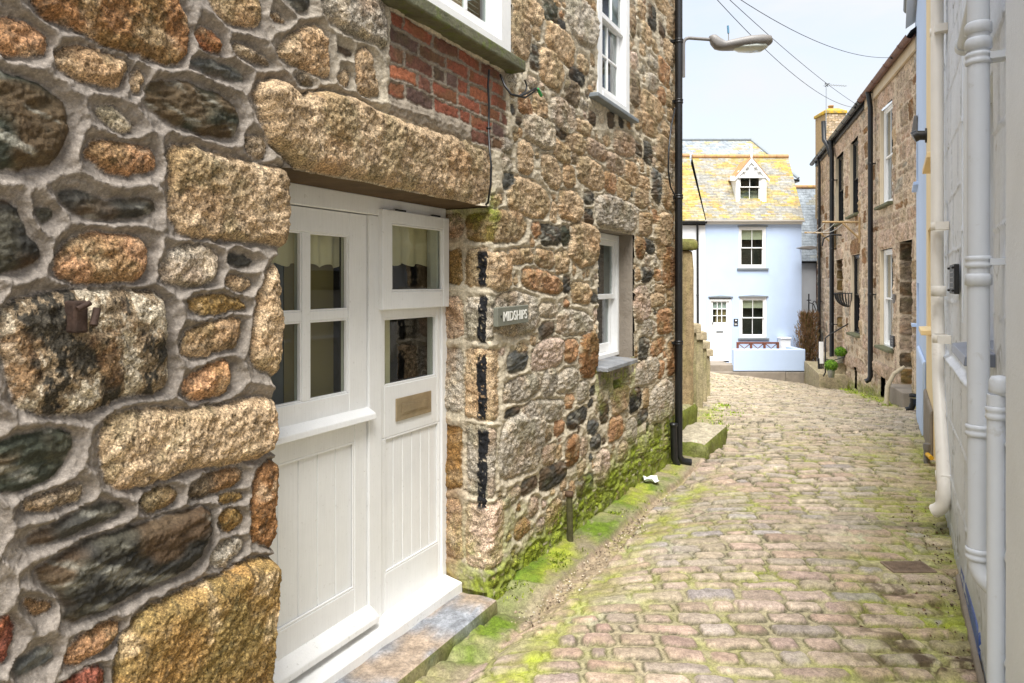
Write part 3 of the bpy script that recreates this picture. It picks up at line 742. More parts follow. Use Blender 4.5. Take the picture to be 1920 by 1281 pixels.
# right side: fixed panel with a top-hung light
p0,p1 = mul1+.002, jam-.034
cz0,cz1 = dp(775,578)[1], dp(775,402)[1]
lz0,lz1 = dp(768,716)[1], dp(768,594)[1]; ls0,ls1 = dp(718,0)[0],dp(820,0)[0]
bz0,bz1 = dp(825,1016)[1], dp(825,790)[1]; bs0,bs1 = dp(716,0)[0]+.03,dp(826,0)[0]
ls0 = p0+.03; ls1 = p1-.028; bs0 = p0+.035; bs1 = p1-.012
zth = dp(835,1077)[1]
mb = MB()
bxs(mb, p0, ls0, d0,d1-.002, bz1, zTop-.004); bxs(mb, ls1, p1, d0,d1-.002, bz1, zTop-.004)
bxs(mb, ls0, ls1, d0,d1-.003, cz0-.01, zTop-.004) if False else bxs(mb, ls0, ls1, d0,d1-.003, lz1, cz0+.05)
bxs(mb, ls0, ls1, d0,d1-.003, bz1, lz0)
bxs(mb, p0, bs0, d0,d1-.002, zth-.02, bz1-.0005); bxs(mb, bs1, p1, d0,d1-.002, zth-.02, bz1-.0005); bxs(mb, bs0, bs1, d0,d1-.003, zth-.02, bz0)
side = mb.build('side_panel', M['white'], cot, .004)
boards('boarded_panel', bs0,bs1,bz0,bz1,DD-.014,6,side)
mb = MB(); bead(mb,bs0,bs1,bz0,bz1,DD-.002); bead(mb,ls0,ls1,lz0,lz1,DD-.004,.009,.02); mb.build('moulding', M['white'], side, .002)
mb = MB(); bxs(mb,ls0,ls1,DD-.036,DD-.030,lz0,lz1); mb.build('pane', M['glass_door'], side)
c0,c1 = dp(716,0,DD+.03)[0], jam-.004
mb = MB(); k0,k1 = DD+.004, DD+.036; st = .066
bxs(mb,c0,c0+st,k0,k1,cz0,cz1); bxs(mb,c1-st*.8,c1,k0,k1,cz0,cz1); bxs(mb,c0+st,c1-st*.8,k0,k1-.001,cz0,cz0+.085); bxs(mb,c0+st,c1-st*.8,k0,k1-.001,cz1-.06,cz1)
bead(mb,c0+st,c1-st*.8,cz0+.085,cz1-.06,k1-.001,.010,.02)
mb.build('casement', M['white'], side, .004)
for hx in (.25,.78):
    x_ = c0+(c1-c0)*hx; mb = MB(); bxs(mb, x_-.035, x_+.035, k1-.012, k1+.003, cz1-.001, cz1+.007); mb.build('hinge', M['iron'], side, .001)
mb = MB(); bxs(mb,c0+st,c1-st*.8,k0+.004,k0+.010,cz0+.085,cz1-.06); mb.build('casement_pane', M['glass_door'], side)
(l0,q1),(l1,q0) = dp(742,748), dp(807,772)
mb = MB(); bxs(mb,l0,l1,DD-.002,DD+.006,q0,q1); bxs(mb,l0+.04,l1-.035,DD+.006,DD+.010,q0+.028,q1-.028); bxs(mb,l0+.052,l1-.047,DD+.010,DD+.0125,q0+.036,q1-.036)
mb.build('letterbox', M['brass'], side, .002)
mb = MB(); mb.prism_s(LW, [(DD-.06,zth+.012),(DD+.0,zth+.010),(DD+.115,zth-.012),(DD+.118,zth-.095),(DD-.06,zth-.095)], S_A-.05, jam+.0)
mb.build('threshold', M['white_old'], cot, .005)
# inside
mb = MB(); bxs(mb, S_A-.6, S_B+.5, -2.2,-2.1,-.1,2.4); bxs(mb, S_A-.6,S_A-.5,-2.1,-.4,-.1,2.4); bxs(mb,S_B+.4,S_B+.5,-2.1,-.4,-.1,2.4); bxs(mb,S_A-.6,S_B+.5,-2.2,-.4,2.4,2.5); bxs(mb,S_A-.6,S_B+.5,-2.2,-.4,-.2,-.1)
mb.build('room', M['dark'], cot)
zb_ = dp(620,498)[1]
def pleats(name, s0,s1,z0,z1,d,n,mat,amp=.012,par=cot):
    m = n*6; mb = MB()
    pts = [(s0+(s1-s0)*i/m, d+amp*math.sin(2*math.pi*n*i/m)) for i in range(m+1)]
    vs = [LW.P(s,dd,z0+.008*math.sin(i*.9)) for i,(s,dd) in enumerate(pts)]+[LW.P(s,dd*.98+.02*d,z1) for s,dd in pts]
    mb.add(vs,[(i,i+1,m+2+i,m+1+i) for i in range(m)],True)
    return mb.build(name, mat, par)
pleats('blind', gx0-.05, gx3+.03, zb_, zTop+.05, DD-.085, 7, M['blind'])
pleats('blind', c0+.03, c1+.05, dp(760,495)[1], zTop+.05, DD-.10, 5, M['blind'])
pleats('curtain', gx2-.03, gx3+.03, .6, zb_+.02, DD-.12, 1, M['inside'], .004)
pleats('curtain', gx0-.05, gx2-.035, .6, zb_+.02, DD-.12, 2, M['inner_grey'], .01)
pleats('curtain', ls0-.01, ls0+(ls1-ls0)*.38, lz0-.1, lz1+.05, DD-.10, 2, M['blind'], .02)
# ---------------- sash windows
def sash(F, parent, s0,s1,z0,z1,d, casing=.06, stile=.042, cols=2, rows=1, blind=.0, net=False, proud=.0, mat=None, back='dark', split=.5, name='window', bar=.02, glassm=None, lower=True, top=None, dark=False):
    mat = mat or M['white']; D = d
    mb = MB(); b = lambda *a: mb.box(F,*a)
    t = casing if top is None else top
    b(s0,s0+casing,D-.12,D+proud,z0,z1); b(s1-casing,s1,D-.12,D+proud,z0,z1)
    b(s0+casing,s1-casing,D-.12,D+proud-.002,z1-t,z1); b(s0+casing,s1-casing,D-.12,D+proud+.006,z0,z0+casing*.7)
    a0,a1,c0,c1 = s0+casing,s1-casing,z0+casing*.7,z1-t
    zm = c0+(c1-c0)*split
    panes = []
    for k,(y0,y1,dd) in enumerate(((zm-.02,c1,D-.020),(c0,zm+.02,D-.052))):
        b(a0,a0+stile,dd-.03,dd,y0,y1); b(a1-stile,a1,dd-.03,dd,y0,y1)
        lo = stile*1.6 if k==1 else stile*.9; hi = stile*.9
        b(a0+stile,a1-stile,dd-.03,dd-.001,y0,y0+lo); b(a0+stile,a1-stile,dd-.03,dd-.001,y1-hi,y1)
        g0,g1,h0,h1 = a0+stile,a1-stile,y0+lo,y1-hi
        for i in range(1,cols): x = g0+(g1-g0)*i/cols; b(x-bar/2,x+bar/2,dd-.028,dd-.003,h0,h1)
        for i in range(1,rows):
            zz = h0+(h1-h0)*i/rows
            for j in range(cols):
                b(g0+(g1-g0)*j/cols+(bar/2 if j else 0), g0+(g1-g0)*(j+1)/cols-(bar/2 if j<cols-1 else 0),dd-.028,dd-.004,zz-bar/2,zz+bar/2)
        panes.append((g0,g1,h0,h1,dd-.018))
    w = mb.build(name, mat, parent, .004, 1)
    for g0,g1,h0,h1,dd in panes:
        q = MB(); q.box(F,g0,g1,dd,dd+.004,h0,h1); q.build('pane', glassm or M['glass'], w)
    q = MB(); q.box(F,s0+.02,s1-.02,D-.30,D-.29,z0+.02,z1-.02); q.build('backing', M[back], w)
    if blind:
        q = MB(); q.box(F,a0-.01,a1+.01,D-.115,D-.108,c1-(c1-c0)*blind,c1+.01); q.build('blind', M['blind'] if not net else M['lace'], w)
    return w
w = sash(LW,cot,W1[0]+.001,W1[1]-.001,W1[2]+.006,W1[3]-.001,.012,.11,.05,3,2,.0)
def venetian(F,par,s0,s1,z0,z1,d,pitch=.05):
    q = MB(); zz = z0
    while zz < z1:
        q.hexa([F.P(s0,d-.018,zz+.012),F.P(s1,d-.018,zz+.012),F.P(s1,d+.018,zz-.012),F.P(s0,d+.018,zz-.012),F.P(s0,d-.018,zz+.015),F.P(s1,d-.018,zz+.015),F.P(s1,d+.018,zz-.009),F.P(s0,d+.018,zz-.009)]); zz += pitch*.6
    return q.build('venetian_blind', M['lace'], par)
venetian(LW,w,W1[0]+.12,W1[1]-.12,W1[2]+.1,W1[3]-.1,-.14)
w = sash(LW,cot,W2[0]+.001,W2[1]-.001,W2[2]+.006,W2[3]-.001,.012,.09,.045,2,2,.0)
venetian(LW,w,W2[0]+.1,W2[0]+.30,W2[2]+.1,W2[3]-.1,-.14)
w = sash(LW,cot,W3[0]+.001,W3[1]-.001,W3[2]+.008,W3[3]-.001,-.115,.05,.045,1,1,.0)
pleats('curtain', W3[0]+.06, W3[0]+.30, W3[2]+.1, W3[3]-.05, -.27, 4, M['lace'], .012, w)
for a,b in ((W3[1]-.012,W3[1]+.010),(W3[0]-.010,W3[0]+.004)):
    mb = MB(); mb.box(LW,a,b,-.235,-.004,W3[2]-.04,W3[3]+.01); mb.build('window_reveal', M['cement'], cot, .006)
def sill(F,par,s0,s1,d0,d1,ztop,th,mat,drop=.012,bev=.006):
    q = MB(); q.prism_s(F,[(d0,ztop+drop),(d1,ztop),(d1,ztop-th),(d0,ztop-th)],s0,s1); return q.build('window_sill',mat,par,bev,3)
(sa,za),(sb,zb) = LW.px(733,4,.09), LW.px(985,146,.09)
sill(LW,cot,sa,sb,-.10,.095,W1[2]-.004,.060,M['sill_moss'],.006,.010)
sill(LW,cot,LW.sx(1116,.05),LW.sx(1196,.06),-.10,.07,W2[2]-.004,.030,M['sill'],.006)
sill(LW,cot,W3[0]-.03,LW.sx(1194,.08),-.16,.09,W3[2]+.0,.032,M['slab'],.012)
mb = MB(); mb.box(LW, W3[0]-.02, W3[1]+.015, -.22, .006, W3[2]-.14, W3[2]-.034); mb.build('sill_bedding', M['cement'], cot, .01)
# ------------------------------------------------------------------ the cobbled lane
def XL(y):
    a = -2.003+.539*y; b = -.6+.333*y
    return np.where(y < 6.5, a, np.minimum(a, np.maximum(b,1.55)))
def XR(y):
    a = .395+.5586*y; b = 3.394+.3047*y
    return np.minimum(a, b+.05)
YL = lines(-2.5, 27, lambda y: .12 if y < .8 else (.02 if y < 2.3 else min(.06, max(.0052, .9*y*y/1093*1.0))))
WL = np.linspace(0,1,520)
Wg,Yg = np.meshgrid(WL, YL)
xl = XL(Yg)-.35; xr = XR(Yg)+.35
ex = smooth(17,21,Yg); xl = xl-ex*1.2*0; 
Xg = xl+(xr-xl)*Wg
pl = (Xg-(-2.003+.539*Yg))*.8803                  # distance out from the cottage wall
pr = ((.395+.5586*Yg)-Xg)*.873                    # distance out from the painted houses
base = ground(Xg,Yg)
q = Yg+.05*np.sin(Xg*1.1+.4)+.05*(fbm(Xg*1.3,Yg*1.3,600,3)-.5)*2+.010*(fbm(Xg*14,Yg*14,604,2)-.5)*2+(Xg-.0)*.03
p = Xg+.012*(fbm(Xg*12,Yg*12,608,2)-.5)*2
rows = [-6.0]
rr = np.random.default_rng(5)
while rows[-1] < 31: rows.append(rows[-1]+rr.uniform(.85,1.2)*(.108+.05*float(smooth(4.6,6.6,rows[-1]))))
rows = np.array(rows)
ri = np.clip(np.searchsorted(rows,q)-1,0,len(rows)-2)
allb = []
for r in range(len(rows)):
    L = np.cumsum(np.where(rr.random(160)<.12, rr.uniform(.09,.14,160), rr.uniform(.15,.31,160)))-6; allb.append(L+r*1000)
allb = np.concatenate(allb)
ci = np.clip(np.searchsorted(allb, p+ri*1000)-1, 0, len(allb)-2)
cid = ci; rt = rr.random((len(allb),8)).astype(np.float32); t_ = rt[cid]
gap = .006+.013*rr.random(len(allb)).astype(np.float32)[cid]
da = np.minimum(p+ri*1000-allb[ci], allb[ci+1]-(p+ri*1000)); hw = (allb[ci+1]-allb[ci])/2
db = np.minimum(q-rows[ri], rows[ri+1]-q); hh = (rows[ri+1]-rows[ri])/2
mid_q = (rows[ri+1]+rows[ri])/2; mid_p = (allb[ci+1]+allb[ci])/2-ri*1000
# rounded-rectangle distance (inside positive)
rad = .012+.020*t_[...,0]
ax = hw-da; ay = hh-db                            # |offset from the centre|
qx = ax-(hw-gap*1.1-rad); qy = ay-(hh-gap-rad)
sdq = np.minimum(np.maximum(qx,qy),0)+np.hypot(np.maximum(qx,0),np.maximum(qy,0))-rad
sdq += .014*(fbm(Xg*26,Yg*26,612,3)-.5)+.010*(fbm(Xg*7,Yg*9,613,2)-.5)
e = np.maximum(-sdq,0); inn = sdq < 0
worn = smooth(.60,.70,fbm(Xg*1.7,Yg*1.7,616,4))*.8
lost = (t_[...,6] < .035)
dome = 1-np.exp(-(e/.008)**1.2)
rise = (.006+.015*t_[...,1])*(1+.5*smooth(5,7,Yg))
tilt = ((p-mid_p)*(t_[...,2]-.5)*.08+(q-mid_q)*((t_[...,3]-.72)*.26))
rough = (fbm(Xg*40,Yg*40,620,4)-.5)*.006
hs = rise*dome+(tilt+rough)*np.clip(e/.012,0,1)
hg = (fbm(Xg*18,Yg*18,624,4)-.5)*.012-.004*np.exp(-(np.maximum(sdq,0)/.006)**2)
hs = np.where(lost, -.004+rough, hs)
h = np.where(inn, hs, hg-.003)*(1-.45*worn)
# strip against the cottage: mossy edging flags, then a sandy cement channel
chan = smooth(.20,.23,pl+.05*(fbm(Xg*3,Yg*3,630,3)-.5))*smooth(.36,.33,pl+.06*(fbm(Xg*4,Yg*4,634,3)-.5)+.10*smooth(4.3,5.2,Yg))*smooth(6.9,6.3,Yg)*smooth(3.0,3.6,Yg)
strip = smooth(.23,.20,pl+.05*(fbm(Xg*3,Yg*3,630,3)-.5))*smooth(7.2,6.6,Yg)
sq = Yg/.8803+.02*np.sin(Yg*30)
fl = np.array([0.0]); 
while fl[-1] < 34: fl = np.append(fl, fl[-1]+rr.uniform(.14,.42))
fi = np.clip(np.searchsorted(fl,sq)-1,0,len(fl)-2); fd = np.maximum(np.minimum(sq-fl[fi],fl[fi+1]-sq),0); ft = rr.random(len(fl))[fi]
hflag = (.012+.020*ft)*(1-np.exp(-(fd/.02)**1.4))+(fbm(Xg*15,Yg*15,640,4)-.5)*.02
hch = -.016+(fbm(Xg*30,Yg*30,644,4)-.5)*.022+(fbm(Xg*90,Yg*90,646,2)-.5)*.010
CVY = 1280*(EYE-.012)/(1062-HOR); CVX = (1702.5-CX)*CVY/F_PX
cvm = smooth(.13,.095,np.abs(Xg-CVX)*.72)*smooth(.13,.085,np.abs(Yg-CVY))
h = h*(1-chan)*(1-strip)+hch*chan+hflag*strip
cross = -.035*np.exp(-((pl-.30)/.22)**2)*smooth(7.2,6.3,Yg)+.035*smooth(.3,1.0,pl)*smooth(.1,.9,pr)*smooth(9,6,Yg)
rut = (fbm(Xg*.9,Yg*.9,648,3)-.5)*.05*smooth(.05,.4,pr)
z = base+h+cross+rut-.085*smooth(.34,.16,pl)*smooth(3.75,3.5,Yg)
z = z*(1-cvm)+(gz(CVX,CVY)+.018)*cvm
EDGE = (pl<-.03)|(pr<-.03)
# colours
def L3(hx): return np.array(lin(hx),np.float32)
pal = np.stack([L3(c) for c in ('baa69a','bda996','aea49c','b9a193','b3a798','aaa098','bfae9c','b0988f','a6a0a0','b79d8c','b9ab96','b5a294')])
cs = pal[(t_[...,4]*11.99).astype(int)]*(.76+.36*t_[...,5:6])
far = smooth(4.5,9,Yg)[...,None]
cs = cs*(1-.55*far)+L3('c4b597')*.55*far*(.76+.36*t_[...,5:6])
cs = cs*.74+L3('ad9a82')*.26*(.8+.3*t_[...,5:6])
cs = cs*(.72+.56*fbm(Xg*22,Yg*22,652,4)[...,None])
near = smooth(3.6,2.9,Yg)*smooth(1.3,.6,pl); cs = cs*(1-.3*near[...,None])+L3('aa806a')*.3*near[...,None]
cg = L3('aaa080')*(.66+.56*fbm(Xg*30,Yg*30,656,4)[...,None])
lime = smooth(.56,.70,fbm(Xg*2.3+5,Yg*2.3,660,4))[...,None]*smooth(5.5,4,Yg)[...,None]
cg = cg*(1-.5*lime)+L3('c6c2ae')*.5*lime
rim = smooth(0,.007,e)[...,None]
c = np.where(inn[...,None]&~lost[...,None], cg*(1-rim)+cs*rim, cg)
c = c*(1-.55*worn[...,None])+(cg*.5+cs*.5)*.55*worn[...,None]
seam = np.exp(-((sdq-.002)/(.0055+.006*smooth(4.5,7,Yg)))**2)*smooth(.30,.5,fbm(Xg*5,Yg*5,664,3)); seam = (seam*(.78+.1*smooth(4.5,7,Yg))*(1-chan)*(1-strip))[...,None]
c = c*(1-seam)+L3('3a3626')*seam
flagc = L3('94896f')*(.7+.5*ft[...,None]); c = c*(1-strip[...,None])+flagc*strip[...,None]
c = c*(1-chan[...,None])+L3('a8967c')*(.5+.95*fbm(Xg*60,Yg*60,668,3)[...,None])*chan[...,None]
n1 = fbm(Xg*2.2,Yg*2.2,672,5); n2 = fbm(Xg*24,Yg*24,676,4); n3 = fbm(Xg*9,Yg*9,680,4)
m = np.zeros_like(Xg)
m = np.maximum(m, (.52+.42*smooth(.42,.62,fbm(Xg*3.1,Yg*3.1,690,4)))*smooth(.36,.06,pl)*smooth(8.5,7,Yg))*(1-.85*chan*smooth(5.0,4.4,Yg))
m = np.maximum(m, .66*np.exp(-((pl-.45)/.2)**2)*smooth(7.5,6,Yg))
m = np.maximum(m, .42*np.exp(-((pl-.75)/.5)**2)*smooth(7.0,5.5,Yg))
m = np.maximum(m, .66*smooth(.52,.10,pr)*smooth(9.8,7.5,Yg))
m = np.maximum(m, .54*smooth(1.25,.35,pr)*smooth(11,7,Yg))
lp = ((3.394+.3047*Yg)-Xg)*.957
m = np.maximum(m, .75*smooth(.75,.15,lp)*smooth(11.5,12.5,Yg))
lq = Xg-(-.6+.333*Yg)
m = np.maximum(m, .66*smooth(.6,.1,lq)*smooth(7.5,8.2,Yg)*smooth(15,10,Yg))
m = np.maximum(m, np.where(inn,.20,.42))
mm = np.clip(m*1.75-1.25*(1-n1)+.02+.35*(n3-.5),0,1)*smooth(.22,.5,n2+.12)
blob1 = np.exp(-(((Xg-2.86)/.30)**2+((Yg-5.05)/.33)**2)**2); mm = np.maximum(mm, blob1*.95)
keepst = np.where(inn,1,0)*(1-strip)*(1-chan)*smooth(.0,.010,e)*(.25+.5*t_[...,7])*(1-smooth(.48,.68,m)); mm = np.clip(mm,0,.93)*(1-keepst)
mc = L3('8f9730')*(.62+.7*n2[...,None]); mc2 = L3('858048')*(.7+.6*n2[...,None]); kf_ = smooth(.35,.6,n3)[...,None]
mcol = mc*kf_+mc2*(1-kf_)
c = c*.88
vivid = (strip*smooth(.5,.62,n1))[...,None]; mcol = mcol*(1-vivid)+L3('5c7318')*(.7+.6*n2[...,None])*vivid
c = c*(1-mm[...,None])+mcol*mm[...,None]
z = z+mm*(.010*n2+.014*(fbm(Xg*55,Yg*55,695,3)-.4)*smooth(.5,.9,mm))
dirt = smooth(.60,.72,fbm(Xg*4.2,Yg*4.2,684,5))*smooth(.75,.2,pr)*smooth(4.6,3.6,Yg)*smooth(.35,.55,n2)
dirt = (dirt*.85)[...,None]; c = c*(1-dirt)+L3('3c2a1c')*dirt
puddle = np.exp(-(((Xg-2.75)/.45)**2+((Yg-4.55)/.07)**2)**2)[...,None]*.6; c = c*(1-puddle)+L3('4a4a38')*puddle
g = np.where(inn,.8,.9)
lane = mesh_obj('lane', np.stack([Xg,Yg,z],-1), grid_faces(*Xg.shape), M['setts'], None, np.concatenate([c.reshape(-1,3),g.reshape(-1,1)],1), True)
tag(lane, 'cobbled lane of worn setts with mossy joints', 'lane', kind='structure')
# surrounding land
mb = MB(); 
gx = [-300,-40,-8,-2,2,5,8,11,14,40,300]; gy = [-300,-30,-3,0,3,6,9,12,15,18,22,27,34,60,300]
mb.add([(x,y,gz(max(-5,min(12,x)),max(-9,min(60,y)))-.16) for y in gy for x in gx], [(j*len(gx)+i,j*len(gx)+i+1,(j+1)*len(gx)+i+1,(j+1)*len(gx)+i) for j in range(len(gy)-1) for i in range(len(gx)-1)])
tag(mb.build('ground', M['cement']), 'bare ground under the town', 'ground', kind='structure')
# ------------------------------------------------------------------ helpers for far houses
def wall_grid(F, name, s0,s1,z0,z1, holes, depth, mat, par, d=0.0, thick=.25):
    """plain wall with real openings: front, reveals and back"""
    mb = MB(); S_ = sorted({s0,s1,*[h[0] for h in holes],*[h[1] for h in holes]}); Z_ = sorted({z0,z1,*[h[2] for h in holes],*[h[3] for h in holes]})
    S_ = [s for s in S_ if s0<=s<=s1]; Z_ = [z for z in Z_ if z0<=z<=z1]
    inside = lambda s,z: any(h[0]<s<h[1] and h[2]<z<h[3] for h in holes)
    for i in range(len(S_)-1):
        for j in range(len(Z_)-1):
            if inside((S_[i]+S_[i+1])/2,(Z_[j]+Z_[j+1])/2): continue
            a,b,c,e = S_[i],S_[i+1],Z_[j],Z_[j+1]
            mb.add([F.P(a,d,c),F.P(b,d,c),F.P(b,d,e),F.P(a,d,e)],[(0,1,2,3)])
    for a,b,c,e in holes:
        c = max(c,z0); e = min(e,z1); a = max(a,s0); b = min(b,s1)
        for p in ([(a,c),(a,e)],[(b,e),(b,c)],[(a,e),(b,e)],[(b,c),(a,c)]):
            mb.add([F.P(p[0][0],d,p[0][1]),F.P(p[1][0],d,p[1][1]),F.P(p[1][0],d-depth,p[1][1]),F.P(p[0][0],d-depth,p[0][1])],[(0,1,2,3)])
    mb.add([F.P(s0,d,z0),F.P(s0,d,z1),F.P(s0,d-thick,z1),F.P(s0,d-thick,z0)],[(0,1,2,3)])
    mb.add([F.P(s1,d,z0),F.P(s1,d,z1),F.P(s1,d-thick,z1),F.P(s1,d-thick,z0)],[(3,2,1,0)])
    mb.add([F.P(s0,d,z1),F.P(s1,d,z1),F.P(s1,d-thick,z1),F.P(s0,d-thick,z1)],[(0,1,2,3)])
    b = base_of(par); me = bpy.data.meshes.new(name)
    me.from_pydata([(x-b.x,y-b.y,z-b.z) for x,y,z in mb.v],[],mb.f); me.materials.append(mat); me.update()
    import bmesh
    bm = bmesh.new(); bm.from_mesh(me); bmesh.ops.remove_doubles(bm, verts=bm.verts, dist=.0005); bm.to_mesh(me); bm.free()
    return link(bpy.data.objects.new(name, me), par)
def slates(F, name, par, e0,e1, r0,r1, n, wid, lichen, base='8f8d86', seed=1, lich_c='a5913f', th=.014):
    """roof slope of overlapping slates. e0,e1: eave ends (s,d,z); r0,r1: ridge ends"""
    rg = np.random.default_rng(seed); V=[];Fc=[];Cc=[]
    e0,e1,r0,r1 = map(np.array,(e0,e1,r0,r1))
    B = np.array(lin(base)); Lc = np.array(lin(lich_c)); Lo = np.array(lin('a58648')); Lw = np.array(lin('b9b39c'))
    for i in range(n):
        t0 = i/n; t1 = (i+1.25)/n
        a0 = e0+(r0-e0)*t0; b0 = e1+(r1-e1)*t0; a1 = e0+(r0-e0)*min(1,t1); b1 = e1+(r1-e1)*min(1,t1)
        W = np.linalg.norm((b0-a0)[[0,1]]); k = max(1,int(W/wid))
        x = (np.arange(k+2)-(.5 if i%2 else 0)+rg.uniform(-.06,.06,k+2))/k; x = np.clip(np.sort(x),0,1)
        for j in range(len(x)-1):
            if x[j+1]-x[j] < .004: continue
            u0,u1 = x[j],x[j+1]-.02/k
            up = th*rg.uniform(.8,1.5)
            q = [a0+(b0-a0)*u0, a0+(b0-a0)*u1, a1+(b1-a1)*u1, a1+(b1-a1)*u0]
            q[0] = q[0]+np.array((0,0,up)); q[1] = q[1]+np.array((0,0,up+rg.uniform(-.004,.004)))
            lo0 = q[0]-np.array((0,0,up*1.2)); lo1 = q[1]-np.array((0,0,up*1.2))
            o = len(V); V += [F.P(*p) for p in q]+[F.P(*lo0),F.P(*lo1)]
            Fc += [(o,o+1,o+2,o+3),(o+4,o+5,o+1,o)]
            m = (u0+u1)/2; sx = (a0+(b0-a0)*m)
            nse = float(fbm(np.array([sx[0]*2.3+seed]),np.array([sx[2]*2.6+t0*5]),700+seed,5)[0])
            nse2 = float(fbm(np.array([sx[0]*4+seed]),np.array([sx[2]*4]),720+seed,3)[0])
            lk = np.clip((nse+.3*(nse2-.5)+rg.uniform(-.10,.10)-(.56-lichen))/.30,0,1)*.86
            c = B*rg.uniform(.82,1.12); mixl = Lc*(.75+.5*nse2) if rg.random()<.75 else Lo
            c = c*(1-lk)+mixl*lk
            if rg.random()<.25*lichen*1.4: c = c*.7+Lw*.3
            Cc += [tuple(c)]*6
    # closing bed under the slates
    dn = np.array((0,0,-.03)); o = len(V); V += [F.P(*(p+dn)) for p in (e0,e1,r1,r0)]; Fc += [(o,o+1,o+2,o+3)]; Cc += [tuple(B*.5)]*4
    return mesh_obj(name, V, Fc, M['slate'], par, np.array(Cc))
def ridge_tiles(F, name, par, p0, p1, mat, r=.10, seg=.42):
    mb = MB(); p0 = np.array(p0); p1 = np.array(p1); L = np.linalg.norm(p1-p0); k = max(1,int(L/seg))
    for i in range(k):
        a = p0+(p1-p0)*i/k; b = p0+(p1-p0)*(i+.985)/k
        mb.tube([F.P(*a),F.P(*b)], r*(1+.03*(i%2)), 10)
    return mb.build(name, mat, par)
def gutter(F, name, par, s0,s1,d,z,r,mat,fall=0.0,joints=None,bracket=True):
    mb = MB(); n=8
    for k in range(1):
        pts0=[];pts1=[]
        for i in range(n+1):
            a = math.pi+math.pi*i/n
            pts0.append((d+r*math.cos(a), z+r*math.sin(a)))
        inner = [(d+(r-.008)*math.cos(math.pi+math.pi*i/n), z+.002+(r-.008)*math.sin(math.pi+math.pi*i/n)) for i in range(n,-1,-1)]
        mb.prism_s(F, pts0+inner, s0, s1)
    for s in (joints or []):
        po = [(d+(r+.008)*math.cos(math.pi+math.pi*i/n), z+(r+.008)*math.sin(math.pi+math.pi*i/n)) for i in range(n+1)]
        pi_ = [(d+(r+.001)*math.cos(math.pi+math.pi*i/n), z+(r+.001)*math.sin(math.pi+math.pi*i/n)) for i in range(n,-1,-1)]
        mb.prism_s(F, po+pi_, s-.03, s+.03)
    return mb.build(name, mat, par)
def downpipe(name, label, pts, r, mat, collars, F=None, group=None, brackets=True, cat='downpipe', shoe=False, brk=None):
    """pts: world polyline; collars: list of heights z on the straight run with a wall bracket each"""
    t = thing(name, tuple(pts[-1]), label, cat, group)
    mb = MB(); mb.tube(pts, r, 16); mb.build('pipe', mat, t)
    P = [Vector(p) for p in pts]
    def at(z):
        for a,b in zip(P,P[1:]):
            if min(a.z,b.z)-1e-6 <= z <= max(a.z,b.z)+1e-6 and abs(a.z-b.z) > 1e-4:
                k = (z-a.z)/(b.z-a.z); return a+(b-a)*k
        return P[0]
    for z in collars:
        c = at(z); q = MB()
        q.lathe((c.x,c.y,c.z-.022), [(r+.001,0),(r*1.16,.004),(r*1.18,.014),(r*1.10,.018),(r*1.10,.026),(r*1.18,.030),(r*1.16,.040),(r+.001,.044)], 18)
        if F and brackets:
            s = (c.x-F.o[0])*F.t[0]+(c.y-F.o[1])*F.t[1]; d = (c.x-F.o[0])*F.n[0]+(c.y-F.o[1])*F.n[1]
            q.box(F, s-.035, s+.035, -.02, max(.01,d-r*.9), c.z-.012, c.z+.012)
        q.build('bracket' if brackets else 'collar', brk or mat, t, 0)
    return t
# ------------------------------------------------------------------ pale blue cottage across the end of the lane
K = 22.9/F_PX
bx_ = lambda x: (x-CX)*K
bz_ = lambda y: EYE+(HOR-y)*K
def fp(x,y,Y): return ((x-CX)*Y/F_PX, EYE+(HOR-y)*Y/F_PX)
blue = thing('blue_cottage', (8.1,22.9,-1.2), 'pale blue cottage with yellow lichened roof and white dormer at the lane end', 'house')
BX0,BX1 = bx_(1322.5), bx_(1503); EZ = bz_(413)
WU = (bx_(1385),bx_(1437),bz_(503),bz_(424)); WLo = (bx_(1387),bx_(1438),bz_(634),bz_(556)); DR = (bx_(1330),bx_(1372),bz_(680),bz_(557))
wall_grid(BH,'wall',BX0,BX1,-2.4,EZ,[WU,WLo,DR],.16,M['blue_wash'],blue)
sash(BH,blue,WU[0]+.002,WU[1]-.002,WU[2]+.002,WU[3]-.02,-.03,.075,.04,2,1,.28,back='dark')
sash(BH,blue,WLo[0]+.002,WLo[1]-.002,WLo[2]+.002,WLo[3]-.02,-.03,.075,.04,2,1,.24,back='dark')
for W_ in (WU,WLo):
    mb = MB(); mb.box(BH,W_[0]-.06,W_[1]+.06,-.05,.06,W_[2]-.05,W_[2]); mb.build('window_sill',M['sill'],blue,.006)
    mb = MB(); mb.prism(BH,[(W_[0]-.04,W_[3]-.02),(W_[1]+.04,W_[3]-.02),(W_[1]+.04,W_[3]+.015),((W_[0]+W_[1])/2,W_[3]+.045),(W_[0]-.04,W_[3]+.015)],.002,.03); mb.build('window_head',M['sill'],blue)
mb = MB(); mb.prism(BH,[(DR[0]-.04,DR[3]-.02),(DR[1]+.04,DR[3]-.02),(DR[1]+.04,DR[3]+.015),((DR[0]+DR[1])/2,DR[3]+.05),(DR[0]-.04,DR[3]+.015)],.002,.03); mb.build('door_head',M['sill'],blue)
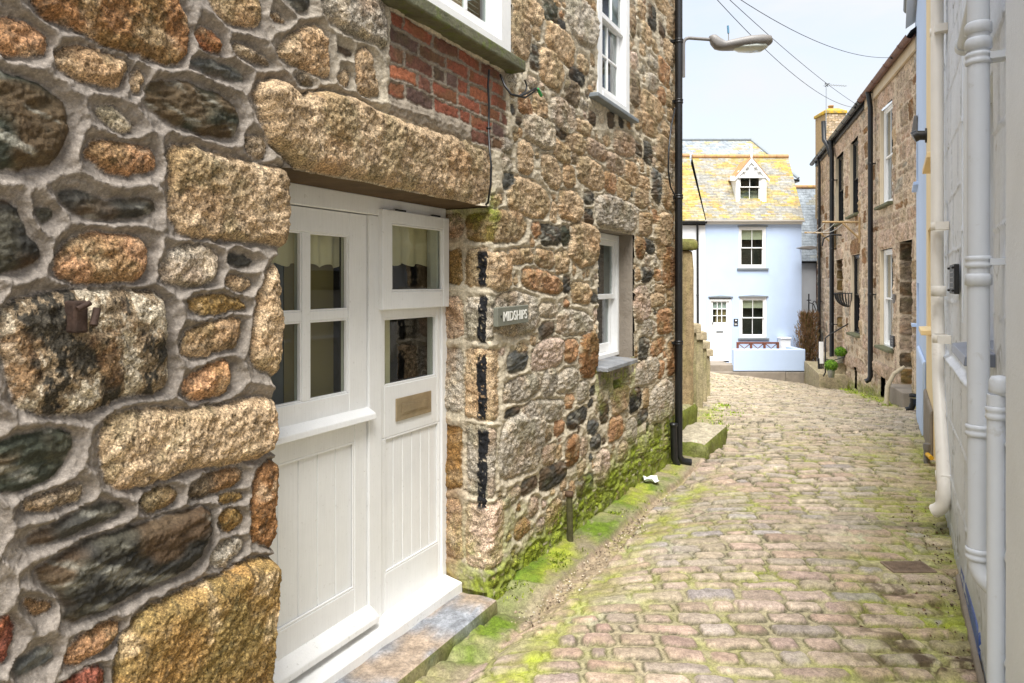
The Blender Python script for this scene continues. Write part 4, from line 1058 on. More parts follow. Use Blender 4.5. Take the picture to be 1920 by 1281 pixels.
# its door
a,b,c,d = DR; mb = MB()
for q in ((a+.002,a+.07,-.14,-.03,c,d-.09),(b-.07,b-.002,-.14,-.03,c,d-.09),(a+.002,b-.002,-.14,-.028,d-.15,d-.06)): mb.box(BH,*q)
mb.build('door_frame',M['white'],blue,.004)
g = [bx_(1337.5),bx_(1363)]; gz_ = [bz_(605),bz_(567)]
mb = MB(); L0,L1,Lz = a+.072,b-.072,d-.152
midz = bz_(613)
mb.box(BH,L0,g[0],-.12,-.06,c+.12,Lz); mb.box(BH,g[1],L1,-.12,-.06,c+.12,Lz); mb.box(BH,g[0],g[1],-.12,-.061,gz_[1],Lz); mb.box(BH,g[0],g[1],-.12,-.061,midz,gz_[0])
mb.box(BH,g[0],g[1],-.12,-.072,c+.25,midz-.012); mb.box(BH,g[0],g[1],-.12,-.062,c+.12,c+.25)
for i in (1,2):
    x = g[0]+(g[1]-g[0])*i/3; mb.box(BH,x-.012,x+.012,-.115,-.063,*gz_); zz = gz_[0]+(gz_[1]-gz_[0])*i/3
    for j in range(3): mb.box(BH,g[0]+(g[1]-g[0])*j/3+(.012 if j else 0),g[0]+(g[1]-g[0])*(j+1)/3-(.012 if j<2 else 0),-.115,-.064,zz-.012,zz+.012)
mb.box(BH,L0-.002,L1+.002,-.12,-.035,c+.05,c+.118)
bd = mb.build('door',M['white'],blue,.004)
q = MB(); q.box(BH,g[0],g[1],-.10,-.095,*gz_); q.build('pane',M['glass'],bd)
q = MB(); q.box(BH,g[0]+.10,g[1]+.05,-.13,-.125,gz_[0],bz_(581)); q.build('curtain',M['rawwood'],bd)
q = MB(); q.box(BH,g[0],g[1]+.02,-.128,-.122,bz_(580.5),gz_[1]); q.build('blind',M['lace'],bd)
q = MB(); q.box(BH,bx_(1344),bx_(1357),-.072,-.055,bz_(624),bz_(620)); q.build('letterbox',M['steel'],bd,.004)
q = MB(); q.tube([BH.P(L0+.05,-.06,bz_(607)),BH.P(L0+.05,-.01,bz_(607)),BH.P(L0+.05,-.01,bz_(603.5))],.014,8); q.build('handle',M['black'],bd)
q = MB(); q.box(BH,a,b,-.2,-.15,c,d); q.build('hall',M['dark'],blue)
q = MB(); q.box(BH,a-.02,b+.05,-.13,.30,c-.17,c-.004); q.build('doorstep',M['cement'],blue,.015)
# roof
RY,RZ = 1.66, None
RZ = EYE+(HOR-294)*(22.9+RY)/F_PX
slates(BH,'roof',blue,(BX0-.01,.13,EZ+.0),(BX1+.04,.13,EZ+.0),(BX0-.01,-RY,RZ),(BX1+.22,-RY,RZ),40,.22,.16,seed=3)
slates(BH,'back_roof',blue,(BX0-.01,-RY-1.9,EZ),(BX1+.04,-RY-1.9,EZ),(BX0-.01,-RY,RZ),(BX1+.22,-RY,RZ),12,.4,.1,seed=4)
ridge_tiles(BH,'ridge_tiles',blue,(BX0-.01,-RY,RZ+.0),(BX1+.22,-RY,RZ+.0),M['terracotta'],.085)
mb = MB(); mb.prism_s(BH,[(0,EZ-.02),(-RY,RZ-.08),(-RY-1.9,EZ-.02)],BX1-.06,BX1); mb.prism_s(BH,[(-RY-1.7,-2.4),(-RY-1.9,-2.4),(-RY-1.9,EZ),(-RY-1.7,EZ)],BX0,BX1); mb.box(BH,BX1-.2,BX1,-RY-1.7,-.25,-2.4,EZ-.02); mb.build('gable',M['blue_wash'],blue)
gutter(BH,'gutter',blue,BX0-.05,BX1+.03,.15,EZ-.01,.06,M['creampipe'],joints=[BX0+.8,BX0+2.2])
mb = MB(); mb.box(BH,BX0,BX1,.004,.05,EZ-.14,EZ-.03); mb.build('fascia',M['white'],blue)
# dormer
DY = 23.25; DF = Frame(0,DY,t=(1,0)); kd = DY/F_PX
dx = lambda x: (x-CX)*kd
dz = lambda y: EYE+(HOR-y)*kd
dm = MB(); x0,x1 = dx(1380),dx(1437); w0,w1,wz0,wz1 = dx(1384.5),dx(1429),dz(380),dz(320); zb,ze_,za = dz(391),dz(331),dz(297)
xm = (x0+x1)/2
dm.box(DF,x0,w0,-.12,0,zb,ze_); dm.box(DF,w1,x1,-.12,0,zb,ze_); dm.box(DF,w0,w1,-.12,-.001,zb,wz0); 
dm.box(DF,w0,w1,-.12,-.001,wz1,ze_); dm.prism(DF,[(x0,ze_+.001),(x1,ze_+.001),(xm,za-.05)],-.12,-.002)
for xx in (x0,x1-.03): dm.prism_s(DF,[(-.12,zb-.0),(-.12,ze_),(-1.45,ze_),(-.70,ze_-.25)],xx,xx+.03)
dorm = dm.build('dormer',M['white'],blue,.004)
sash(DF,blue,w0+.002,w1-.002,wz0+.002,wz1-.002,-.02,.05,.04,2,1,.16,name='dormer_window')
mb = MB(); hs_ = (x1-x0)/2+.09; sl_ = (za-ze_)/((x1-x0)/2)
for sg in (-1,1):
    e_ = (xm+sg*hs_, za-sl_*hs_)
    pts = [(xm,za-.01),(xm,za+.035),(e_[0],e_[1]+.035),(e_[0],e_[1]-.09),(xm,za-.15)]
    mb.prism(DF,pts if sg>0 else pts[::-1],.01,.05)
    for u in (.22,.42): mb.lathe((xm+sg*hs_*u, DY-.03, za-sl_*hs_*u-.19),[(.0,.0),(.06,.03),(.045,.08),(.0,.1)],8)
mb.box(DF,xm-.45,xm+.45,.0,.035,dz(334),dz(331)); mb.build('bargeboard',M['white'],dorm)
mb = MB(); mb.tube([DF.P(xm,.03,za-.05),DF.P(xm,.03,za+.30),DF.P(xm,.03,za+.46)],[.035,.04,.012],8); mb.build('finial',M['white'],dorm)
mb = MB()
for sg in (-1,1):
    p = [DF.P(xm,.06,za+.05),DF.P(xm+sg*hs_,.06,za-sl_*hs_+.05),DF.P(xm+sg*hs_,-1.6,za-sl_*hs_+.05),DF.P(xm,-1.6,za+.05)]
    mb.hexa([(x,y,z-.03) for x,y,z in p]+p)
mb.build('dormer_roof',M['terracotta'],dorm)
mb = MB(); mb.box(DF,x0-.22,x0-.06,.0,.1,ze_-.16,ze_+.0); mb.build('hopper',M['white'],dorm,.01)
# plaques, raised letters, vent box
t = thing('door_plaque', BH.P(bx_(1379),.01,bz_(606)), 'small dark slate plaque with a white motif between the blue cottage door and window', 'plaque')
q = MB(); q.box(BH,bx_(1375.5),bx_(1383.5),.002,.02,bz_(605),bz_(598)); q.box(BH,bx_(1375.5),bx_(1383.5),.002,.02,bz_(611),bz_(606)); q.build('slab',M['iron'],t,.004)
q = MB(); q.lathe(BH.P(bx_(1379.5),.024,bz_(603)),[(0,0),(.03,.015),(.03,.045),(0,.06)],8); q.build('motif',M['lettering'],t)
q = MB(); q.box(BH,bx_(1377),bx_(1382),.02,.024,bz_(609.2),bz_(608.2)); q.box(BH,bx_(1377),bx_(1381),.02,.024,bz_(607.5),bz_(606.8)); q.build('lettering',M['lettering'],t)
t = thing('meter_box', BH.P(bx_(1473),.2,-1), 'plain white meter box behind the low blue wall', 'meter box')
q = MB(); Xa,Xb = fp(1463,0,22.6)[0],fp(1484,0,22.6)[0]; q.box(BH,Xa+.02,Xb-.02,.05,.3,-1.4,fp(0,636,22.6)[1]); q.build('cabinet',M['white'],t,.01)
q = MB(); q.box(BH,Xa,Xb,.03,.33,fp(0,636,22.6)[1],fp(0,633,22.6)[1]); q.build('lid',M['white'],t,.01)
# low front wall
LY = 21.55; LF = Frame(0,LY,t=(1,0)); lx = lambda x:(x-CX)*LY/F_PX
lz = lambda y: EYE+(HOR-y)*LY/F_PX
t = thing('front_wall', LF.P(lx(1443),0,-1.5), 'low pale blue garden wall on a granite plinth in front of the blue cottage', 'wall')
q = MB(); q.box(LF,lx(1376),lx(1510.5),-.22,0,lz(696.5),lz(655)); q.box(LF,lx(1510.5)-.2,lx(1510.5)-.002,-1.1,-.22,lz(696.5),lz(655)-.002); q.build('rendered_wall',M['blue_wash'],t,.03,3)
q = MB(); q.box(LF,lx(1325),lx(1473),-.4,.02,-2.3,lz(697.5)); q.build('plinth',M['cement'],t,.02)
q = MB(); q.box(LF,lx(1473.6),lx(1512),-.4,.018,-2.3,lz(698)); q.build('plinth',M['cement'],t,.02)
t = thing('terrace_step', LF.P(lx(1350),-.6,-1.2), 'pale stone step in front of the blue cottage door', 'step')
q = MB(); q.box(LF,lx(1300),lx(1377),-1.2,-.1,-2.2,fp(0,685,LY)[1]); q.build('tread',M['cement'],t,.02)
# bench
BYc = 22.45; QF = Frame(0,BYc,t=(1,0)); qx_ = lambda x:(x-CX)*BYc/F_PX
qz = lambda y: EYE+(HOR-y)*BYc/F_PX
t = thing('garden_bench', QF.P(qx_(1421),0,-1.3), 'brown wooden garden bench with crossed back panels behind the low blue wall', 'bench')
s0,s1,z1 = qx_(1381),qx_(1460.5),qz(641.5); z0 = z1-.42
q = MB(); q.box(QF,s0,s1,-.03,.03,z1-.06,z1); q.box(QF,s0,s1,-.025,.025,z0,z0+.05)
for i in range(4):
    x = s0+(s1-s0-.07)*i/3; q.box(QF,x,x+.07,-.028,.028,z0+.05,z1-.06)
q.build('back_frame',M['wood'],t,.004)
for i in range(3):
    a = s0+(s1-s0-.07)*i/3+.07; b = s0+(s1-s0-.07)*(i+1)/3
    q = MB(); q.tube([QF.P(a,0,z0+.05),QF.P(b,0,z1-.06)],.014,6); q.tube([QF.P(a,.016,z1-.06),QF.P(b,.016,z0+.05)],.014,6); q.build('cross',M['wood'],t)
q = MB()
for i in range(4): q.box(QF,s0,s1,.05+i*.11,.14+i*.11,z0-.12,z0-.09)
q.build('seat',M['wood'],t)
for x in (s0,s1-.07):
    for d in (-.03,.42): q = MB(); q.box(QF,x,x+.06,d,d+.05,-1.45,z0+(.0 if d<0 else -.12)); q.build('leg',M['wood'],t)
# small lamp on the blue cottage
t = thing('wall_lamp', BH.P(bx_(1503),.0,bz_(466)), 'pale grey street lamp bracketed from the right end of the blue cottage', 'street lamp')
q = MB(); q.tube([BH.P(bx_(1500),.02,bz_(466)),BH.P(bx_(1500),.5,bz_(466)),BH.P(bx_(1512)*.98,.62,bz_(465))],.02,8); q.build('arm',M['lampgrey'],t)
q = MB(); q.prism(BH,[(bx_(1481),bz_(467)),(bx_(1490),bz_(464)),(bx_(1504),bz_(463)),(bx_(1514),bz_(464.5)),(bx_(1514),bz_(468)),(bx_(1505),bz_(470)),(bx_(1490),bz_(469))],.42,.72); q.build('head',M['lampgrey'],t,.02)
# ------------------------------------------------------------------ white neighbour
wh = thing('white_cottage', (5,22.9,-1.2), 'white cottage with black gutter joined to the left of the blue cottage', 'house')
NX0 = 1.0; EZ2 = bz_(416)
WN = (3.2,4.2,1.4,2.8)
wall_grid(BH,'wall',NX0,BX0-.004,-2.4,EZ2,[WN],.16,M['whitewash'],wh,.01)
sash(BH,wh,WN[0]+.002,WN[1]-.002,WN[2]+.002,WN[3]-.002,-.03,.075,.04,2,1,.2)
slates(BH,'roof',wh,(NX0,.14,EZ2+.02),(BX0-.03,.14,EZ2+.02),(NX0,-RY,RZ+.03),(BX0-.12,-RY,RZ+.03),39,.22,.34,seed=8)
slates(BH,'back_roof',wh,(NX0,-RY-1.9,EZ2),(BX0-.03,-RY-1.9,EZ2),(NX0,-RY,RZ+.02),(BX0-.12,-RY,RZ+.02),10,.4,.1,seed=9)
ridge_tiles(BH,'ridge_tiles',wh,(NX0,-RY,RZ+.03),(BX0-.1,-RY,RZ+.03),M['terracotta'],.08)
gutter(BH,'gutter',wh,NX0,BX0+.0,.15,EZ2-.01,.065,M['black'],joints=[5.2,5.9])
mb = MB(); mb.box(BH,NX0,BX0-.02,.012,.08,EZ2-.12,EZ2-.03); mb.build('fascia',M['black'],wh)
mb = MB(); mb.prism_s(BH,[(0,EZ2-.02),(-RY,RZ-.08),(-RY-1.9,EZ2-.02)],NX0,NX0+.06); mb.box(BH,NX0,NX0+.2,-RY-1.7,-.25,-2.4,EZ2-.02); mb.box(BH,NX0,BX0-.1,-RY-1.9,-RY-1.7,-2.4,EZ2); mb.build('gable',M['whitewash'],wh)
px_ = bx_(1306.5)
downpipe('downpipe','thin black downpipe on the white cottage beside the blue cottage',[BH.P(px_-.03,.16,EZ2-.08),BH.P(px_,.09,EZ2-.25),BH.P(px_+.02,.075,-1.2)],.036,M['black'],[2.9,1.2,-.2],BH,'black downpipes')
# ------------------------------------------------------------------ big slate roof behind, and grey roofed house to the right
gh = thing('grey_roofed_house', (7,29,0), 'large house with plain grey slate hipped roof rising behind the blue cottage', 'house')
GF = Frame(0,29,t=(1,0)); rz = EYE+(HOR-263)*29/F_PX; rx = (1408-CX)*29/F_PX; ez = EYE+(HOR-336)*27/F_PX; exr = (1497-CX)*27/F_PX
slates(GF,'roof',gh,(1.5,2.0,ez),(exr,2.0,ez),(1.5,0,rz),(rx,0,rz),22,.30,.02,'8e959a',seed=12)
slates(GF,'hip_roof',gh,(exr,2.0,ez),(exr,-2.0,ez),(rx,0,rz),(rx+.02,-.02,rz),22,.30,.02,'7d8489',seed=13)
mb = MB(); mb.tube([GF.P(1.5,0,rz+.02),GF.P(rx,0,rz+.02)],.07,8); mb.tube([GF.P(rx,0,rz+.02),GF.P(exr,2.0,ez+.03)],.06,8); mb.build('ridge',M['sill'],gh)
mb = MB(); mb.box(GF,1.5,exr-.3,-2.0,1.75,-2.4,ez-.05); mb.build('wall',M['whitewash'],gh)
mb = MB(); mb.box(GF,1.5,exr+.02,1.95,2.07,ez-.10,ez-.02); mb.box(GF,exr-.04,exr+.06,-2,1.95,ez-.10,ez-.02); mb.build('gutter',M['black'],gh)
sh = thing('slate_roofed_cottage', (11.3,25,-1.2), 'white walled cottage with grey slate roof and orange ridge between blue cottage and granite house', 'house')
SF = Frame(0,25.2,t=(1,0)); sx0 = (1496-CX)*25.2/F_PX; gzv = EYE+(HOR-490)*25.2/F_PX; rz2 = EYE+(HOR-352)*27.0/F_PX
slates(SF,'roof',sh,(sx0,.12,gzv),(15,.12,gzv),(sx0+.2,-1.8,rz2),(15,-1.8,rz2),28,.28,-.1,'8e959a',seed=15)
ridge_tiles(SF,'ridge_tiles',sh,(sx0,-1.8,rz2+.02),(15,-1.8,rz2+.02),M['terracotta'],.08)
gutter(SF,'gutter',sh,sx0,15,.16,gzv-.02,.06,M['black'])
mb = MB(); mb.box(SF,sx0+.12,15,-3.6,0,-2.6,gzv-.03); mb.prism_s(SF,[(0,gzv-.03),(-1.8,rz2-.08),(-3.6,gzv-.03)],sx0+.12,sx0+.2); mb.build('wall',M['whitewash'],sh)
mb = MB(); mb.box(SF,(1530-CX)*25.2/F_PX,(1530-CX)*25.2/F_PX+.2,.003,.06,EYE+(HOR-568)*25.2/F_PX,gzv-.08); mb.build('doorpost',M['brownpipe'],sh)
FLATR = lambda S,Z: .0
# ------------------------------------------------------------------ granite house on the right
RS0,RS1 = RH.sx(1724), 24.9
gr = thing('granite_house', RH.P(18,-2,-1), 'brown granite block house with sash windows and black and brown gutters', 'house')
def rh(x0,x1,y0,y1):
    xm = (x0+x1)/2; y0,y1 = min(y0,y1),max(y0,y1)
    return (RH.sx(x1), RH.sx(x0), RH.px(xm,y1)[1], RH.px(xm,y0)[1])
EAV = 5.75
WA = rh(1651.5,1673,383,196); WB = rh(1651.5,1674,652,467); WC = rh(1594.5,1609,403,262); WD = rh(1596.5,1611.5,626,478)
WE = rh(1568,1581.5,418,290); DA = rh(1567.5,1580,683,487); DB = rh(1684,1709.5,728,452); BA = rh(1601,1607,728,688); BB_ = rh(1649,1660,750,706)
HO = [WA,WB,WC,WD,WE,DA,DB,BA,BB_]
GS = []
rocc = Occ(RS0-.6, RS1+5.2, -2.8, 6.2, .02)
for a,b,c,d in HO: rocc.rect(a-.01,b+.01,c,d)
def gadd(s0,s1,z0,z1,code,H=.03):
    st = Stone(blob((s0+s1)/2,(z0+z1)/2,(s1-s0)/2*1.05,(z1-z0)/2*1.05,rng.uniform(-.02,.02),5.5,.03,14), code, H, .025)
    GS.append(st); rocc.mark(st,.012); return st
for W_ in (WA,WB,WC,WD,WE,DA,DB): gadd(W_[0]-.16,W_[1]+.16,W_[3]+.01,W_[3]+rng.uniform(.30,.42),'H' if W_ is not WD else 'U',.04)
GS[-1].c = 'H'
gadd(RH.sx(1625),RH.sx(1583),RH.px(1604,684)[1]-.15,RH.px(1604,684)[1]+.18,'H',.05)
gadd(RH.sx(1690),RH.sx(1640),RH.px(1665,700)[1]-.15,RH.px(1665,700)[1]+.15,'H',.05)
for W_ in (WA,WB,WC,WD,DB,DA):
    for side in (0,1):
        z = W_[2]
        while z < W_[3]-.1:
            h_ = rng.uniform(.26,.42); w_ = rng.choice((.18,.34)); e = W_[side]
            z2 = min(z+h_,W_[3])
            st = Stone(blob(e+(-w_/2 if side==0 else w_/2),(z+z2)/2,w_/2,(z2-z)/2*.98,0,6,.02,14), rng.choice('HHJTPI'), .03,.02)
            if rocc.fits(st,-.05): GS.append(st); rocc.mark(st,.01)
            z = z2+.015
zz = -2.7
while zz < 6.0:
    hh = rng.uniform(.24,.42); s_ = RS0-.5+rng.uniform(-.3,0)
    while s_ < RS1+1:
        w_ = rng.uniform(.28,.72); k = rng.random()
        parts = [(zz,zz+hh)] if k > .2 else [(zz,zz+hh*.5),(zz+hh*.5,zz+hh)]
        for a_,b_ in parts:
            st = Stone(rrect(s_+.010,s_+w_-.010,a_+.010,b_-.010,rng.uniform(.02,.05),.018), rng.choice('HHHIIYYJPGU'), .026*rng.uniform(.6,1.3), .02)
            if rocc.fits(st,-.03): GS.append(st); rocc.mark(st,.004)
        s_ += w_
    zz += hh
fill(rocc, GS, [(.2,.4,.55,1.0,3000),(.12,.2,.5,1.1,5000),(.08,.12,.5,1.1,4000)], 'HHHHIIYYJPG', (RS0-.5,RS1+5,-2.7,6.1), .03, .022)
def mortar_rh(S,Z): return np.broadcast_to(np.array(lin('c8b59c'),np.float32), S.shape+(3,))
SLr = snap(lines(RS0, RS1, lambda s:.028 if s<16 else .036), [RS0,RS1]+[v for h in HO for v in h[:2]])
ZLr = snap(lines(-2.7, EAV, lambda z:.022), [v for h in HO for v in h[2:]])
S,Z,H,C,G,ID,INS = field(SLr, ZLr, GS, 9, mortar_rh, FLATR, .014, 1.2)
gz_row = ground(RH.o[0]+RH.t[0]*S, RH.t[1]*S)
C = mossify(S,Z,C,.55*smooth(.5,.05,Z-gz_row)+.12*smooth(1.2,.2,Z-gz_row))
def placeF(F,S_,D_,Z_): return np.stack([F.o[0]+F.t[0]*S_+F.n[0]*D_, F.o[1]+F.t[1]*S_+F.n[1]*D_, Z_],-1)
for a,b,c,d in HO:
    for e in (a,b): H = H-.03*np.clip(1-np.abs(S-e)/.04,0,1)**2*((Z>c-.02)&(Z<d+.02))
V_ = placeF(RH,S,H,Z); sm = (SLr[:-1]+SLr[1:])/2; zm = (ZLr[:-1]+ZLr[1:])/2
keep = np.ones((len(ZLr)-1,len(SLr)-1),bool)
for a,b,c,d in HO: keep &= ~(((sm>a)&(sm<b))[None,:]&((zm>c)&(zm<d))[:,None])
CO = np.concatenate([C.reshape(-1,3),G.reshape(-1,1)],1)
Vc,Cc,Fc = compact(V_.reshape(-1,3),CO,grid_faces(*S.shape).reshape(len(ZLr)-1,len(SLr)-1,4)[keep])
# reveals: far jambs of each opening face the viewer
def rreveal(h, e, sign, depth, codes, big=False):
    global Vc,Cc,Fc
    zl = ZLr[(ZLr>=h[2]-1e-6)&(ZLr<=h[3]+1e-6)]; bl = np.concatenate([[0,.01,.02],np.linspace(.04,depth,14)])
    st=[]; z=h[2]
    while z<h[3]:
        z2=min(z+rng.uniform(.28,.42),h[3]); st.append(Stone(blob(e+sign*depth/2,(z+z2)/2,depth*.56,(z2-z)/2*.98,0,6,.03,14),rng.choice(codes),.025,.02)); z=z2+.012
    ul = np.sort(e+sign*bl); s_,z_,h_,c_,g_,_,_ = field(ul,zl,st,9,mortar_rh,FLATR)
    if sign<0: h_,c_,g_ = h_[:,::-1],c_[:,::-1],g_[:,::-1]
    B,Zg = np.meshgrid(bl,zl); rp = np.clip(B/.04,0,1)
    i = int(np.argmin(np.abs(SLr-e))); js = np.where((ZLr>=h[2]-1e-6)&(ZLr<=h[3]+1e-6))[0]
    he = H[js,i][:,None]
    P_ = placeF(RH, e+(-sign)*(-1)*0+(h_*rp)*(1 if sign>0 else -1)*1.0*(-1 if False else 1), he*(1-rp)-B, Zg)
    f = grid_faces(*B.shape)+len(Vc)
    Vc = np.concatenate([Vc,P_.reshape(-1,3)]); Cc = np.concatenate([Cc,np.concatenate([c_.reshape(-1,3),g_.reshape(-1,1)],1)]); Fc = np.concatenate([Fc,f])
# note: an opening's far jamb (larger s) faces back along -s, so its stones stand out towards -s
rreveal(DB,DB[1],-1,.62,'MJEM'); rreveal(DA,DA[1],-1,.5,'JEJM'); rreveal(DB,DB[0],1,.5,'J'); rreveal(DA,DA[0],1,.3,'J')
# near gable end
ul = lines(RS0-.5,RS0,lambda s:.04)
mesh_obj('wall', Vc, Fc, M['granite'], gr, Cc, True)
mb = MB()
mb.box(RH,RS0-.03,RS0-.002,-6.5,-.02,-2.8,EAV); mb.box(RH,RS1-.3,RS1-.0,-6.5,-.02,-2.8,EAV); mb.box(RH,RS0,RS1,-6.7,-6.5,-2.8,EAV)
mb.prism_s(RH,[(0,EAV),(-3.2,8.4),(-6.5,EAV)],RS0-.03,RS0-.004); mb.prism_s(RH,[(0,EAV),(-3.2,8.4),(-6.5,EAV)],RS1-.28,RS1-.02)
mb.build('gable',M['cement'],gr)
ssplit = RH.sx(1627)
slates(RH,'roof',gr,(RS0-.1,.16,EAV+.12),(RS1+.1,.16,EAV+.12),(RS0-.1,-3.2,8.5),(RS1+.1,-3.2,8.5),26,.35,.05,'82888b',seed=21)
slates(RH,'back_roof',gr,(RS0-.1,-6.6,EAV+.12),(RS1+.1,-6.6,EAV+.12),(RS0-.1,-3.2,8.5),(RS1+.1,-3.2,8.5),12,.5,.05,'82888b',seed=22)
gzn = RH.px(1693,92,.2)[1]; gzf = RH.px(1580,238,.2)[1]
GZ = EAV+.08
gutter(RH,'gutter',gr,RS0-.05,ssplit,.15,GZ,.075,M['brownpipe'],joints=list(np.arange(RS0+.5,ssplit,1.1)))
gutter(RH,'gutter',gr,ssplit+.002,RS1+.25,.15,GZ-.02,.075,M['black'],joints=list(np.arange(ssplit+.25,RS1,.95)))
mb = MB(); mb.box(RH,RS0,ssplit,.02,.07,GZ-.24,GZ-.02); mb.build('fascia',plain('cream fascia','c9b79a',.6,.1),gr,.004)
mb = MB(); mb.box(RH,ssplit,RS1,.02,.07,GZ-.17,GZ-.03); mb.build('fascia',M['black'],gr,.004)
# windows
CREAMR = plain('cream reveal','d6c6aa',.8,.1)
wp = dict(casing=.07,stile=.04)
for W_ in (WA,WB): sash(RH,gr,W_[0]+.002,W_[1]-.002,W_[2]+.002,W_[3]-.002,-.055,.07,.045,2,1,.0,back='inner_grey')
mdark = M['black']
for W_ in (WC,WD,WE): 
    w = sash(RH,gr,W_[0]+.002,W_[1]-.002,W_[2]+.002,W_[3]-.002,-.065,.05,.04,1,1,.0,mat=mdark)
    mb = MB(); mb.box(RH,W_[1]-.012,W_[1]+.05,-.063,.012,W_[2]+.01,W_[3]-.01); mb.build('window_reveal',CREAMR,gr,.004)
for W_ in (WA,WB): 
    mb = MB(); mb.box(RH,W_[1]-.012,W_[1]+.05,-.053,.012,W_[2]+.01,W_[3]-.01); mb.build('window_reveal',CREAMR,gr,.004)
for W_ in (WA,WB,WC,WD,WE): sill(RH,gr,W_[0]-.10,W_[1]+.12,-.2,.11,W_[2]+.0,.06,M['sill_moss'],.02,.012)
for W_ in (DA,DB):
    q = MB(); q.box(RH,W_[0]+.01,W_[1]-.01,-.60,-.54,W_[2]-.3,W_[3]); dd_ = q.build('door',M['blue'] if W_ is DA else M['black'],gr)
    for j in (.15,.55):
        q = MB(); q.box(RH,W_[0]+.12,W_[1]-.12,-.54,-.53,W_[2]+j*(W_[3]-W_[2]),W_[2]+(j+.32)*(W_[3]-W_[2])); q.build('panel',M['black'],dd_,.006)
for W_ in (BA,BB_):
    q = MB(); q.box(RH,W_[0],W_[1],-.20,-.16,W_[2]-.3,W_[3]); q.build('basement_window',M['black'],gr)
for W_,hh in ((DB,.40),):
    q = MB(); q.box(RH,W_[0]-.15,W_[1]+.05,-.62,.18,-2.3,W_[2]+.005); q.build('doorstep',M['cement'],gr,.02)
# chimney
cs_,cd_ = RS1-.12,-.62
t_ch = thing('brick_chimney', RH.P(cs_+.3,cd_,5), 'stone and brick chimney with yellow lichen on its cap behind the black gutter', 'chimney')
CY = 24.6; cfx = lambda x: (x-CX)*CY/F_PX
cfz = lambda y: EYE+(HOR-y)*CY/F_PX
CF = Frame(0,CY,t=(1,0))
brick=[];zz=cfz(300);r_=0
while zz < cfz(213):
    s_=cfx(1548)-(.12 if r_%2 else 0)
    while s_<cfx(1586):
        brick.append(Stone([(max(s_,cfx(1548))+.004,zz),(min(s_+.22,cfx(1586))-.008,zz),(min(s_+.22,cfx(1586))-.008,zz+.075),(max(s_,cfx(1548))+.004,zz+.075)],rng.choice('TJTYI'),.012,.006,True)) if min(s_+.22,cfx(1586))-max(s_,cfx(1548))>.05 else None
        s_+=.23
    zz+=.088;r_+=1
sl_=np.linspace(cfx(1548),cfx(1586),60); zl_=np.linspace(cfz(300),cfz(213),110)
s_,z_,h_,c_,g_,_,_ = field(sl_,zl_,brick,31,lambda S,Z: np.broadcast_to(np.array(lin('8d7b5c'),np.float32),S.shape+(3,)),FLATR)
q = MB(); q.box(CF,cfx(1548)+.01,cfx(1586)-.01,-.85,-.02,4.0,cfz(213)-.01); q.build('stack',M['rawwood'],t_ch)
mesh_obj('brick_face',placeF(CF,s_,h_,z_),grid_faces(*s_.shape),M['granite'],t_ch,np.concatenate([c_.reshape(-1,3),g_.reshape(-1,1)],1),True)
lich = plain('lichened cap','a08a50',.9,.3,8,40,.6,.01,dirt='d0a41c',dirt_amt=.55,ds=7)
q = MB(); q.box(CF,cfx(1546),cfx(1588),-.9,.04,cfz(213),cfz(207)); q.hexa([CF.P(cfx(1547),0,cfz(207)),CF.P(cfx(1587),0,cfz(207)),CF.P(cfx(1587),-.86,cfz(207)),CF.P(cfx(1547),-.86,cfz(207)),CF.P(cfx(1557),-.2,cfz(200.5)),CF.P(cfx(1579),-.2,cfz(200.5)),CF.P(cfx(1579),-.66,cfz(200.5)),CF.P(cfx(1557),-.66,cfz(200.5))]); q.build('cap',lich,t_ch,.02)
q = MB(); q.lathe(CF.P(cfx(1568),-.42,cfz(201)),[(.0,0),(.09,0),(.085,.12),(.10,.13),(.10,.16),(.0,.16)],14); q.build('pot',M['terracotta'],t_ch)
# aerial
t = thing('tv_aerial', CF.P(cfx(1548.5),.1,cfz(236)), 'thin television aerial on a mast clamped to the chimney side', 'aerial')
q = MB(); q.tube([CF.P(cfx(1548),.03,cfz(250)),CF.P(cfx(1548.5),.03,cfz(157))],.014,6); q.build('mast',M['steel'],t)
q = MB(); q.tube([CF.P(cfx(1545.5),.03,cfz(159)),CF.P(cfx(1587),.03,cfz(162))],.010,6); q.build('boom',M['steel'],t)
for i in range(9):
    x = 1547+i*4.6; q = MB(); hh_=.18 if i<2 else .10; q.tube([CF.P(cfx(x),.03-hh_,cfz(159.2+i*.33)),CF.P(cfx(x),.03+hh_,cfz(159.2+i*.33))],.007,5); q.build('element',M['steel'],t)
q = MB(); q.tube([CF.P(cfx(1546),.03,cfz(163)),CF.P(cfx(1554),.03,cfz(157))],.018,6); q.tube([CF.P(cfx(1546),.03,cfz(156)),CF.P(cfx(1552),.03,cfz(163))],.014,6); q.build('reflector',M['iron'],t)
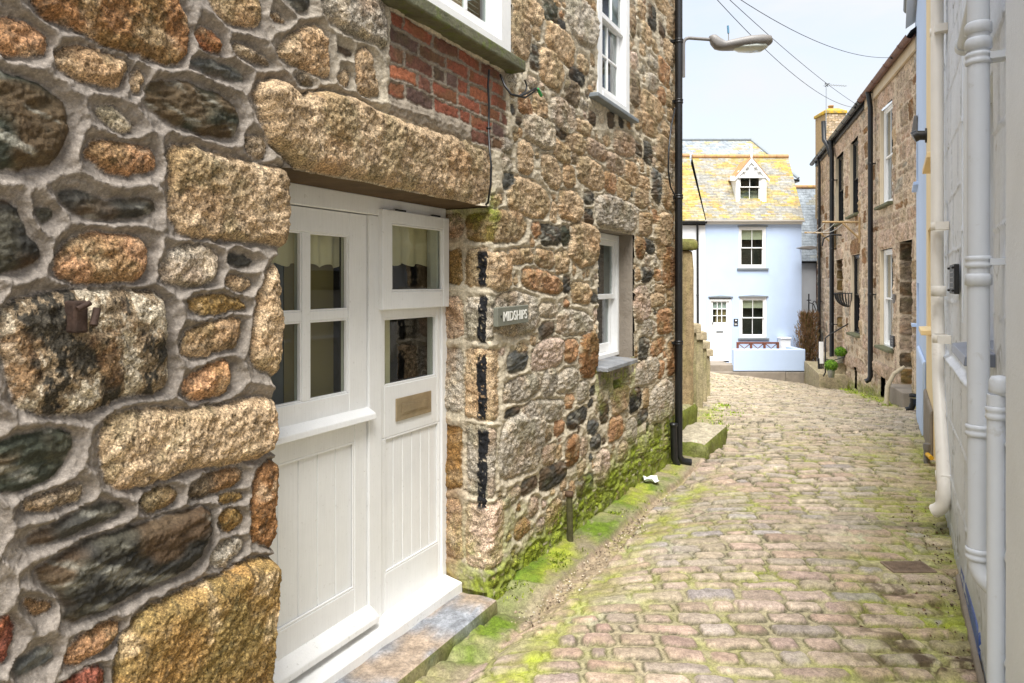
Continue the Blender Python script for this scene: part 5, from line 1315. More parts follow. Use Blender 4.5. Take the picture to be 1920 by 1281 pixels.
# downpipes of the granite house
def rdown(x, ytop, ybot, label, r=.05, d=.10, top=None, group='black downpipes', col=(2.0,)):
    s = RH.sx(x,d); z0 = RH.px(x,ybot,d)[1]
    pts = [RH.P(s,.15,GZ-.08),RH.P(s,d+.02,GZ-.25),RH.P(s,d,GZ-.40),RH.P(s,d,z0+.12),RH.P(s,d+.03,z0+.04),RH.P(s,d+.10,z0)]
    return downpipe('downpipe',label,pts,r,M['black'],col,RH,group)
rdown(1632,180,716,'black cast iron downpipe dividing the near and far halves of the granite house',.052,.11,col=(4.2,1.35,.9-1.6))
rdown(1559.5,260,700,'thick black soil pipe beside the granite house door with the handrail',.062,.13,col=(4.6,2.6,.4))
rdown(1536.5,312,690,'slim black downpipe at the far corner of the granite house',.042,.10,col=(3.2,1.0,-.6))
s = RH.sx(1556,.16); q = MB()
t = thing('soil_vent', RH.P(s,.16,6.0), 'short black vent pipe rising above the gutter below the chimney', 'vent pipe')
q.tube([RH.P(s+.05,.13,GZ-.5),RH.P(s+.05,.20,GZ-.2),RH.P(s+.35,.27,GZ+.05),RH.P(s+.40,.28,GZ+.62)],.065,12); q.build('pipe',M['iron'],t)
# clothes brackets, hook, basket, rail, plaque
def bracket(x0,x1,y,label,lean):
    (s,z) = RH.px(x0,y,.02); t = thing('drying_bracket', RH.P(s,0,z), label, 'bracket','wooden drying brackets')
    (sb,zb) = RH.px(x1,y+lean,.75)
    q = MB(); q.tube([RH.P(s,.0,z),RH.P(s+.02,.85,z+.03)],.028,6); q.build('arm',M['rawwood'],t)
    q = MB(); q.tube([RH.P(s,.02,z-.40),RH.P(s,.40,z-.01)],.024,6); q.build('brace',M['rawwood'],t)
    q = MB(); q.tube([RH.P(s,.02,z-.5),RH.P(s,.02,z+.12)],.03,6); q.build('wall_post',M['rawwood'],t)
    return s,z
sA,zA = bracket(1612,1575,417,'wooden drying bracket fixed below the middle upper window of the granite house',0)
sB,zB_ = bracket(1566,1532,437,'wooden drying bracket fixed beside the soil pipe of the granite house',0)
t = thing('washing_line', RH.P((sA+sB)/2,.6,zA-.5), 'slack pale washing lines strung between the two wooden brackets', 'washing line')
for dd_ in (.35,.55,.78):
    q = MB(); q.tube([RH.P(sA+(sB-sA)*k/8,dd_,zA+(zB_-zA)*k/8+.02-.35*(k/8)*(1-k/8)) for k in range(9)],.007,5); q.build('line',M['lace'],t)
t = thing('wall_hook', RH.P(*[RH.sx(1578),.0,RH.px(1578,443)[1]]), 'curved black iron hook on the granite house wall near the soil pipe', 'hook')
s,z = RH.px(1578,441); q = MB(); q.tube([RH.P(s,0,z),RH.P(s+.02,.25,z+.02),RH.P(s+.03,.45,z-.08),RH.P(s+.03,.50,z-.30)],.022,8); q.build('hook',M['iron'],t)
s,z = RH.px(1592,550); t = thing('hay_basket', RH.P(s,.0,z-.3), 'empty black wire wall basket beside the handrail door', 'basket')
q = MB()
def barc(a): return [RH.P(s+.42*math.cos(a)*k,.01+.34*math.sin(a)*k,z-.36*math.sqrt(max(0,1-k*k))) for k in (1,.93,.8,.6,.35,.1)]
q.tube([RH.P(s+.42*math.cos(math.pi*i/14),.01+.34*math.sin(math.pi*i/14),z) for i in range(15)],.014,6); q.build('rim',M['iron'],t)
q = MB()
for i in range(15): q.tube(barc(math.pi*i/14),.012,5)
q.build('basket_bars',M['iron'],t)
q = MB(); q.box(RH,s-.42,s+.42,-.01,.005,z-.02,z+.02); q.build('back_bar',M['iron'],t)
# handrail, steps with pots
stepY = [(1545,1583,711,738)]
sP,zP = RH.px(1566,712,.35); zg = gz(*RH.P(sP,.4,0)[:2])
s0_,s1_ = RH.sx(1589,.0),RH.sx(1566,.0)
t = thing('door_steps', RH.P((s0_+s1_)/2,.3,zg), 'two mossy granite steps up to the handrail door of the granite house', 'steps')
zt1 = zg+.36
STEPS_RH = (t,s0_,s1_,zg,zt1)
t = thing('handrail', RH.P(s1_+.9,.6,zt1), 'thin black iron handrail rising to the granite house door', 'handrail')
sr,zr = RH.px(1549,630,.6); sr2,zr2 = RH.px(1583,607,.1); sr3,zr3 = RH.px(1548,703,.62)
q = MB(); q.tube([RH.P(sr2,.0,zr2),RH.P(sr+.05,.55,zr),RH.P(sr,.62,zr-.06),RH.P(sr,.62,zt1+.1),RH.P(sr+.05,.66,zt1)],.018,8); q.build('rail',M['iron'],t)
q = MB(); q.tube([RH.P(sr,.62,zt1+.45),RH.P(sr-.2,.45,zt1+.45),RH.P(sr-.25,.2,zt1+.55)],.012,6); q.build('stay',M['iron'],t)
s,z = RH.px(1675.5,640,.01); t = thing('house_plaque', RH.P(s,.0,z), 'small dark slate plaque beside the lower white sash window of the granite house', 'plaque')
q = MB(); q.box(RH,s-.14,s+.14,.02,.045,z-.11,z+.11); q.build('slab',M['iron'],t,.004)
q = MB()
for k in range(3): q.box(RH,s-.09,s+.09-.03*k,.045,.047,z+.05-.05*k,z+.06-.05*k)
q.build('lettering',M['lampgrey'],t)
s,z = RH.px(1679,560,.01); t = thing('door_bell', RH.P(s,.0,z), 'small grey bell box between the white window and recessed doorway', 'bell'); q = MB(); q.box(RH,s-.05,s+.05,.02,.06,z-.09,z+.09); q.build('box',M['lampgrey'],t,.01); q = MB(); q.lathe(RH.P(s,.062,z-.01),[(0,0),(.02,.004),(.02,.016),(0,.02)],8); q.build('button',M['black'],t)
# leaning post by the plinth
s,z = RH.px(1664,757,.3); zg = gz(*RH.P(s,.3,0)[:2]); t = thing('leaning_post', RH.P(s,.3,zg), 'curved weathered wooden post leaning on the granite house plinth', 'post')
q = MB(); q.tube([RH.P(s,.32,zg-.05),RH.P(s+.0,.30,zg+.35),RH.P(s-.05,.2,zg+.60),RH.P(s-.12,.05,zg+.74)],[.042,.042,.038,.026],10); q.build('shaft',M['pale_wood'],t)
# bollard
by = 19.4; bxp = (1539.5-CX)*by/F_PX; zg = gz(bxp,by); BF = Frame(0,by,t=(1,0))
t = thing('boundary_post', (bxp,by,zg), 'white topped marker board on black posts at the corner of the granite house', 'post')
q = MB(); q.box(BF,bxp-.055,bxp+.065,-.02,.02,EYE+(HOR-682)*by/F_PX,EYE+(HOR-641)*by/F_PX); q.build('board',M['white'],t,.006)
for dx_ in (-.06,.02,.09):
    q = MB(); q.tube([(bxp+dx_*.6,by+.03+dx_*.3,zg-.1),(bxp+dx_,by+.03+dx_*.3,EYE+(HOR-672)*by/F_PX)],.035 if dx_<0 else .022,8); q.build('post',M['black'],t)
# ------------------------------------------------------------------ painted houses on the right
mapS = lambda Y: Y/RW.t[1]
grey = thing('grey_house', RW.P(3,-1,0), 'grey painted masonry house with large grey soil pipe on the right', 'house')
gs1 = mapS(5.45)
GW = []
docc = Occ(-4.2,gs1+.1,-.4,5.9,.02)
zz=-.3; r_=0
while zz<4.0:
    hh=rng.uniform(.28,.4); s_=-4+rng.uniform(0,.4)
    while s_<gs1:
        w_=rng.uniform(.4,.8); GW.append(Stone(rrect(s_+.006,s_+w_-.006,zz+.006,zz+hh-.006,.02,.006),'W',.006,.02,True)); s_+=w_
    zz+=hh
GWIN = (mapS(2.72),mapS(3.26),1.33,2.45)
sl_ = snap(lines(.75,gs1,lambda s:.03 if s<1.6 else .009),[GWIN[0],GWIN[1],gs1]); zl_ = snap(lines(-.35,4.0,lambda z:.012),[GWIN[2],GWIN[3]])
s_,z_,h_,c_,g_,_,_ = field(sl_,zl_,GW,41,lambda S,Z: np.broadcast_to(np.array(lin('dce2eb'),np.float32),S.shape+(3,)),FLATR,.01,.22,.6)
PLZ = 1.10
gn = fbm(s_*3,z_*3,800,4)[...,None]
paintc = np.array(lin('e2e8f2'),np.float32)*(.95+.1*gn)
chip = smooth(.76,.82,fbm(s_*9,z_*9,804,5)+.10*smooth(.5,.0,z_))[...,None]; paintc = paintc*(1-.6*chip)+np.array(lin('8f897f'),np.float32)*.6*chip
crk = smooth(.020,.006,np.abs(fbm(s_*2.2,z_*2.2,820,4)-.5))*smooth(.55,.62,fbm(s_*1.3,z_*1.3,824,3)); paintc = paintc*(1-.35*crk[...,None])
grime = smooth(.5,.0,z_-.0+.4*(fbm(s_*4,z_*9,808,4)-.5))[...,None]*.35; paintc = paintc*(1-grime)+np.array(lin('8d9080'),np.float32)*grime
pl_ = smooth(PLZ+.006,PLZ-.012,z_+.012*(fbm(s_*5,s_*0,812,3)-.5))*.030*(1+0*s_)
off = h_+pl_+.02*(fbm(s_*1.2,z_*1.2,816,3)-.5)
blue_z = smooth(.13,.125,z_-.10*smooth(3.4,3.9,s_)*0-.02)*smooth(mapS(3.62),mapS(3.55),s_)
V_ = placeF(RW,s_,off,z_); keep = np.ones((len(zl_)-1,len(sl_)-1),bool)
sm=(sl_[:-1]+sl_[1:])/2; zm=(zl_[:-1]+zl_[1:])/2
keep &= ~(((sm>GWIN[0])&(sm<GWIN[1]))[None,:]&((zm>GWIN[2])&(zm<GWIN[3]))[:,None])
Vc,Cc,Fc = compact(V_.reshape(-1,3),np.concatenate([paintc.reshape(-1,3),np.full((paintc[...,0].size,1),.5)],1),grid_faces(*s_.shape).reshape(len(zl_)-1,len(sl_)-1,4)[keep])
mesh_obj('wall',Vc,Fc,M['paint'],grey,Cc,True)
gp = plain('grey masonry paint','e2e8f2',.5,.05,3,60,.4,.004)
a,b,c,d = GWIN; mb = MB()
mb.box(RW,a-.02,a+.004,-.16,-.004,c-.02,d+.02); mb.box(RW,b-.004,b+.02,-.16,-.004,c-.02,d+.02); mb.box(RW,a,b,-.16,-.004,d-.004,d+.02); mb.build('window_surround',gp,grey,.003)
sash(RW,grey,a+.006,b-.006,c+.004,d-.006,-.09,.06,.04,2,1,.3)
mb = MB(); mb.prism_s(RW,[(-.1,c+.004),(.095,c-.022),(.10,c-.062),(-.1,c-.062)],a-.05,b+.03); mb.build('window_sill',plain('blue grey metal sill','8b93a5',.35,.12,8,60,.1,.002,metal=.2),grey,.004)
# pilaster strip and outer corner
mb = MB(); mb.box(RW,mapS(3.50),mapS(3.68),-.02,.016,PLZ+.05,3.95); mb.build('pilaster',gp,grey,.01)
mb = MB(); mb.box(RW,mapS(.9),mapS(2.06),-.02,.048,-.3,3.95); mb.build('pier',gp,grey,.02,3)
mb = MB(); mb.box(RW,.75,gs1-.02,-.5,-.40,-.3,3.98); mb.box(RW,.75,.80,-5,-.05,-.3,3.98); mb.box(RW,.75,gs1,-5.1,-5,-.3,3.98); mb.prism_s(RW,[(.10,4.0),(-2.5,5.3),(-5.2,4.0),(-5.2,3.94),(-2.5,5.2),(.10,3.94)],.7,gs1); mb.build('shell',gp,grey)
mb = MB(); mb.prism_s(RW,[(.005,-.2),(.034,-.2),(.032,.10),(.026,.12),(.005,.12)],mapS(2.86),mapS(3.62)); mb.build('painted_plinth',M['blue'],grey,.008)
mb = MB(); mb.prism_s(RW,[(.03,-.2),(.062,-.2),(.052,.03),(.03,.04)],mapS(2.5),mapS(3.66)); mb.build('kerb',M['cement'],grey,.01)
# thin cable down the grey wall
t = thing('wall_cable', RW.P(mapS(3.78),.02,1.3), 'thin painted cable clipped down the grey house wall above the sill', 'cable')
q = MB(); s_c = RW.sx(1805,.012)
q.tube([RW.P(s_c+.006*math.sin(i*1.7),.012,3.95-i*.135) for i in range(20)],.006,6); q.build('cable',gp,t)
for z in (3.0,2.5,1.9): q = MB(); q.box(RW,s_c-.014,s_c+.014,.0,.020,z-.012,z+.012); q.build('clip',gp,t)
# plaque
s0 = mapS(3.84); s1 = mapS(4.16); z1 = EYE+(HOR-496)*4.0/F_PX; z0 = EYE+(HOR-551)*4.0/F_PX; smid=(s0+s1)/2
t = thing('wall_plaque', RW.P(smid,0,z0), 'dark grey engraved plaque with four bolts on the grey house wall', 'plaque')
q = MB(); q.box(RW,s0,s1,.02,.045,z0,z1); q.build('slab',M['iron'],t,.004)
q = MB()
for k in range(4): q.box(RW,s0+.06,s1-.06-.02*(k%2),.045,.0465,z1-.05-.03*k,z1-.042-.03*k)
q.build('lettering',M['lampgrey'],t)
for a in (s0+.02,s1-.02):
    for b in (z0+.02,z1-.02): q = MB(); q.lathe(RW.P(a,.05,b-.008),[(0,0),(.008,.003),(.008,.012),(0,.016)],8); q.build('bolt',M['black'],t)
# pipes
d_ = .076; sp = RW.sx(1834.5,d_); zb = RW.px(1832,1062,d_)[1]
GP_ = M['greypipe']
pts = [RW.P(sp,d_,3.9),RW.P(sp,d_,zb+.10)]+arc(RW.P(sp,d_,zb+.05),RW.P(sp,d_,zb-.045),RW.P(sp-.06,d_-.09,zb-.05),6)
t = downpipe('soil_pipe','large grey soil pipe running down the grey house to an elbow above the blue plinth',pts,.0355,GP_,[RW.px(1836,107,d_)[1],RW.px(1836,491,d_)[1],RW.px(1834,806,d_)[1],RW.px(1832,1030,d_)[1]],RW,cat='pipe')
for y in (75,45,520): 
    z = RW.px(1836,y,d_)[1]; q = MB(); q.lathe(RW.P(sp,d_,z-.03),[(.036,0),(.042,.003),(.042,.035),(.038,.042),(.036,.043)],20); q.build('socket',GP_,t)
zt = RW.px(1836,14,d_)[1]; q = MB(); q.tube([RW.P(sp,d_,zt+.07),RW.P(sp+.08,d_+.0,zt+.05),RW.P(sp+.52,d_+.0,zt+.035)],.033,16); q.tube([RW.P(sp+.50,d_,zt+.035),RW.P(sp+.56,d_,zt+.035)],.038,16); q.build('branch',GP_,t)
d2 = .050; sp2 = RW.sx(1868,d2); zt2 = RW.px(1868,740,d2)[1]
t = downpipe('waste_pipe','narrow grey waste pipe beside the large soil pipe, topped by a painted cap',[RW.P(sp2,d2,zt2),RW.P(sp2,d2,.0)],.0265,GP_,[zt2-.06],RW,cat='pipe',brackets=True)
q = MB(); q.lathe(RW.P(sp2,d2-.01,zt2),[(.0,-.005),(.026,0),(.031,.015),(.031,.048),(.024,.06),(0,.064)],14); q.build('cap',GP_,t)
# cream house
cream = thing('cream_house', RW.P(8,-1,0), 'cream painted house between the grey house and the pale blue house', 'house')
cs0,cs1 = gs1+.0, mapS(8.2)
CH = [(mapS(5.9),mapS(6.7),-.4,1.80),(mapS(6.0),mapS(6.8),2.75,4.0),(mapS(7.2),mapS(7.8),1.1,2.2)]
wall_grid(RW,'wall',cs0,cs1,-1.0,5.2,CH,.14,M['cream'],cream,.0)
q = MB(); a,b,c,d = CH[0]; q.box(RW,a,b,-.14,-.10,c,d); q.build('door',M['cream'],cream)
for h in CH[1:]: sash(RW,cream,h[0]+.002,h[1]-.002,h[2]+.002,h[3]-.002,-.06,.06,.04,2,1,.3); sill(RW,cream,h[0]-.06,h[1]+.06,-.1,.09,h[2],.05,M['cream'])
mb = MB(); mb.prism_s(RW,[(.002,-1),(.03,-1),(.026,1.06),(.02,1.085),(.002,1.09)],cs0+.02,CH[0][0]-.05); mb.build('plinth',M['cream'],cream,.01)
mb = MB(); mb.prism_s(RW,[(.002,-1),(.035,-1),(.03,.30),(.02,.33),(.002,.34)],CH[0][1]+.05,cs1-.02); mb.build('plinth',M['cement'],cream,.01)
mb = MB(); mb.box(RW,cs0+.005,cs1-.005,-5,-.36,-1,5.15); mb.prism_s(RW,[(.15,5.22),(-2.5,6.9),(-5.2,5.22),(-5.2,5.16),(-2.5,6.8),(.15,5.16)],cs0+.01,cs1); mb.build('shell',M['cream'],cream)
dC = .062; sC = RW.sx(1762,dC); zf = RW.px(1770,950,dC)[1]
CP = M['creampipe']
sC0 = RW.sx(1757,dC); sC1 = RW.sx(1771,dC)
z_a = RW.px(1758,540,dC)[1]; z_b = RW.px(1765,700,dC)[1]
pts = [RW.P(sC0,dC,4.8),RW.P(sC0-.02,dC,z_a),RW.P(sC0-.25,dC+.0,z_b-.1),RW.P(sC1,dC,zf+.14)]+arc(RW.P(sC1,dC,zf+.08),RW.P(sC1,dC,zf+.0),RW.P(sC1+.03,dC+.055,zf-.03),5)
t = downpipe('rain_pipe','cream plastic rainwater pipe with a white shoe between the cream and grey houses',pts,.042,CP,[],RW,cat='pipe')
for y,x in ((60,1757),(425,1759),(635,1763),(893,1769)):
    s,z = RW.px(x,y,dC); k = Vector(RW.P(s,dC,z)); q = MB(); q.lathe((k.x,k.y,k.z-.03),[(.0425,0),(.047,.002),(.047,.058),(.0425,.06)],18); q.box(RW,s-.10,s-.02,.0,dC+.02,z-.028,z+.028); q.build('bracket',CP,t)
for y,x in ((548,1760),(935,1770)):
    s,z = RW.px(x,y,dC); q = MB(); q.lathe(RW.P(s,dC,z-.03),[(.0425,0),(.048,.003),(.048,.07),(.0425,.075)],18); q.build('socket',CP,t)
# gas pipe stub with yellow tape
zq = gz(*RW.P(mapS(6.1),.16,0)[:2]); s_g = RW.sx(1738,.06)
zq = gz(*RW.P(s_g,.06,0)[:2]); t = thing('gas_stub', RW.P(s_g,.06,zq), 'short grey pipe stub with yellow tape at the foot of the cream house', 'pipe')
q = MB(); q.tube([RW.P(s_g,.06,zq-.05),RW.P(s_g,.06,zq+.17)],.028,12); q.tube([RW.P(s_g,.06,zq+.13),RW.P(s_g,.06,zq+.19)],.034,12); q.build('stub',M['lampgrey'],t)
q = MB(); q.tube([RW.P(s_g,.06,zq+.09),RW.P(s_g-.16,.03,zq+.09)],.022,10); q.build('taped_pipe',M['yellow'],t)
# pale blue house
pb = thing('pale_blue_house', RW.P(12,-1,-1), 'narrow pale blue rendered house between the cream house and the granite house', 'house')
ps0,ps1 = cs1+.004, RW.sx(1714.5,.10)
PH = [(mapS(10.6),mapS(11.4),-.40,1.6),(mapS(11.7),mapS(12.2),.9,2.0),(mapS(10.8),mapS(11.6),3.2,4.3)]
ps1 = max(ps1, mapS(12.3)); ps1 = mapS(12.45)
wall_grid(RW,'wall',ps0,ps1,-.42,6.3,PH,.12,M['blue_wash'],pb,.0)
q = MB(); a,b,c,d = PH[0]; q.box(RW,a,b,-.12,-.08,c,d); q.build('door',M['blue_wash'],pb)
for h in PH[1:]: sash(RW,pb,h[0]+.002,h[1]-.002,h[2]+.002,h[3]-.002,-.05,.06,.04,2,1,.3); sill(RW,pb,h[0]-.06,h[1]+.06,-.1,.07,h[2],.05,M['blue_wash'])
mb = MB(); mb.prism_s(RW,[(.002,-.41),(.045,-.41),(.04,.62),(.03,.65),(.002,.66)],ps0+.01,mapS(10.3)); mb.build('plinth',M['blue_wash'],pb,.01)
mb = MB(); mb.box(RW,ps0,ps1,-.2,-.02,-1.6,-.425); mb.build('footing',M['black'],pb)
mb = MB(); mb.box(RW,ps0+.005,ps1-.005,-5,-.37,-1.5,6.25); mb.prism_s(RW,[(.15,6.32),(-2.5,8.0),(-5.2,6.32),(-5.2,6.26),(-2.5,7.9),(.15,6.26)],ps0,ps1); mb.build('shell',M['whitewash'],pb)
gutter(RW,'gutter',pb,mapS(8.3),ps1+.2,.10,EYE+(HOR-6)*12.4/F_PX,.085,M['black'])
s,z = RW.px(1738,254,.0); t = thing('black_vent', RW.P(s,.1,z), 'black cowl vent sticking out of the pale blue house near the cream pipe', 'vent')
q = MB(); q.tube([RW.P(s,.0,z),RW.P(s,.10,z+.01)],.055,14); q.tube([RW.P(s,.09,z+.015),RW.P(s,.14,z-.01)],.066,14); q.build('cowl',M['black'],t)
q = MB(); q.tube([RW.P(s,-.01,z),RW.P(s,.02,z)],.085,14); q.build('flange',M['black'],t)
s,z = RW.px(1720,236,.0); t = thing('alarm_box', RW.P(s,.1,z), 'tilted pale grey box high on the far edge of the pale blue house', 'box'); q = MB(); q.hexa([RW.P(s-.16,.0,z-.14),RW.P(s+.16,.0,z-.14),RW.P(s+.16,.09,z-.13),RW.P(s-.16,.09,z-.13),RW.P(s-.16,.0,z+.14),RW.P(s+.16,.0,z+.14),RW.P(s+.16,.05,z+.145),RW.P(s-.16,.05,z+.145)]); q.build('casing',M['lampgrey'],t,.01); q = MB(); q.box(RW,s-.1,s+.1,.05,.055,z-.05,z+.1) ; q.build('cover',M['lampgrey'],t)
s = mapS(11.2); zq = gz(*RW.P(s,.12,0)[:2]); t = thing('drain_elbow', RW.P(s,.06,zq), 'black drain pipe elbow at the foot of the pale blue house', 'pipe')
q = MB(); q.tube([RW.P(s,.06,-.30),RW.P(s,.06,zq+.15),RW.P(s,.09,zq+.06),RW.P(s,.16,zq+.03)],.05,12); q.build('pipe',M['black'],t)
q = MB(); q.lathe(RW.P(s,.06,zq+.25),[(.05,0),(.06,.003),(.06,.05),(.05,.055)],12); q.build('collar',M['iron'],t)
# ------------------------------------------------------------------ cottage corner: pipe, lamp, cables, plate
dpx = .075; sp = LW.sx(1272.5,dpx); xg = LW.P(sp,dpx,0); zg = gz(xg[0],xg[1])
cz = [LW.px(1272,y,dpx)[1] for y in (77,190,369,643)]
pts = [LW.P(sp,dpx,4.8),LW.P(sp,dpx,zg+.10),LW.P(sp+.02,dpx+.03,zg+.045),LW.P(sp+.06,dpx+.10,zg+.03)]
downpipe('downpipe','tall black downpipe at the far corner of the stone cottage beside the steps',pts,.036,M['black'],cz,LW,'black downpipes')
q = MB(); t = thing('pipe_stub', LW.P(sp-.14,.06,zg), 'short black pipe stub beside the foot of the corner downpipe', 'pipe'); q.tube([LW.P(sp-.13,.06,zg+.42),LW.P(sp-.12,.065,zg+.1),LW.P(sp-.10,.09,zg+.03)],.032,12); q.build('pipe',M['black'],t); q=MB(); q.lathe(LW.P(sp-.13,.06,zg+.40),[(.03,0),(.038,.003),(.038,.03),(0,.032)],12); q.build('collar',M['black'],t)
# lamp: arm rises from the pipe corner and carries the head over the lane
LYp = LW.P(sp+.03,.05,0)[1]+.03; lf = Frame(0,LYp,t=(1,0)); ax = lambda x:(x-CX)*LYp/F_PX
az = lambda y: EYE+(HOR-y)*LYp/F_PX
t = thing('street_lamp', (ax(1283),LYp,az(145)), 'grey cobra head street lamp on a bent arm at the corner of the stone cottage', 'street lamp')
q = MB(); q.tube([lf.P(ax(1281.5),0,az(145)),lf.P(ax(1281.5),0,az(88))]+arc(lf.P(ax(1281.5),0,az(85)),lf.P(ax(1281.5),0,az(71.5)),lf.P(ax(1293),0,az(71.5)),6)+[lf.P(ax(1341),0,az(75))],.016,10); q.build('arm',M['lampgrey'],t)
q = MB(); q.box(lf,ax(1279.2),ax(1283.8),-.03,.012,az(104),az(100)); q.box(lf,ax(1279.2),ax(1283.8),-.03,.012,az(140),az(136)); q.build('clamp',M['lampgrey'],t)
# head: lofted sections along x
def loft(secs, name, mat, par, n=16):
    q = MB(); vs=[]
    for x,wy,zt,zb in secs:
        for k in range(n):
            a = 2*math.pi*k/n; cy,cz = math.cos(a),math.sin(a)
            e=.7; yy = wy*math.copysign(abs(cy)**e,cy); zz_ = (zt+zb)/2+(zt-zb)/2*math.copysign(abs(cz)**e,cz)
            vs.append(lf.P(x,yy,zz_))
    m=len(secs); q.add(vs,[(i*n+k,i*n+(k+1)%n,(i+1)*n+(k+1)%n,(i+1)*n+k) for i in range(m-1) for k in range(n)],True)
    q.add(vs[:n],[tuple(range(n))]); q.add(vs[-n:],[tuple(range(n))]); return q.build(name,mat,par)
loft([(ax(1330),.02,az(68),az(74)),(ax(1334),.045,az(66),az(84)),(ax(1341),.055,az(66),az(92)),(ax(1350),.06,az(73),az(94)),(ax(1358),.07,az(79),az(94)),(ax(1372),.09,az(76),az(93)),(ax(1400),.12,az(71),az(91)),(ax(1425),.125,az(69),az(90)),(ax(1440),.10,az(70),az(87)),(ax(1445.5),.05,az(75),az(83))],'head',M['lampgrey'],t)
loft([(ax(1376),.03,az(91),az(93)),(ax(1390),.09,az(88),az(95)),(ax(1412),.105,az(86),az(95.5)),(ax(1430),.09,az(85),az(94.5)),(ax(1438),.03,az(85),az(90))],'lens',M['lampglass'],t)
q = MB(); q.tube([lf.P(ax(1364.5),.02,az(64)),lf.P(ax(1363.5),.02,az(50))],.010,8); q.build('sensor',plain('blue grey cap','4f7f9a',.4,.1),t)
q = MB(); q.tube([lf.P(ax(1365),.02,az(80)),lf.P(ax(1364.5),.02,az(62))],.004,6); q.build('sensor_stem',M['lampgrey'],t)
# overhead wires from the cottage eaves to the granite house
w0 = LW.px(1262,-100,.05); A = Vector(LW.P(w0[0],.05,w0[1]))
w1 = LW.px(1262,-78,.05); B = Vector(LW.P(w1[0],.05,w1[1]))
def wire(label, a, b, sag, r=.0042):
    t = thing('overhead_wire', tuple(a), label, 'wire', 'overhead wires')
    a,b = Vector(a),Vector(b); q = MB(); q.tube([a+(b-a)*(i/24)-Vector((0,0,sag*4*(i/24)*(1-i/24))) for i in range(25)],r,5); q.build('cable',M['iron'],t)
    q = MB(); q.lathe((b.x,b.y,b.z-.03),[(0,0),(.03,.01),(.03,.05),(0,.06)],8); q.build('fixing',M['iron'],t)
e1 = RH.px(1606,196,.2); e2 = RH.px(1603,202,.2); e3 = RH.px(1672,108,.2)
wire('long wire crossing the sky to the granite house gutter, upper of a close pair',A,RH.P(e1[0],.2,e1[1]),.10)
wire('long wire crossing the sky to the granite house gutter, lower of a close pair',A+Vector((0,0,-.03)),RH.P(e2[0],.2,e2[1]),.32)
wire('single overhead wire reaching the brown gutter of the granite house',B+Vector((.0,0,.06)),RH.P(e3[0],.2,e3[1]),.28)
# sagging cables on the cottage wall
t = thing('wall_cable', LW.P(LW.sx(917),.06,2.5), 'thin black cable hanging down over the bricks and stone lintel from the mossy sill', 'cable')
P_ = lambda x,y,d: LW.P(LW.px(x,y,d)[0],d,LW.px(x,y,d)[1])
q = MB(); q.tube([P_(917,131,.03),P_(915,160,.028),P_(917,200,.028),P_(916,245,.032),P_(918,280,.075),P_(921,310,.085),P_(920,345,.085),P_(915,380,.06),P_(908,386,-.05)],.006,6); q.build('cable',M['black'],t)
q = MB(); q.lathe(P_(916,244,.03),[(0,0),(.012,.004),(.012,.014),(0,.018)],6); q.build('clip',M['black'],t)
t = thing('loose_cable', LW.P(LW.sx(970),.08,2.7), 'loop of loose black cable with a green tip below the end of the mossy sill', 'cable')
q = MB(); q.tube([P_(938,140,.04),P_(946,160,.07),P_(958,177,.11),P_(975,181,.13),P_(990,174,.14),P_(1003,166,.15),P_(1010,170,.15)],.006,6); q.tube([P_(972,181,.12),P_(985,183,.13),P_(1000,173,.14),P_(1006,166,.14)],.005,6); q.tube([P_(984,150,.06),P_(988,162,.06),P_(985,172,.08),P_(972,181,.12)],.005,6); q.build('cable',M['black'],t)
q = MB(); q.tube([P_(1008,167,.15),P_(1015,180,.15)],.009,8); q.build('tip',M['green_tip'],t)
t = thing('hanging_cable', LW.P(LW.sx(1255),.08,2.6), 'slack black cable looping beside the tall corner downpipe', 'cable')
q = MB(); q.tube([P_(1265,205,.06),P_(1258,240,.08),P_(1254,280,.09),P_(1253,320,.09),P_(1257,350,.09),P_(1267,370,.07)],.008,6); q.build('cable',M['black'],t); q=MB(); q.lathe(P_(1265,206,.06),[(0,0),(.014,.004),(.014,.016),(0,.02)],6); q.build('clip',M['black'],t)
# name plate
s0,s1 = LW.sx(931,.05),LW.sx(988.5,.05); z1,z0 = LW.px(958,574.5,.05)[1],LW.px(958,609,.05)[1]
t = thing('name_plate', LW.P((s0+s1)/2,.05,z0), 'small slate name plate reading MIDSHIPS on the stone cottage wall', 'sign')
tl = .018
def tilt(s,z): return z+(s-(s0+s1)/2)*tl
q = MB(); q.prism(LW,[(s0,tilt(s0,z0)),(s1,tilt(s1,z0)),(s1,tilt(s1,z1)),(s0,tilt(s0,z1))],.03,.058); q.build('slab',M['plate'],t,.003)
cu = bpy.data.curves.new('text','FONT'); cu.body = 'MIDSHIPS'; cu.extrude = .5; cu.size = 10; cu.offset = .08; to = bpy.data.objects.new('text',cu); COL.objects.link(to)
dg = bpy.context.evaluated_depsgraph_get(); me = to.evaluated_get(dg).to_mesh()
co_ = np.array([v.co[:] for v in me.vertices]); fs_ = [tuple(p.vertices) for p in me.polygons]
to.evaluated_get(dg).to_mesh_clear(); bpy.data.objects.remove(to); bpy.data.curves.remove(cu)
lo,hi = co_.min(0),co_.max(0); u = (co_-lo)/(hi-lo)
sa,sb = s0+(s1-s0)*.17,s0+(s1-s0)*.945; za,zb2 = z0+(z1-z0)*.24,z0+(z1-z0)*.76
q = MB(); q.add([LW.P(sa+(sb-sa)*a,.0578+.0022*c,tilt(sa+(sb-sa)*a,za+(zb2-za)*b)) for a,b,c in u],fs_); q.build('lettering',M['lettering'],t)
for s in (s0+(s1-s0)*.10,s0+(s1-s0)*.975): q = MB(); q.tube([LW.P(s,.055,(z0+z1)/2),LW.P(s,.061,(z0+z1)/2)],.0065,10); q.build('screw',M['black'],t)
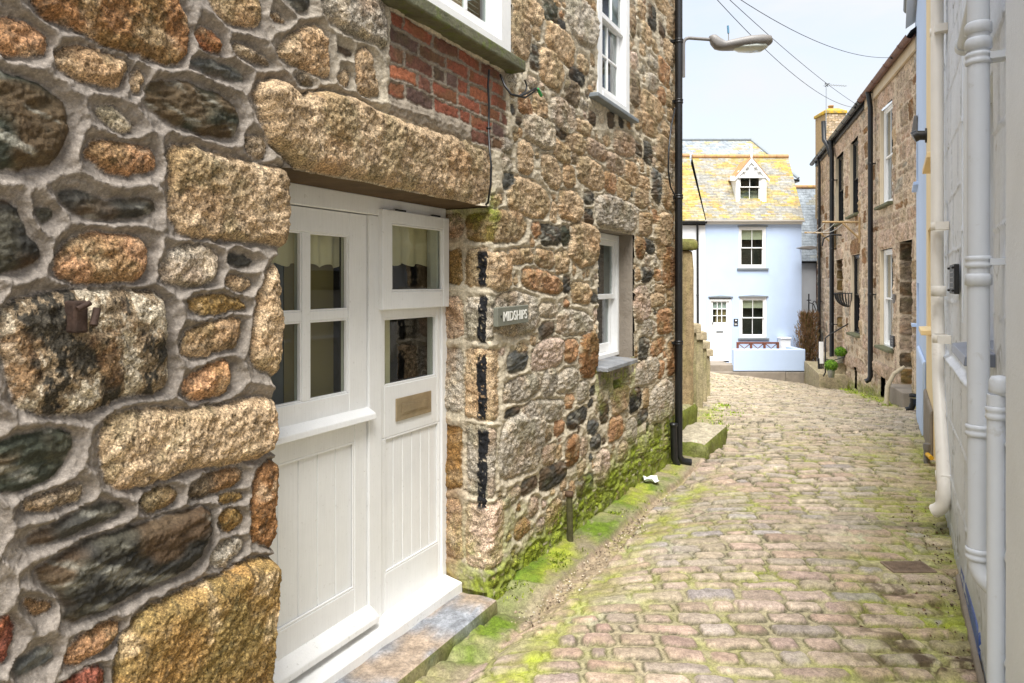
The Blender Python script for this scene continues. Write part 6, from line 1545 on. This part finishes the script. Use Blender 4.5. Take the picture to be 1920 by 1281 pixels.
# rusty iron fixing in the big mottled stone; old pipe at the wall foot
s,z = LW.px(152,595,.06); t = thing('iron_pintle', LW.P(s,.05,z), 'rusty iron hinge stub set in the big mottled stone of the near wall', 'iron fixing')
q = MB(); q.box(LW,s-.020,s+.014,.02,.068,z-.038,z+.040); q.build('stub',M['old_iron'],t,.006); q = MB(); q.tube([LW.P(s+.015,.085,z-.02),LW.P(s+.03,.075,z+.02)],.009,8); q.tube([LW.P(s-.02,.08,z+.02),LW.P(s+.01,.08,z+.035)],.007,8); q.build('pin',M['old_iron'],t)
s = LW.sx(1068,.05); z1_ = LW.px(1068,925,.05)[1]; zg = gz(*LW.P(s,.05,0)[:2]); t = thing('old_pipe', LW.P(s,.05,zg), 'mossy rusted pipe stub standing at the foot of the stone cottage wall', 'pipe')
q = MB(); q.tube([LW.P(s,.055,zg-.05),LW.P(s-.005,.05,z1_)],.020,10); q.build('pipe',plain('mossy iron','4d4a2c',.9,.4,18,60,.8,.006),t); q = MB(); q.lathe(LW.P(s-.005,.05,z1_-.02),[(.018,0),(.027,.004),(.027,.03),(0,.034)],10); q.build('collar',M['rust'],t)
# paper litter
x,y = LW.P(LW.sx(1222,.3),.16,0)[:2]; Yp = 1280*(EYE+.10)/(912-HOR); y = Yp; x = (1219-CX)*Yp/F_PX; zg = gz(x,y)
t = thing('paper_scrap', (x,y,zg+.02), 'crumpled scrap of white paper on the moss by the cottage wall', 'litter')
q = MB(); n=5; vs=[(x+(-.5+i/n)*.13+rng.uniform(-.01,.01),y+(-.5+j/n)*.10,zg+.035+rng.uniform(0,.045)) for j in range(n+1) for i in range(n+1)]
q.add(vs,[(j*(n+1)+i,j*(n+1)+i+1,(j+1)*(n+1)+i+1,(j+1)*(n+1)+i) for j in range(n) for i in range(n)]); q.build('sheet',M['paper'],t)
# drain cover
Yd = 1280*(EYE-.012)/(1062-HOR); xa,xb = (1662-CX)*Yd/F_PX,(1743-CX)*Yd/F_PX
zg = gz((xa+xb)/2,Yd)+.024; t = thing('drain_cover', ((xa+xb)/2,Yd,zg), 'small rusty ribbed drain cover set among the setts', 'drain cover')
y0,y1 = Yd-.07,Yd+.07
q = MB(); F0 = WX; q.box(F0,xa,xb,-y1,-y0,zg-.05,zg+.004); q.build('plate',M['cover'],t,.004)
q = MB()
for i in range(22):
    for j in range(7): 
        a = xa+.012+(xb-xa-.03)*i/21; b = y0+.012+(y1-y0-.03)*j/6; q.box(F0,a,a+.006,-(b+.010),-b,zg+.003,zg+.0075)
q.build('studs',M['cover'],t)
# ------------------------------------------------------------------ steps, gatepost and slab fence beyond the cottage
mossy = dict(a='8f8468')
def rock(name, par, corners, ztop, zbot, seed, moss_side=.8, moss_top=.12, bump=.02, base='a39a84', r=.06, base2=None):
    """worn granite block from a plan quad (world xy, anticlockwise): a rounded, uneven mesh with moss on its sides"""
    nu,nv,nh = 26,20,9; C4 = [np.array(c) for c in corners]
    pts=[];col=[];idx={}
    def P3(u,v,w):
        p = (C4[0]*(1-u)+C4[1]*u)*(1-v)+(C4[3]*(1-u)+C4[2]*u)*v
        return np.array((p[0],p[1],zbot+(ztop-zbot)*w))
    cen = P3(.5,.5,.5); V=[];Fq=[];Cl=[]
    def sheet(fn,n1,n2,kind):
        o=len(V)
        for j in range(n2+1):
            for i in range(n1+1):
                p=fn(i/n1,j/n2); V.append(p); Cl.append(kind)
        for j in range(n2):
            for i in range(n1): Fq.append((o+j*(n1+1)+i,o+j*(n1+1)+i+1,o+(j+1)*(n1+1)+i+1,o+(j+1)*(n1+1)+i))
    sheet(lambda u,v:P3(u,v,1),nu,nv,1)
    sheet(lambda u,w:P3(u,0,w),nu,nh,0); sheet(lambda v,w:P3(1,v,w),nv,nh,0); sheet(lambda u,w:P3(1-u,1,w),nu,nh,0); sheet(lambda v,w:P3(0,1-v,w),nv,nh,0)
    V=np.array(V); k=np.array(Cl); d=V-cen
    # pull in the arrises
    ext = np.array([np.linalg.norm(C4[1]-C4[0])/2,np.linalg.norm(C4[3]-C4[0])/2,(ztop-zbot)/2])
    ux=(C4[1]-C4[0])/np.linalg.norm(C4[1]-C4[0]); uy=np.array((-ux[1],ux[0]))
    L = np.stack([d[:,0]*ux[0]+d[:,1]*ux[1],d[:,0]*uy[0]+d[:,1]*uy[1],d[:,2]],1)
    inner=np.clip(L,-(ext-r),ext-r); off=L-inner; ln=np.linalg.norm(off,axis=1,keepdims=True)+1e-9
    L2=inner+off/ln*np.minimum(ln,r)
    L2 = L2 + (off/ln)*((fbm(V[:,0]*7+V[:,2]*5+seed,V[:,1]*7-V[:,2]*3,900+seed,4)-.5)*bump*2)[:,None]
    W=np.stack([cen[0]+L2[:,0]*ux[0]+L2[:,1]*uy[0],cen[1]+L2[:,0]*ux[1]+L2[:,1]*uy[1],cen[2]+L2[:,2]],1)
    n=fbm(V[:,0]*9+V[:,2]*9,V[:,1]*9+V[:,2]*4,920+seed,4); n2=fbm(V[:,0]*30+V[:,2]*17,V[:,1]*30+V[:,2]*25,940+seed,3)
    cc=np.array(lin(base))*(.7+.6*n2)[:,None]
    if base2:
        k2=smooth(.44,.60,fbm(V[:,0]*5+V[:,2]*3+seed,V[:,1]*5,960+seed,5))[:,None]; cc=cc*(1-k2)+np.array(lin(base2))*(.75+.5*n2)[:,None]*k2
    mo=np.clip(np.where(k==1,moss_top,moss_side)*1.8-1.1*(1-n),0,.9)[:,None]
    cc=cc*(1-mo)+(np.array(lin('66701c'))*(.5+.9*n2)[:,None])*mo
    return mesh_obj(name,W,Fq,M['granite'],par,cc,True)
rock('doorstep',cot,[LW.P(S_A-.5,.055,0)[:2],LW.P(S_B-.01,.055,0)[:2],LW.P(S_B-.01,-.33,0)[:2],LW.P(S_A-.5,-.33,0)[:2]],-.006,-.30,55,.62,.13,.012,'8a8d92',.02,'9b8a78')
t,s0_,s1_,zg,zt1 = STEPS_RH
qd = lambda a,b,c,d: [RH.P(a,d,0)[:2],RH.P(a,c,0)[:2],RH.P(b,c,0)[:2],RH.P(b,d,0)[:2]]
rock('tread',t,qd(s0_-.1,s1_+1.2,-.05,.72),zt1,zg-.4,61,.30,.30,.015,'9a8d72',.03)
rock('tread',t,qd(s0_+.15,s1_+1.2,-.3,.30),zt1+.30,zt1-.1,62,.30,.25,.015,'9a8d72',.03)
t = thing('granite_steps', (1.9,6.9,-.16), 'two worn mossy granite steps beside the corner downpipe', 'steps')
dirt = np.array(LW.t); nrm = np.array(LW.n)
c0 = np.array(((1325-CX)*6.78/F_PX,6.78)); c1 = np.array(((1366-CX)*7.75/F_PX,7.72))
zg1 = gz(*c0)
rock('tread',t,[c0,c1,c1-nrm*1.1,c0-nrm*1.1],zg1+.17,zg1-.25,1,.85,.18,.04,'aaa08a')
e0 = np.array(((1284-CX)*7.05/F_PX,7.05)); 
c2 = c0+dirt*.18-nrm*.38; c3 = c1-nrm*.36+dirt*.05
rock('tread',t,[c2,c3,c3-nrm*1.0,c2-nrm*1.0],zg1+.38,zg1-.1,2,.9,.40,.04,'a39a7c')
q=MB(); q.box(WX,.9,1.75,-8.4,-7.6,zg1-.3,zg1+.36); q.build('landing',M['cement'],t)
Yg_ = 7.75; xr_ = (1303-CX)*Yg_/F_PX; zt_ = EYE+(HOR-470)*Yg_/F_PX; zt2 = EYE+(HOR-448)*Yg_/F_PX
t = thing('gatepost', (xr_-.13,Yg_+.13,zg1+.3), 'tall mossy granite gatepost with a capstone above the steps', 'gatepost')
def quad(x0,x1,y0,y1): return [(x0,y0),(x1,y0),(x1,y1),(x0,y1)]
rock('shaft',t,quad(xr_-.26,xr_,Yg_,Yg_+.26),zt_,zg1+.2,3,.40,.2,.012,'a08c6c')
rock('cap',t,quad(xr_-.30,xr_+.035,Yg_-.035,Yg_+.3),zt2,zt_-.01,4,.55,.5,.012,'8f8560')
for i,(Yp,xe,yt,wd,lb) in enumerate(((10.4,1313,607,.9,'nearest rough granite slab of the slab fence, leaning cap cut at a slant'),(11.9,1324.5,622,.8,'second granite slab of the fence, with a flat projecting cap'),(13.4,1330.5,640,.7,'third granite slab of the fence, narrower and lower than the one before'),(14.9,1336,655,.6,'farthest and lowest granite slab of the fence, next to the blue cottage step'))):
    xe_=(xe-CX)*Yp/F_PX; zg=gz(xe_,Yp); zt_=EYE+(HOR-yt)*Yp/F_PX
    t = thing('fence_slab', (xe_-wd/2,Yp,zg), lb, 'fence slab', 'granite slabs of the yard fence')
    rock('slab',t,[(xe_-wd-.08,Yp-.03),(xe_-.05,Yp),(xe_-.05,Yp+.22),(xe_-wd-.08,Yp+.2)],zt_-.14,zg-.3,10+i,.30,.3,.02,'8f8466',.03)
    cp = rock('cap',t,[(xe_-wd,Yp-.05),(xe_+.0,Yp-.05),(xe_+.0,Yp+.26),(xe_-wd,Yp+.26)],zt_,zt_-.15,20+i,.25,.2,.012,'a3957a',.018)
# ------------------------------------------------------------------ plants
def leafball(name, par, c, r, n, mat, cols, size, squash=1.0, fill_=.25, seed=1):
    rg = np.random.default_rng(seed); V=[];Fq=[];Cl=[]
    for i in range(n):
        u=rg.normal(size=3); u/=np.linalg.norm(u); rr=r*(1-fill_*rg.random()**2)*(1+.05*math.sin(u[0]*9+u[2]*7))
        p=np.array(c)+u*rr*np.array((1,1,squash)); a=rg.normal(size=3); a=a-u*a.dot(u)*.6; a/=np.linalg.norm(a); b=np.cross(u,a); b/=np.linalg.norm(b)+1e-9
        s=size*rg.uniform(.6,1.3); o=len(V); V+=[p-a*s*.5,p+b*s*.32+u*s*.2,p+a*s*.5+u*s*.25,p-b*s*.32+u*s*.2]; Fq.append((o,o+1,o+2,o+3)); k=np.array(lin(cols[rg.integers(len(cols))]))*rg.uniform(.7,1.25); Cl+=[tuple(k)]*4
    return mesh_obj(name,V,Fq,M['leaf'],par,np.array(Cl))
def pot(x,y,zg,label,s=1.0,seed=1):
    t = thing('topiary_pot',(x,y,zg),label,'potted plant','clipped box balls in zinc pots')
    q=MB(); q.lathe((x,y,zg),[(.0,0),(.105*s,0),(.145*s,.29*s),(.152*s,.30*s),(.152*s,.315*s),(.135*s,.315*s),(.128*s,.27*s),(0,.27*s)],20); q.build('zinc_pot',M['steel'],t)
    leafball('ball',t,(x,y,zg+.47*s),.245*s,3600,M['leaf'],('5f8a1c','6f9a22','4a7418','86ad34','3c6014'),.035*s,.92,.35,seed)
sA_,_ = RH.px(1562.5,712,.45); xA = RH.P(sA_,.50,0); pot(xA[0],xA[1],zt1,'round clipped box ball in a zinc pot on the lower granite step',.66,31)
sB_,_ = RH.px(1575,690,.12); xB = RH.P(RH.sx(1576,.16),.16,0); pot(xB[0],xB[1],zt1+.30,'round clipped box ball in a zinc pot on the upper step, partly behind the wall',.62,32)
# twiggy bush
bc = ((1515-CX)*22.3/F_PX,22.3); zg = gz(*bc); t = thing('bare_shrub',(bc[0],bc[1],zg),'dense brown twiggy shrub between the blue cottage and the granite house','shrub')
rg = np.random.default_rng(77); V=[];Fq=[];Cl=[]; zt_=EYE+(HOR-588)*22.3/F_PX; Hh=zt_-zg
for i in range(5200):
    h=Hh*rg.random()**.7; a=rg.random()*6.283; w=.44*(.62+.38*math.sin(min(1,h/Hh*1.05)*2.6))*(.78+.35*math.sin(a*3+h*4)*.5+.2*math.sin(a*7-h*9)); rr=w*math.sqrt(rg.random())
    p=np.array((bc[0]+rr*math.cos(a)*.95,bc[1]+rr*math.sin(a)*.6,zg+h)); dv=np.array((math.cos(a)*rg.uniform(0,.6),math.sin(a)*rg.uniform(0,.6),rg.uniform(.3,1))); dv/=np.linalg.norm(dv); L_=rg.uniform(.05,.18); sd_=np.cross(dv,rg.normal(size=3)); sd_/=np.linalg.norm(sd_); wv=rg.uniform(.004,.012)
    o=len(V); V+=[p-sd_*wv,p+sd_*wv,p+dv*L_+sd_*wv*.4,p+dv*L_-sd_*wv*.4]; Fq.append((o,o+1,o+2,o+3))
    k=np.array(lin(('7d5f42','6b4f36','937353','8a6a4a','5f5a2c')[rg.integers(5)] if h>Hh*.25 else ('5b5e22','6f6a30','5a4530')[rg.integers(3)]))*rg.uniform(.7,1.2); Cl+=[tuple(k)]*4
mesh_obj('twigs',V,Fq,M['leaf'],t,np.array(Cl))
q=MB(); 
for i in range(7): q.tube([(bc[0]+.03*i-.09,bc[1]+.02*(i%3),zg-.1),(bc[0]+.09*i-.27,bc[1]+.05*(i%3)-.05,zg+Hh*.5),(bc[0]+.11*i-.33,bc[1],zg+Hh*.85)],[.02,.014,.006],6)
q.build('stems',M['rawwood'],t)
q=MB(); fx=(1516.5-CX)*23.3/F_PX; z0_=EYE+(HOR-600)*23.3/F_PX; z1_=EYE+(HOR-551)*23.3/F_PX
t = thing('iron_finial',(fx,23.3,z0_),'black wrought iron cross ornament rising above the brown shrub','ornament')
q.tube([(fx,23.3,z0_-.9),(fx,23.3,z1_)],.022,6); q.tube([(fx-.07,23.3,z1_-.22),(fx+.07,23.3,z1_-.22)],.016,6); q.build('upright',M['iron'],t)
q=MB(); q.tube([(fx+.22+.09*math.cos(a)-.0,23.3,z1_-.52+.26*math.sin(a)-.3*math.cos(a)*.3) for a in [i*math.pi/6 for i in range(13)]],.014,5); q.tube([(fx,23.3,z1_-.3),(fx+.16,23.3,z1_-.35),(fx+.33,23.3,z1_-.8)],.016,5); q.build('scroll',M['iron'],t)
# stones and rubble ledge beside the plinth
t = thing('rubble_step',(9.6,21.4,-1.7),'loose pale stones under the brown shrub beside the granite plinth','stones')
x_=(1527-CX)*21.3/F_PX
rock('stone',t,[((1512.5-CX)*21.3/F_PX,21.3),((1538-CX)*21.3/F_PX,21.3),((1538-CX)*21.3/F_PX,21.9),((1512.5-CX)*21.3/F_PX,21.9)],EYE+(HOR-714)*21.3/F_PX,-2.1,41,.3,.4,.03,'9a8d74')
rock('stone',t,[((1513-CX)*21.5/F_PX,21.6),((1536-CX)*21.5/F_PX,21.6),((1536-CX)*21.5/F_PX,22.2),((1513-CX)*21.5/F_PX,22.2)],EYE+(HOR-698)*21.5/F_PX,-2.1,42,.2,.3,.03,'b5aa94')
# moss and weeds along the feet of the walls
rg = np.random.default_rng(91); V=[];Fq=[];Cl=[]
def tuft(x,y,zg,n,h,cols,spread):
    for i in range(n):
        a=rg.random()*6.283; p=np.array((x+rg.normal()*spread,y+rg.normal()*spread,zg-.004)); dv=np.array((math.cos(a)*.6,math.sin(a)*.6,1.0)); dv/=np.linalg.norm(dv); sd_=np.array((-math.sin(a),math.cos(a),0)); L_=h*rg.uniform(.5,1.3); wv=rg.uniform(.0025,.005)*(1+y*.12)
        o=len(V); V.extend([p-sd_*wv,p+sd_*wv,p+dv*L_+sd_*wv*.3,p+dv*L_-sd_*wv*.3]); Fq.append((o,o+1,o+2,o+3)); k=np.array(lin(cols[rg.integers(len(cols))]))*rg.uniform(.7,1.3); Cl.extend([tuple(k)]*4)
gc=('7c9418','8fa524','66801a','a2b33a')
for i in range(230):
    yy=rg.uniform(3.5,6.6); d=abs(rg.normal())*.06+.03; s=yy/.8803; x,y,_=LW.P(s,d,0)
    if fbm(np.array([x*2.]),np.array([y*2.]),672,4)[0]>.46: tuft(x,y,gz(x,y)+.0,9,.014,('6f7f1a','7d8c22','5d6d1a','8a9432'),.02)
for i in range(60):
    yy=rg.uniform(8.5,13); x=-.6+.333*yy+.12+abs(rg.normal())*.22; tuft(x,yy,gz(x,yy),16,.05,gc,.05)
for i in range(60):
    s=rg.uniform(12.6,18.6); x,y,_=RH.P(s,.08+abs(rg.normal())*.12,0); tuft(x,y,gz(x,y),14,.05,gc,.05)
tag(mesh_obj('weeds',V,Fq,M['leaf'],None,np.array(Cl)),'tiny green weeds and moss tufts along the wall feet','weeds',kind='stuff')

# loose grit in the channel and along the foot of the painted wall
rg = np.random.default_rng(123); V=[];Fq=[];Cl=[]
def pebble(x,y,z,r,c):
    o=len(V); e=rg.uniform(.6,1.3,3); a=rg.random()*6.28; ca,sa=math.cos(a),math.sin(a)
    for dx,dy,dz in ((1,0,0),(0,1,0),(-1,0,0),(0,-1,0),(0,0,.8),(0,0,-.8)):
        X,Y,Z=dx*e[0]*r,dy*e[1]*r,dz*e[2]*r; V.append((x+X*ca-Y*sa,y+X*sa+Y*ca,z+Z))
    for i in range(4):
        j=(i+1)%4; Fq.append((o+i,o+j,o+4,o+4)); Fq.append((o+j,o+i,o+5,o+5))
    Cl.extend([c]*6)
pc=('a8957c','8d7c68','b9ab95','6f6252','c5bba8','5a4a3a')
for i in range(520):
    yy=rg.uniform(3.2,5.6); d=.285+rg.normal()*.045; x,y,_=LW.P(yy/.8803+d*.54,d,0); pebble(x,y,gz(x,y)-.035+rg.uniform(0,.008),rg.uniform(.003,.009),tuple(np.array(lin(pc[rg.integers(6)]))*rg.uniform(.7,1.2)))
for i in range(300):
    yy=rg.uniform(2.8,5.0); d=abs(rg.normal())*.16+.05; x,y,_=RW.P(yy/.873,d,0); pebble(x,y,gz(x,y)+.012,rg.uniform(.003,.009),tuple(np.array(lin(('4a3424','6b5138','8d7c58','3a2a1e')[rg.integers(4)]))*rg.uniform(.7,1.2)))
me = bpy.data.meshes.new('grit'); fs=[f if f[2]!=f[3] else f[:3] for f in Fq]; me.from_pydata([tuple(map(float,v)) for v in V],[],fs); me.materials.append(M['leaf']); ca_=me.color_attributes.new('Col','FLOAT_COLOR','POINT'); ca_.data.foreach_set('color',np.concatenate([np.array(Cl),np.ones((len(Cl),1))],1).astype(np.float32).ravel())
tag(link(bpy.data.objects.new('grit',me)),'loose grit and crumbs lying in the lane gutters','gravel',kind='stuff')
# ------------------------------------------------------------------ light, sky, camera
w = bpy.data.worlds.new('World'); SC.world = w; w.use_nodes = True
nt = w.node_tree; nt.nodes.clear()
out = nt.nodes.new('ShaderNodeOutputWorld'); bg = nt.nodes.new('ShaderNodeBackground'); nt.links.new(bg.outputs[0], out.inputs[0])
sky = nt.nodes.new('ShaderNodeTexSky'); sky.sky_type = 'NISHITA'; sky.sun_disc = False
SUN_EL, SUN_AZ = R(61), R(190)      # azimuth clockwise from +Y: high and behind the viewer, from the right
sky.sun_elevation = SUN_EL; sky.sun_rotation = SUN_AZ; sky.air_density = 1.2; sky.dust_density = 2.0
tc = nt.nodes.new('ShaderNodeTexCoord')
mp = nt.nodes.new('ShaderNodeMapping'); mp.inputs['Scale'].default_value = (1,1,2.6); nt.links.new(tc.outputs['Generated'], mp.inputs[0])
nz_ = nt.nodes.new('ShaderNodeTexNoise'); nz_.inputs['Scale'].default_value = 3.2; nz_.inputs['Detail'].default_value = 7; nz_.inputs['Roughness'].default_value = .55; nz_.inputs['Distortion'].default_value = .3
nt.links.new(mp.outputs[0], nz_.inputs['Vector'])
rp_ = nt.nodes.new('ShaderNodeValToRGB'); rp_.color_ramp.elements[0].position = .36; rp_.color_ramp.elements[1].position = .62
rp_.color_ramp.elements[0].color = (.64,.64,.64,1); rp_.color_ramp.elements[1].color = (1,1,1,1)
nt.links.new(nz_.outputs[0], rp_.inputs[0])
mx = nt.nodes.new('ShaderNodeMix'); mx.data_type = 'RGBA'
nt.links.new(rp_.outputs[0], mx.inputs[0]); nt.links.new(sky.outputs[0], mx.inputs[6])
BGS = .1; CL = SKYV
mx.inputs[7].default_value = (CL*.955/BGS, CL*.985/BGS, CL*1.03/BGS, 1)
nt.links.new(mx.outputs[2], bg.inputs[0]); bg.inputs[1].default_value = BGS
sd = bpy.data.lights.new('sun', 'SUN'); sd.energy = SUNV; sd.angle = R(SUNA); sd.color = (1,.985,.96)
so = bpy.data.objects.new('sun', sd); link(so)
dv = Vector((math.sin(SUN_AZ)*math.cos(SUN_EL), math.cos(SUN_AZ)*math.cos(SUN_EL), math.sin(SUN_EL)))
so.rotation_euler = dv.to_track_quat('Z','Y').to_euler(); so.location = (2,-4,20)
cd = bpy.data.cameras.new('camera'); co = bpy.data.objects.new('camera', cd); link(co)
co.location = (0,0,EYE); co.rotation_euler = (R(90),0,0)
cd.sensor_width = 36; cd.lens = 36*F_PX/1920; cd.shift_y = -(640.5-HOR)/1920; cd.clip_start = .05; cd.clip_end = 2000
SC.camera = co
vs = SC.view_settings; vs.view_transform = 'Standard'; vs.look = 'None'; vs.gamma = 1; vs.use_curve_mapping = False; vs.exposure = EXPO
SC.render.resolution_x, SC.render.resolution_y = 1024, 683
SC.cycles.max_bounces = 6; SC.cycles.diffuse_bounces = 4; SC.cycles.transparent_max_bounces = 12
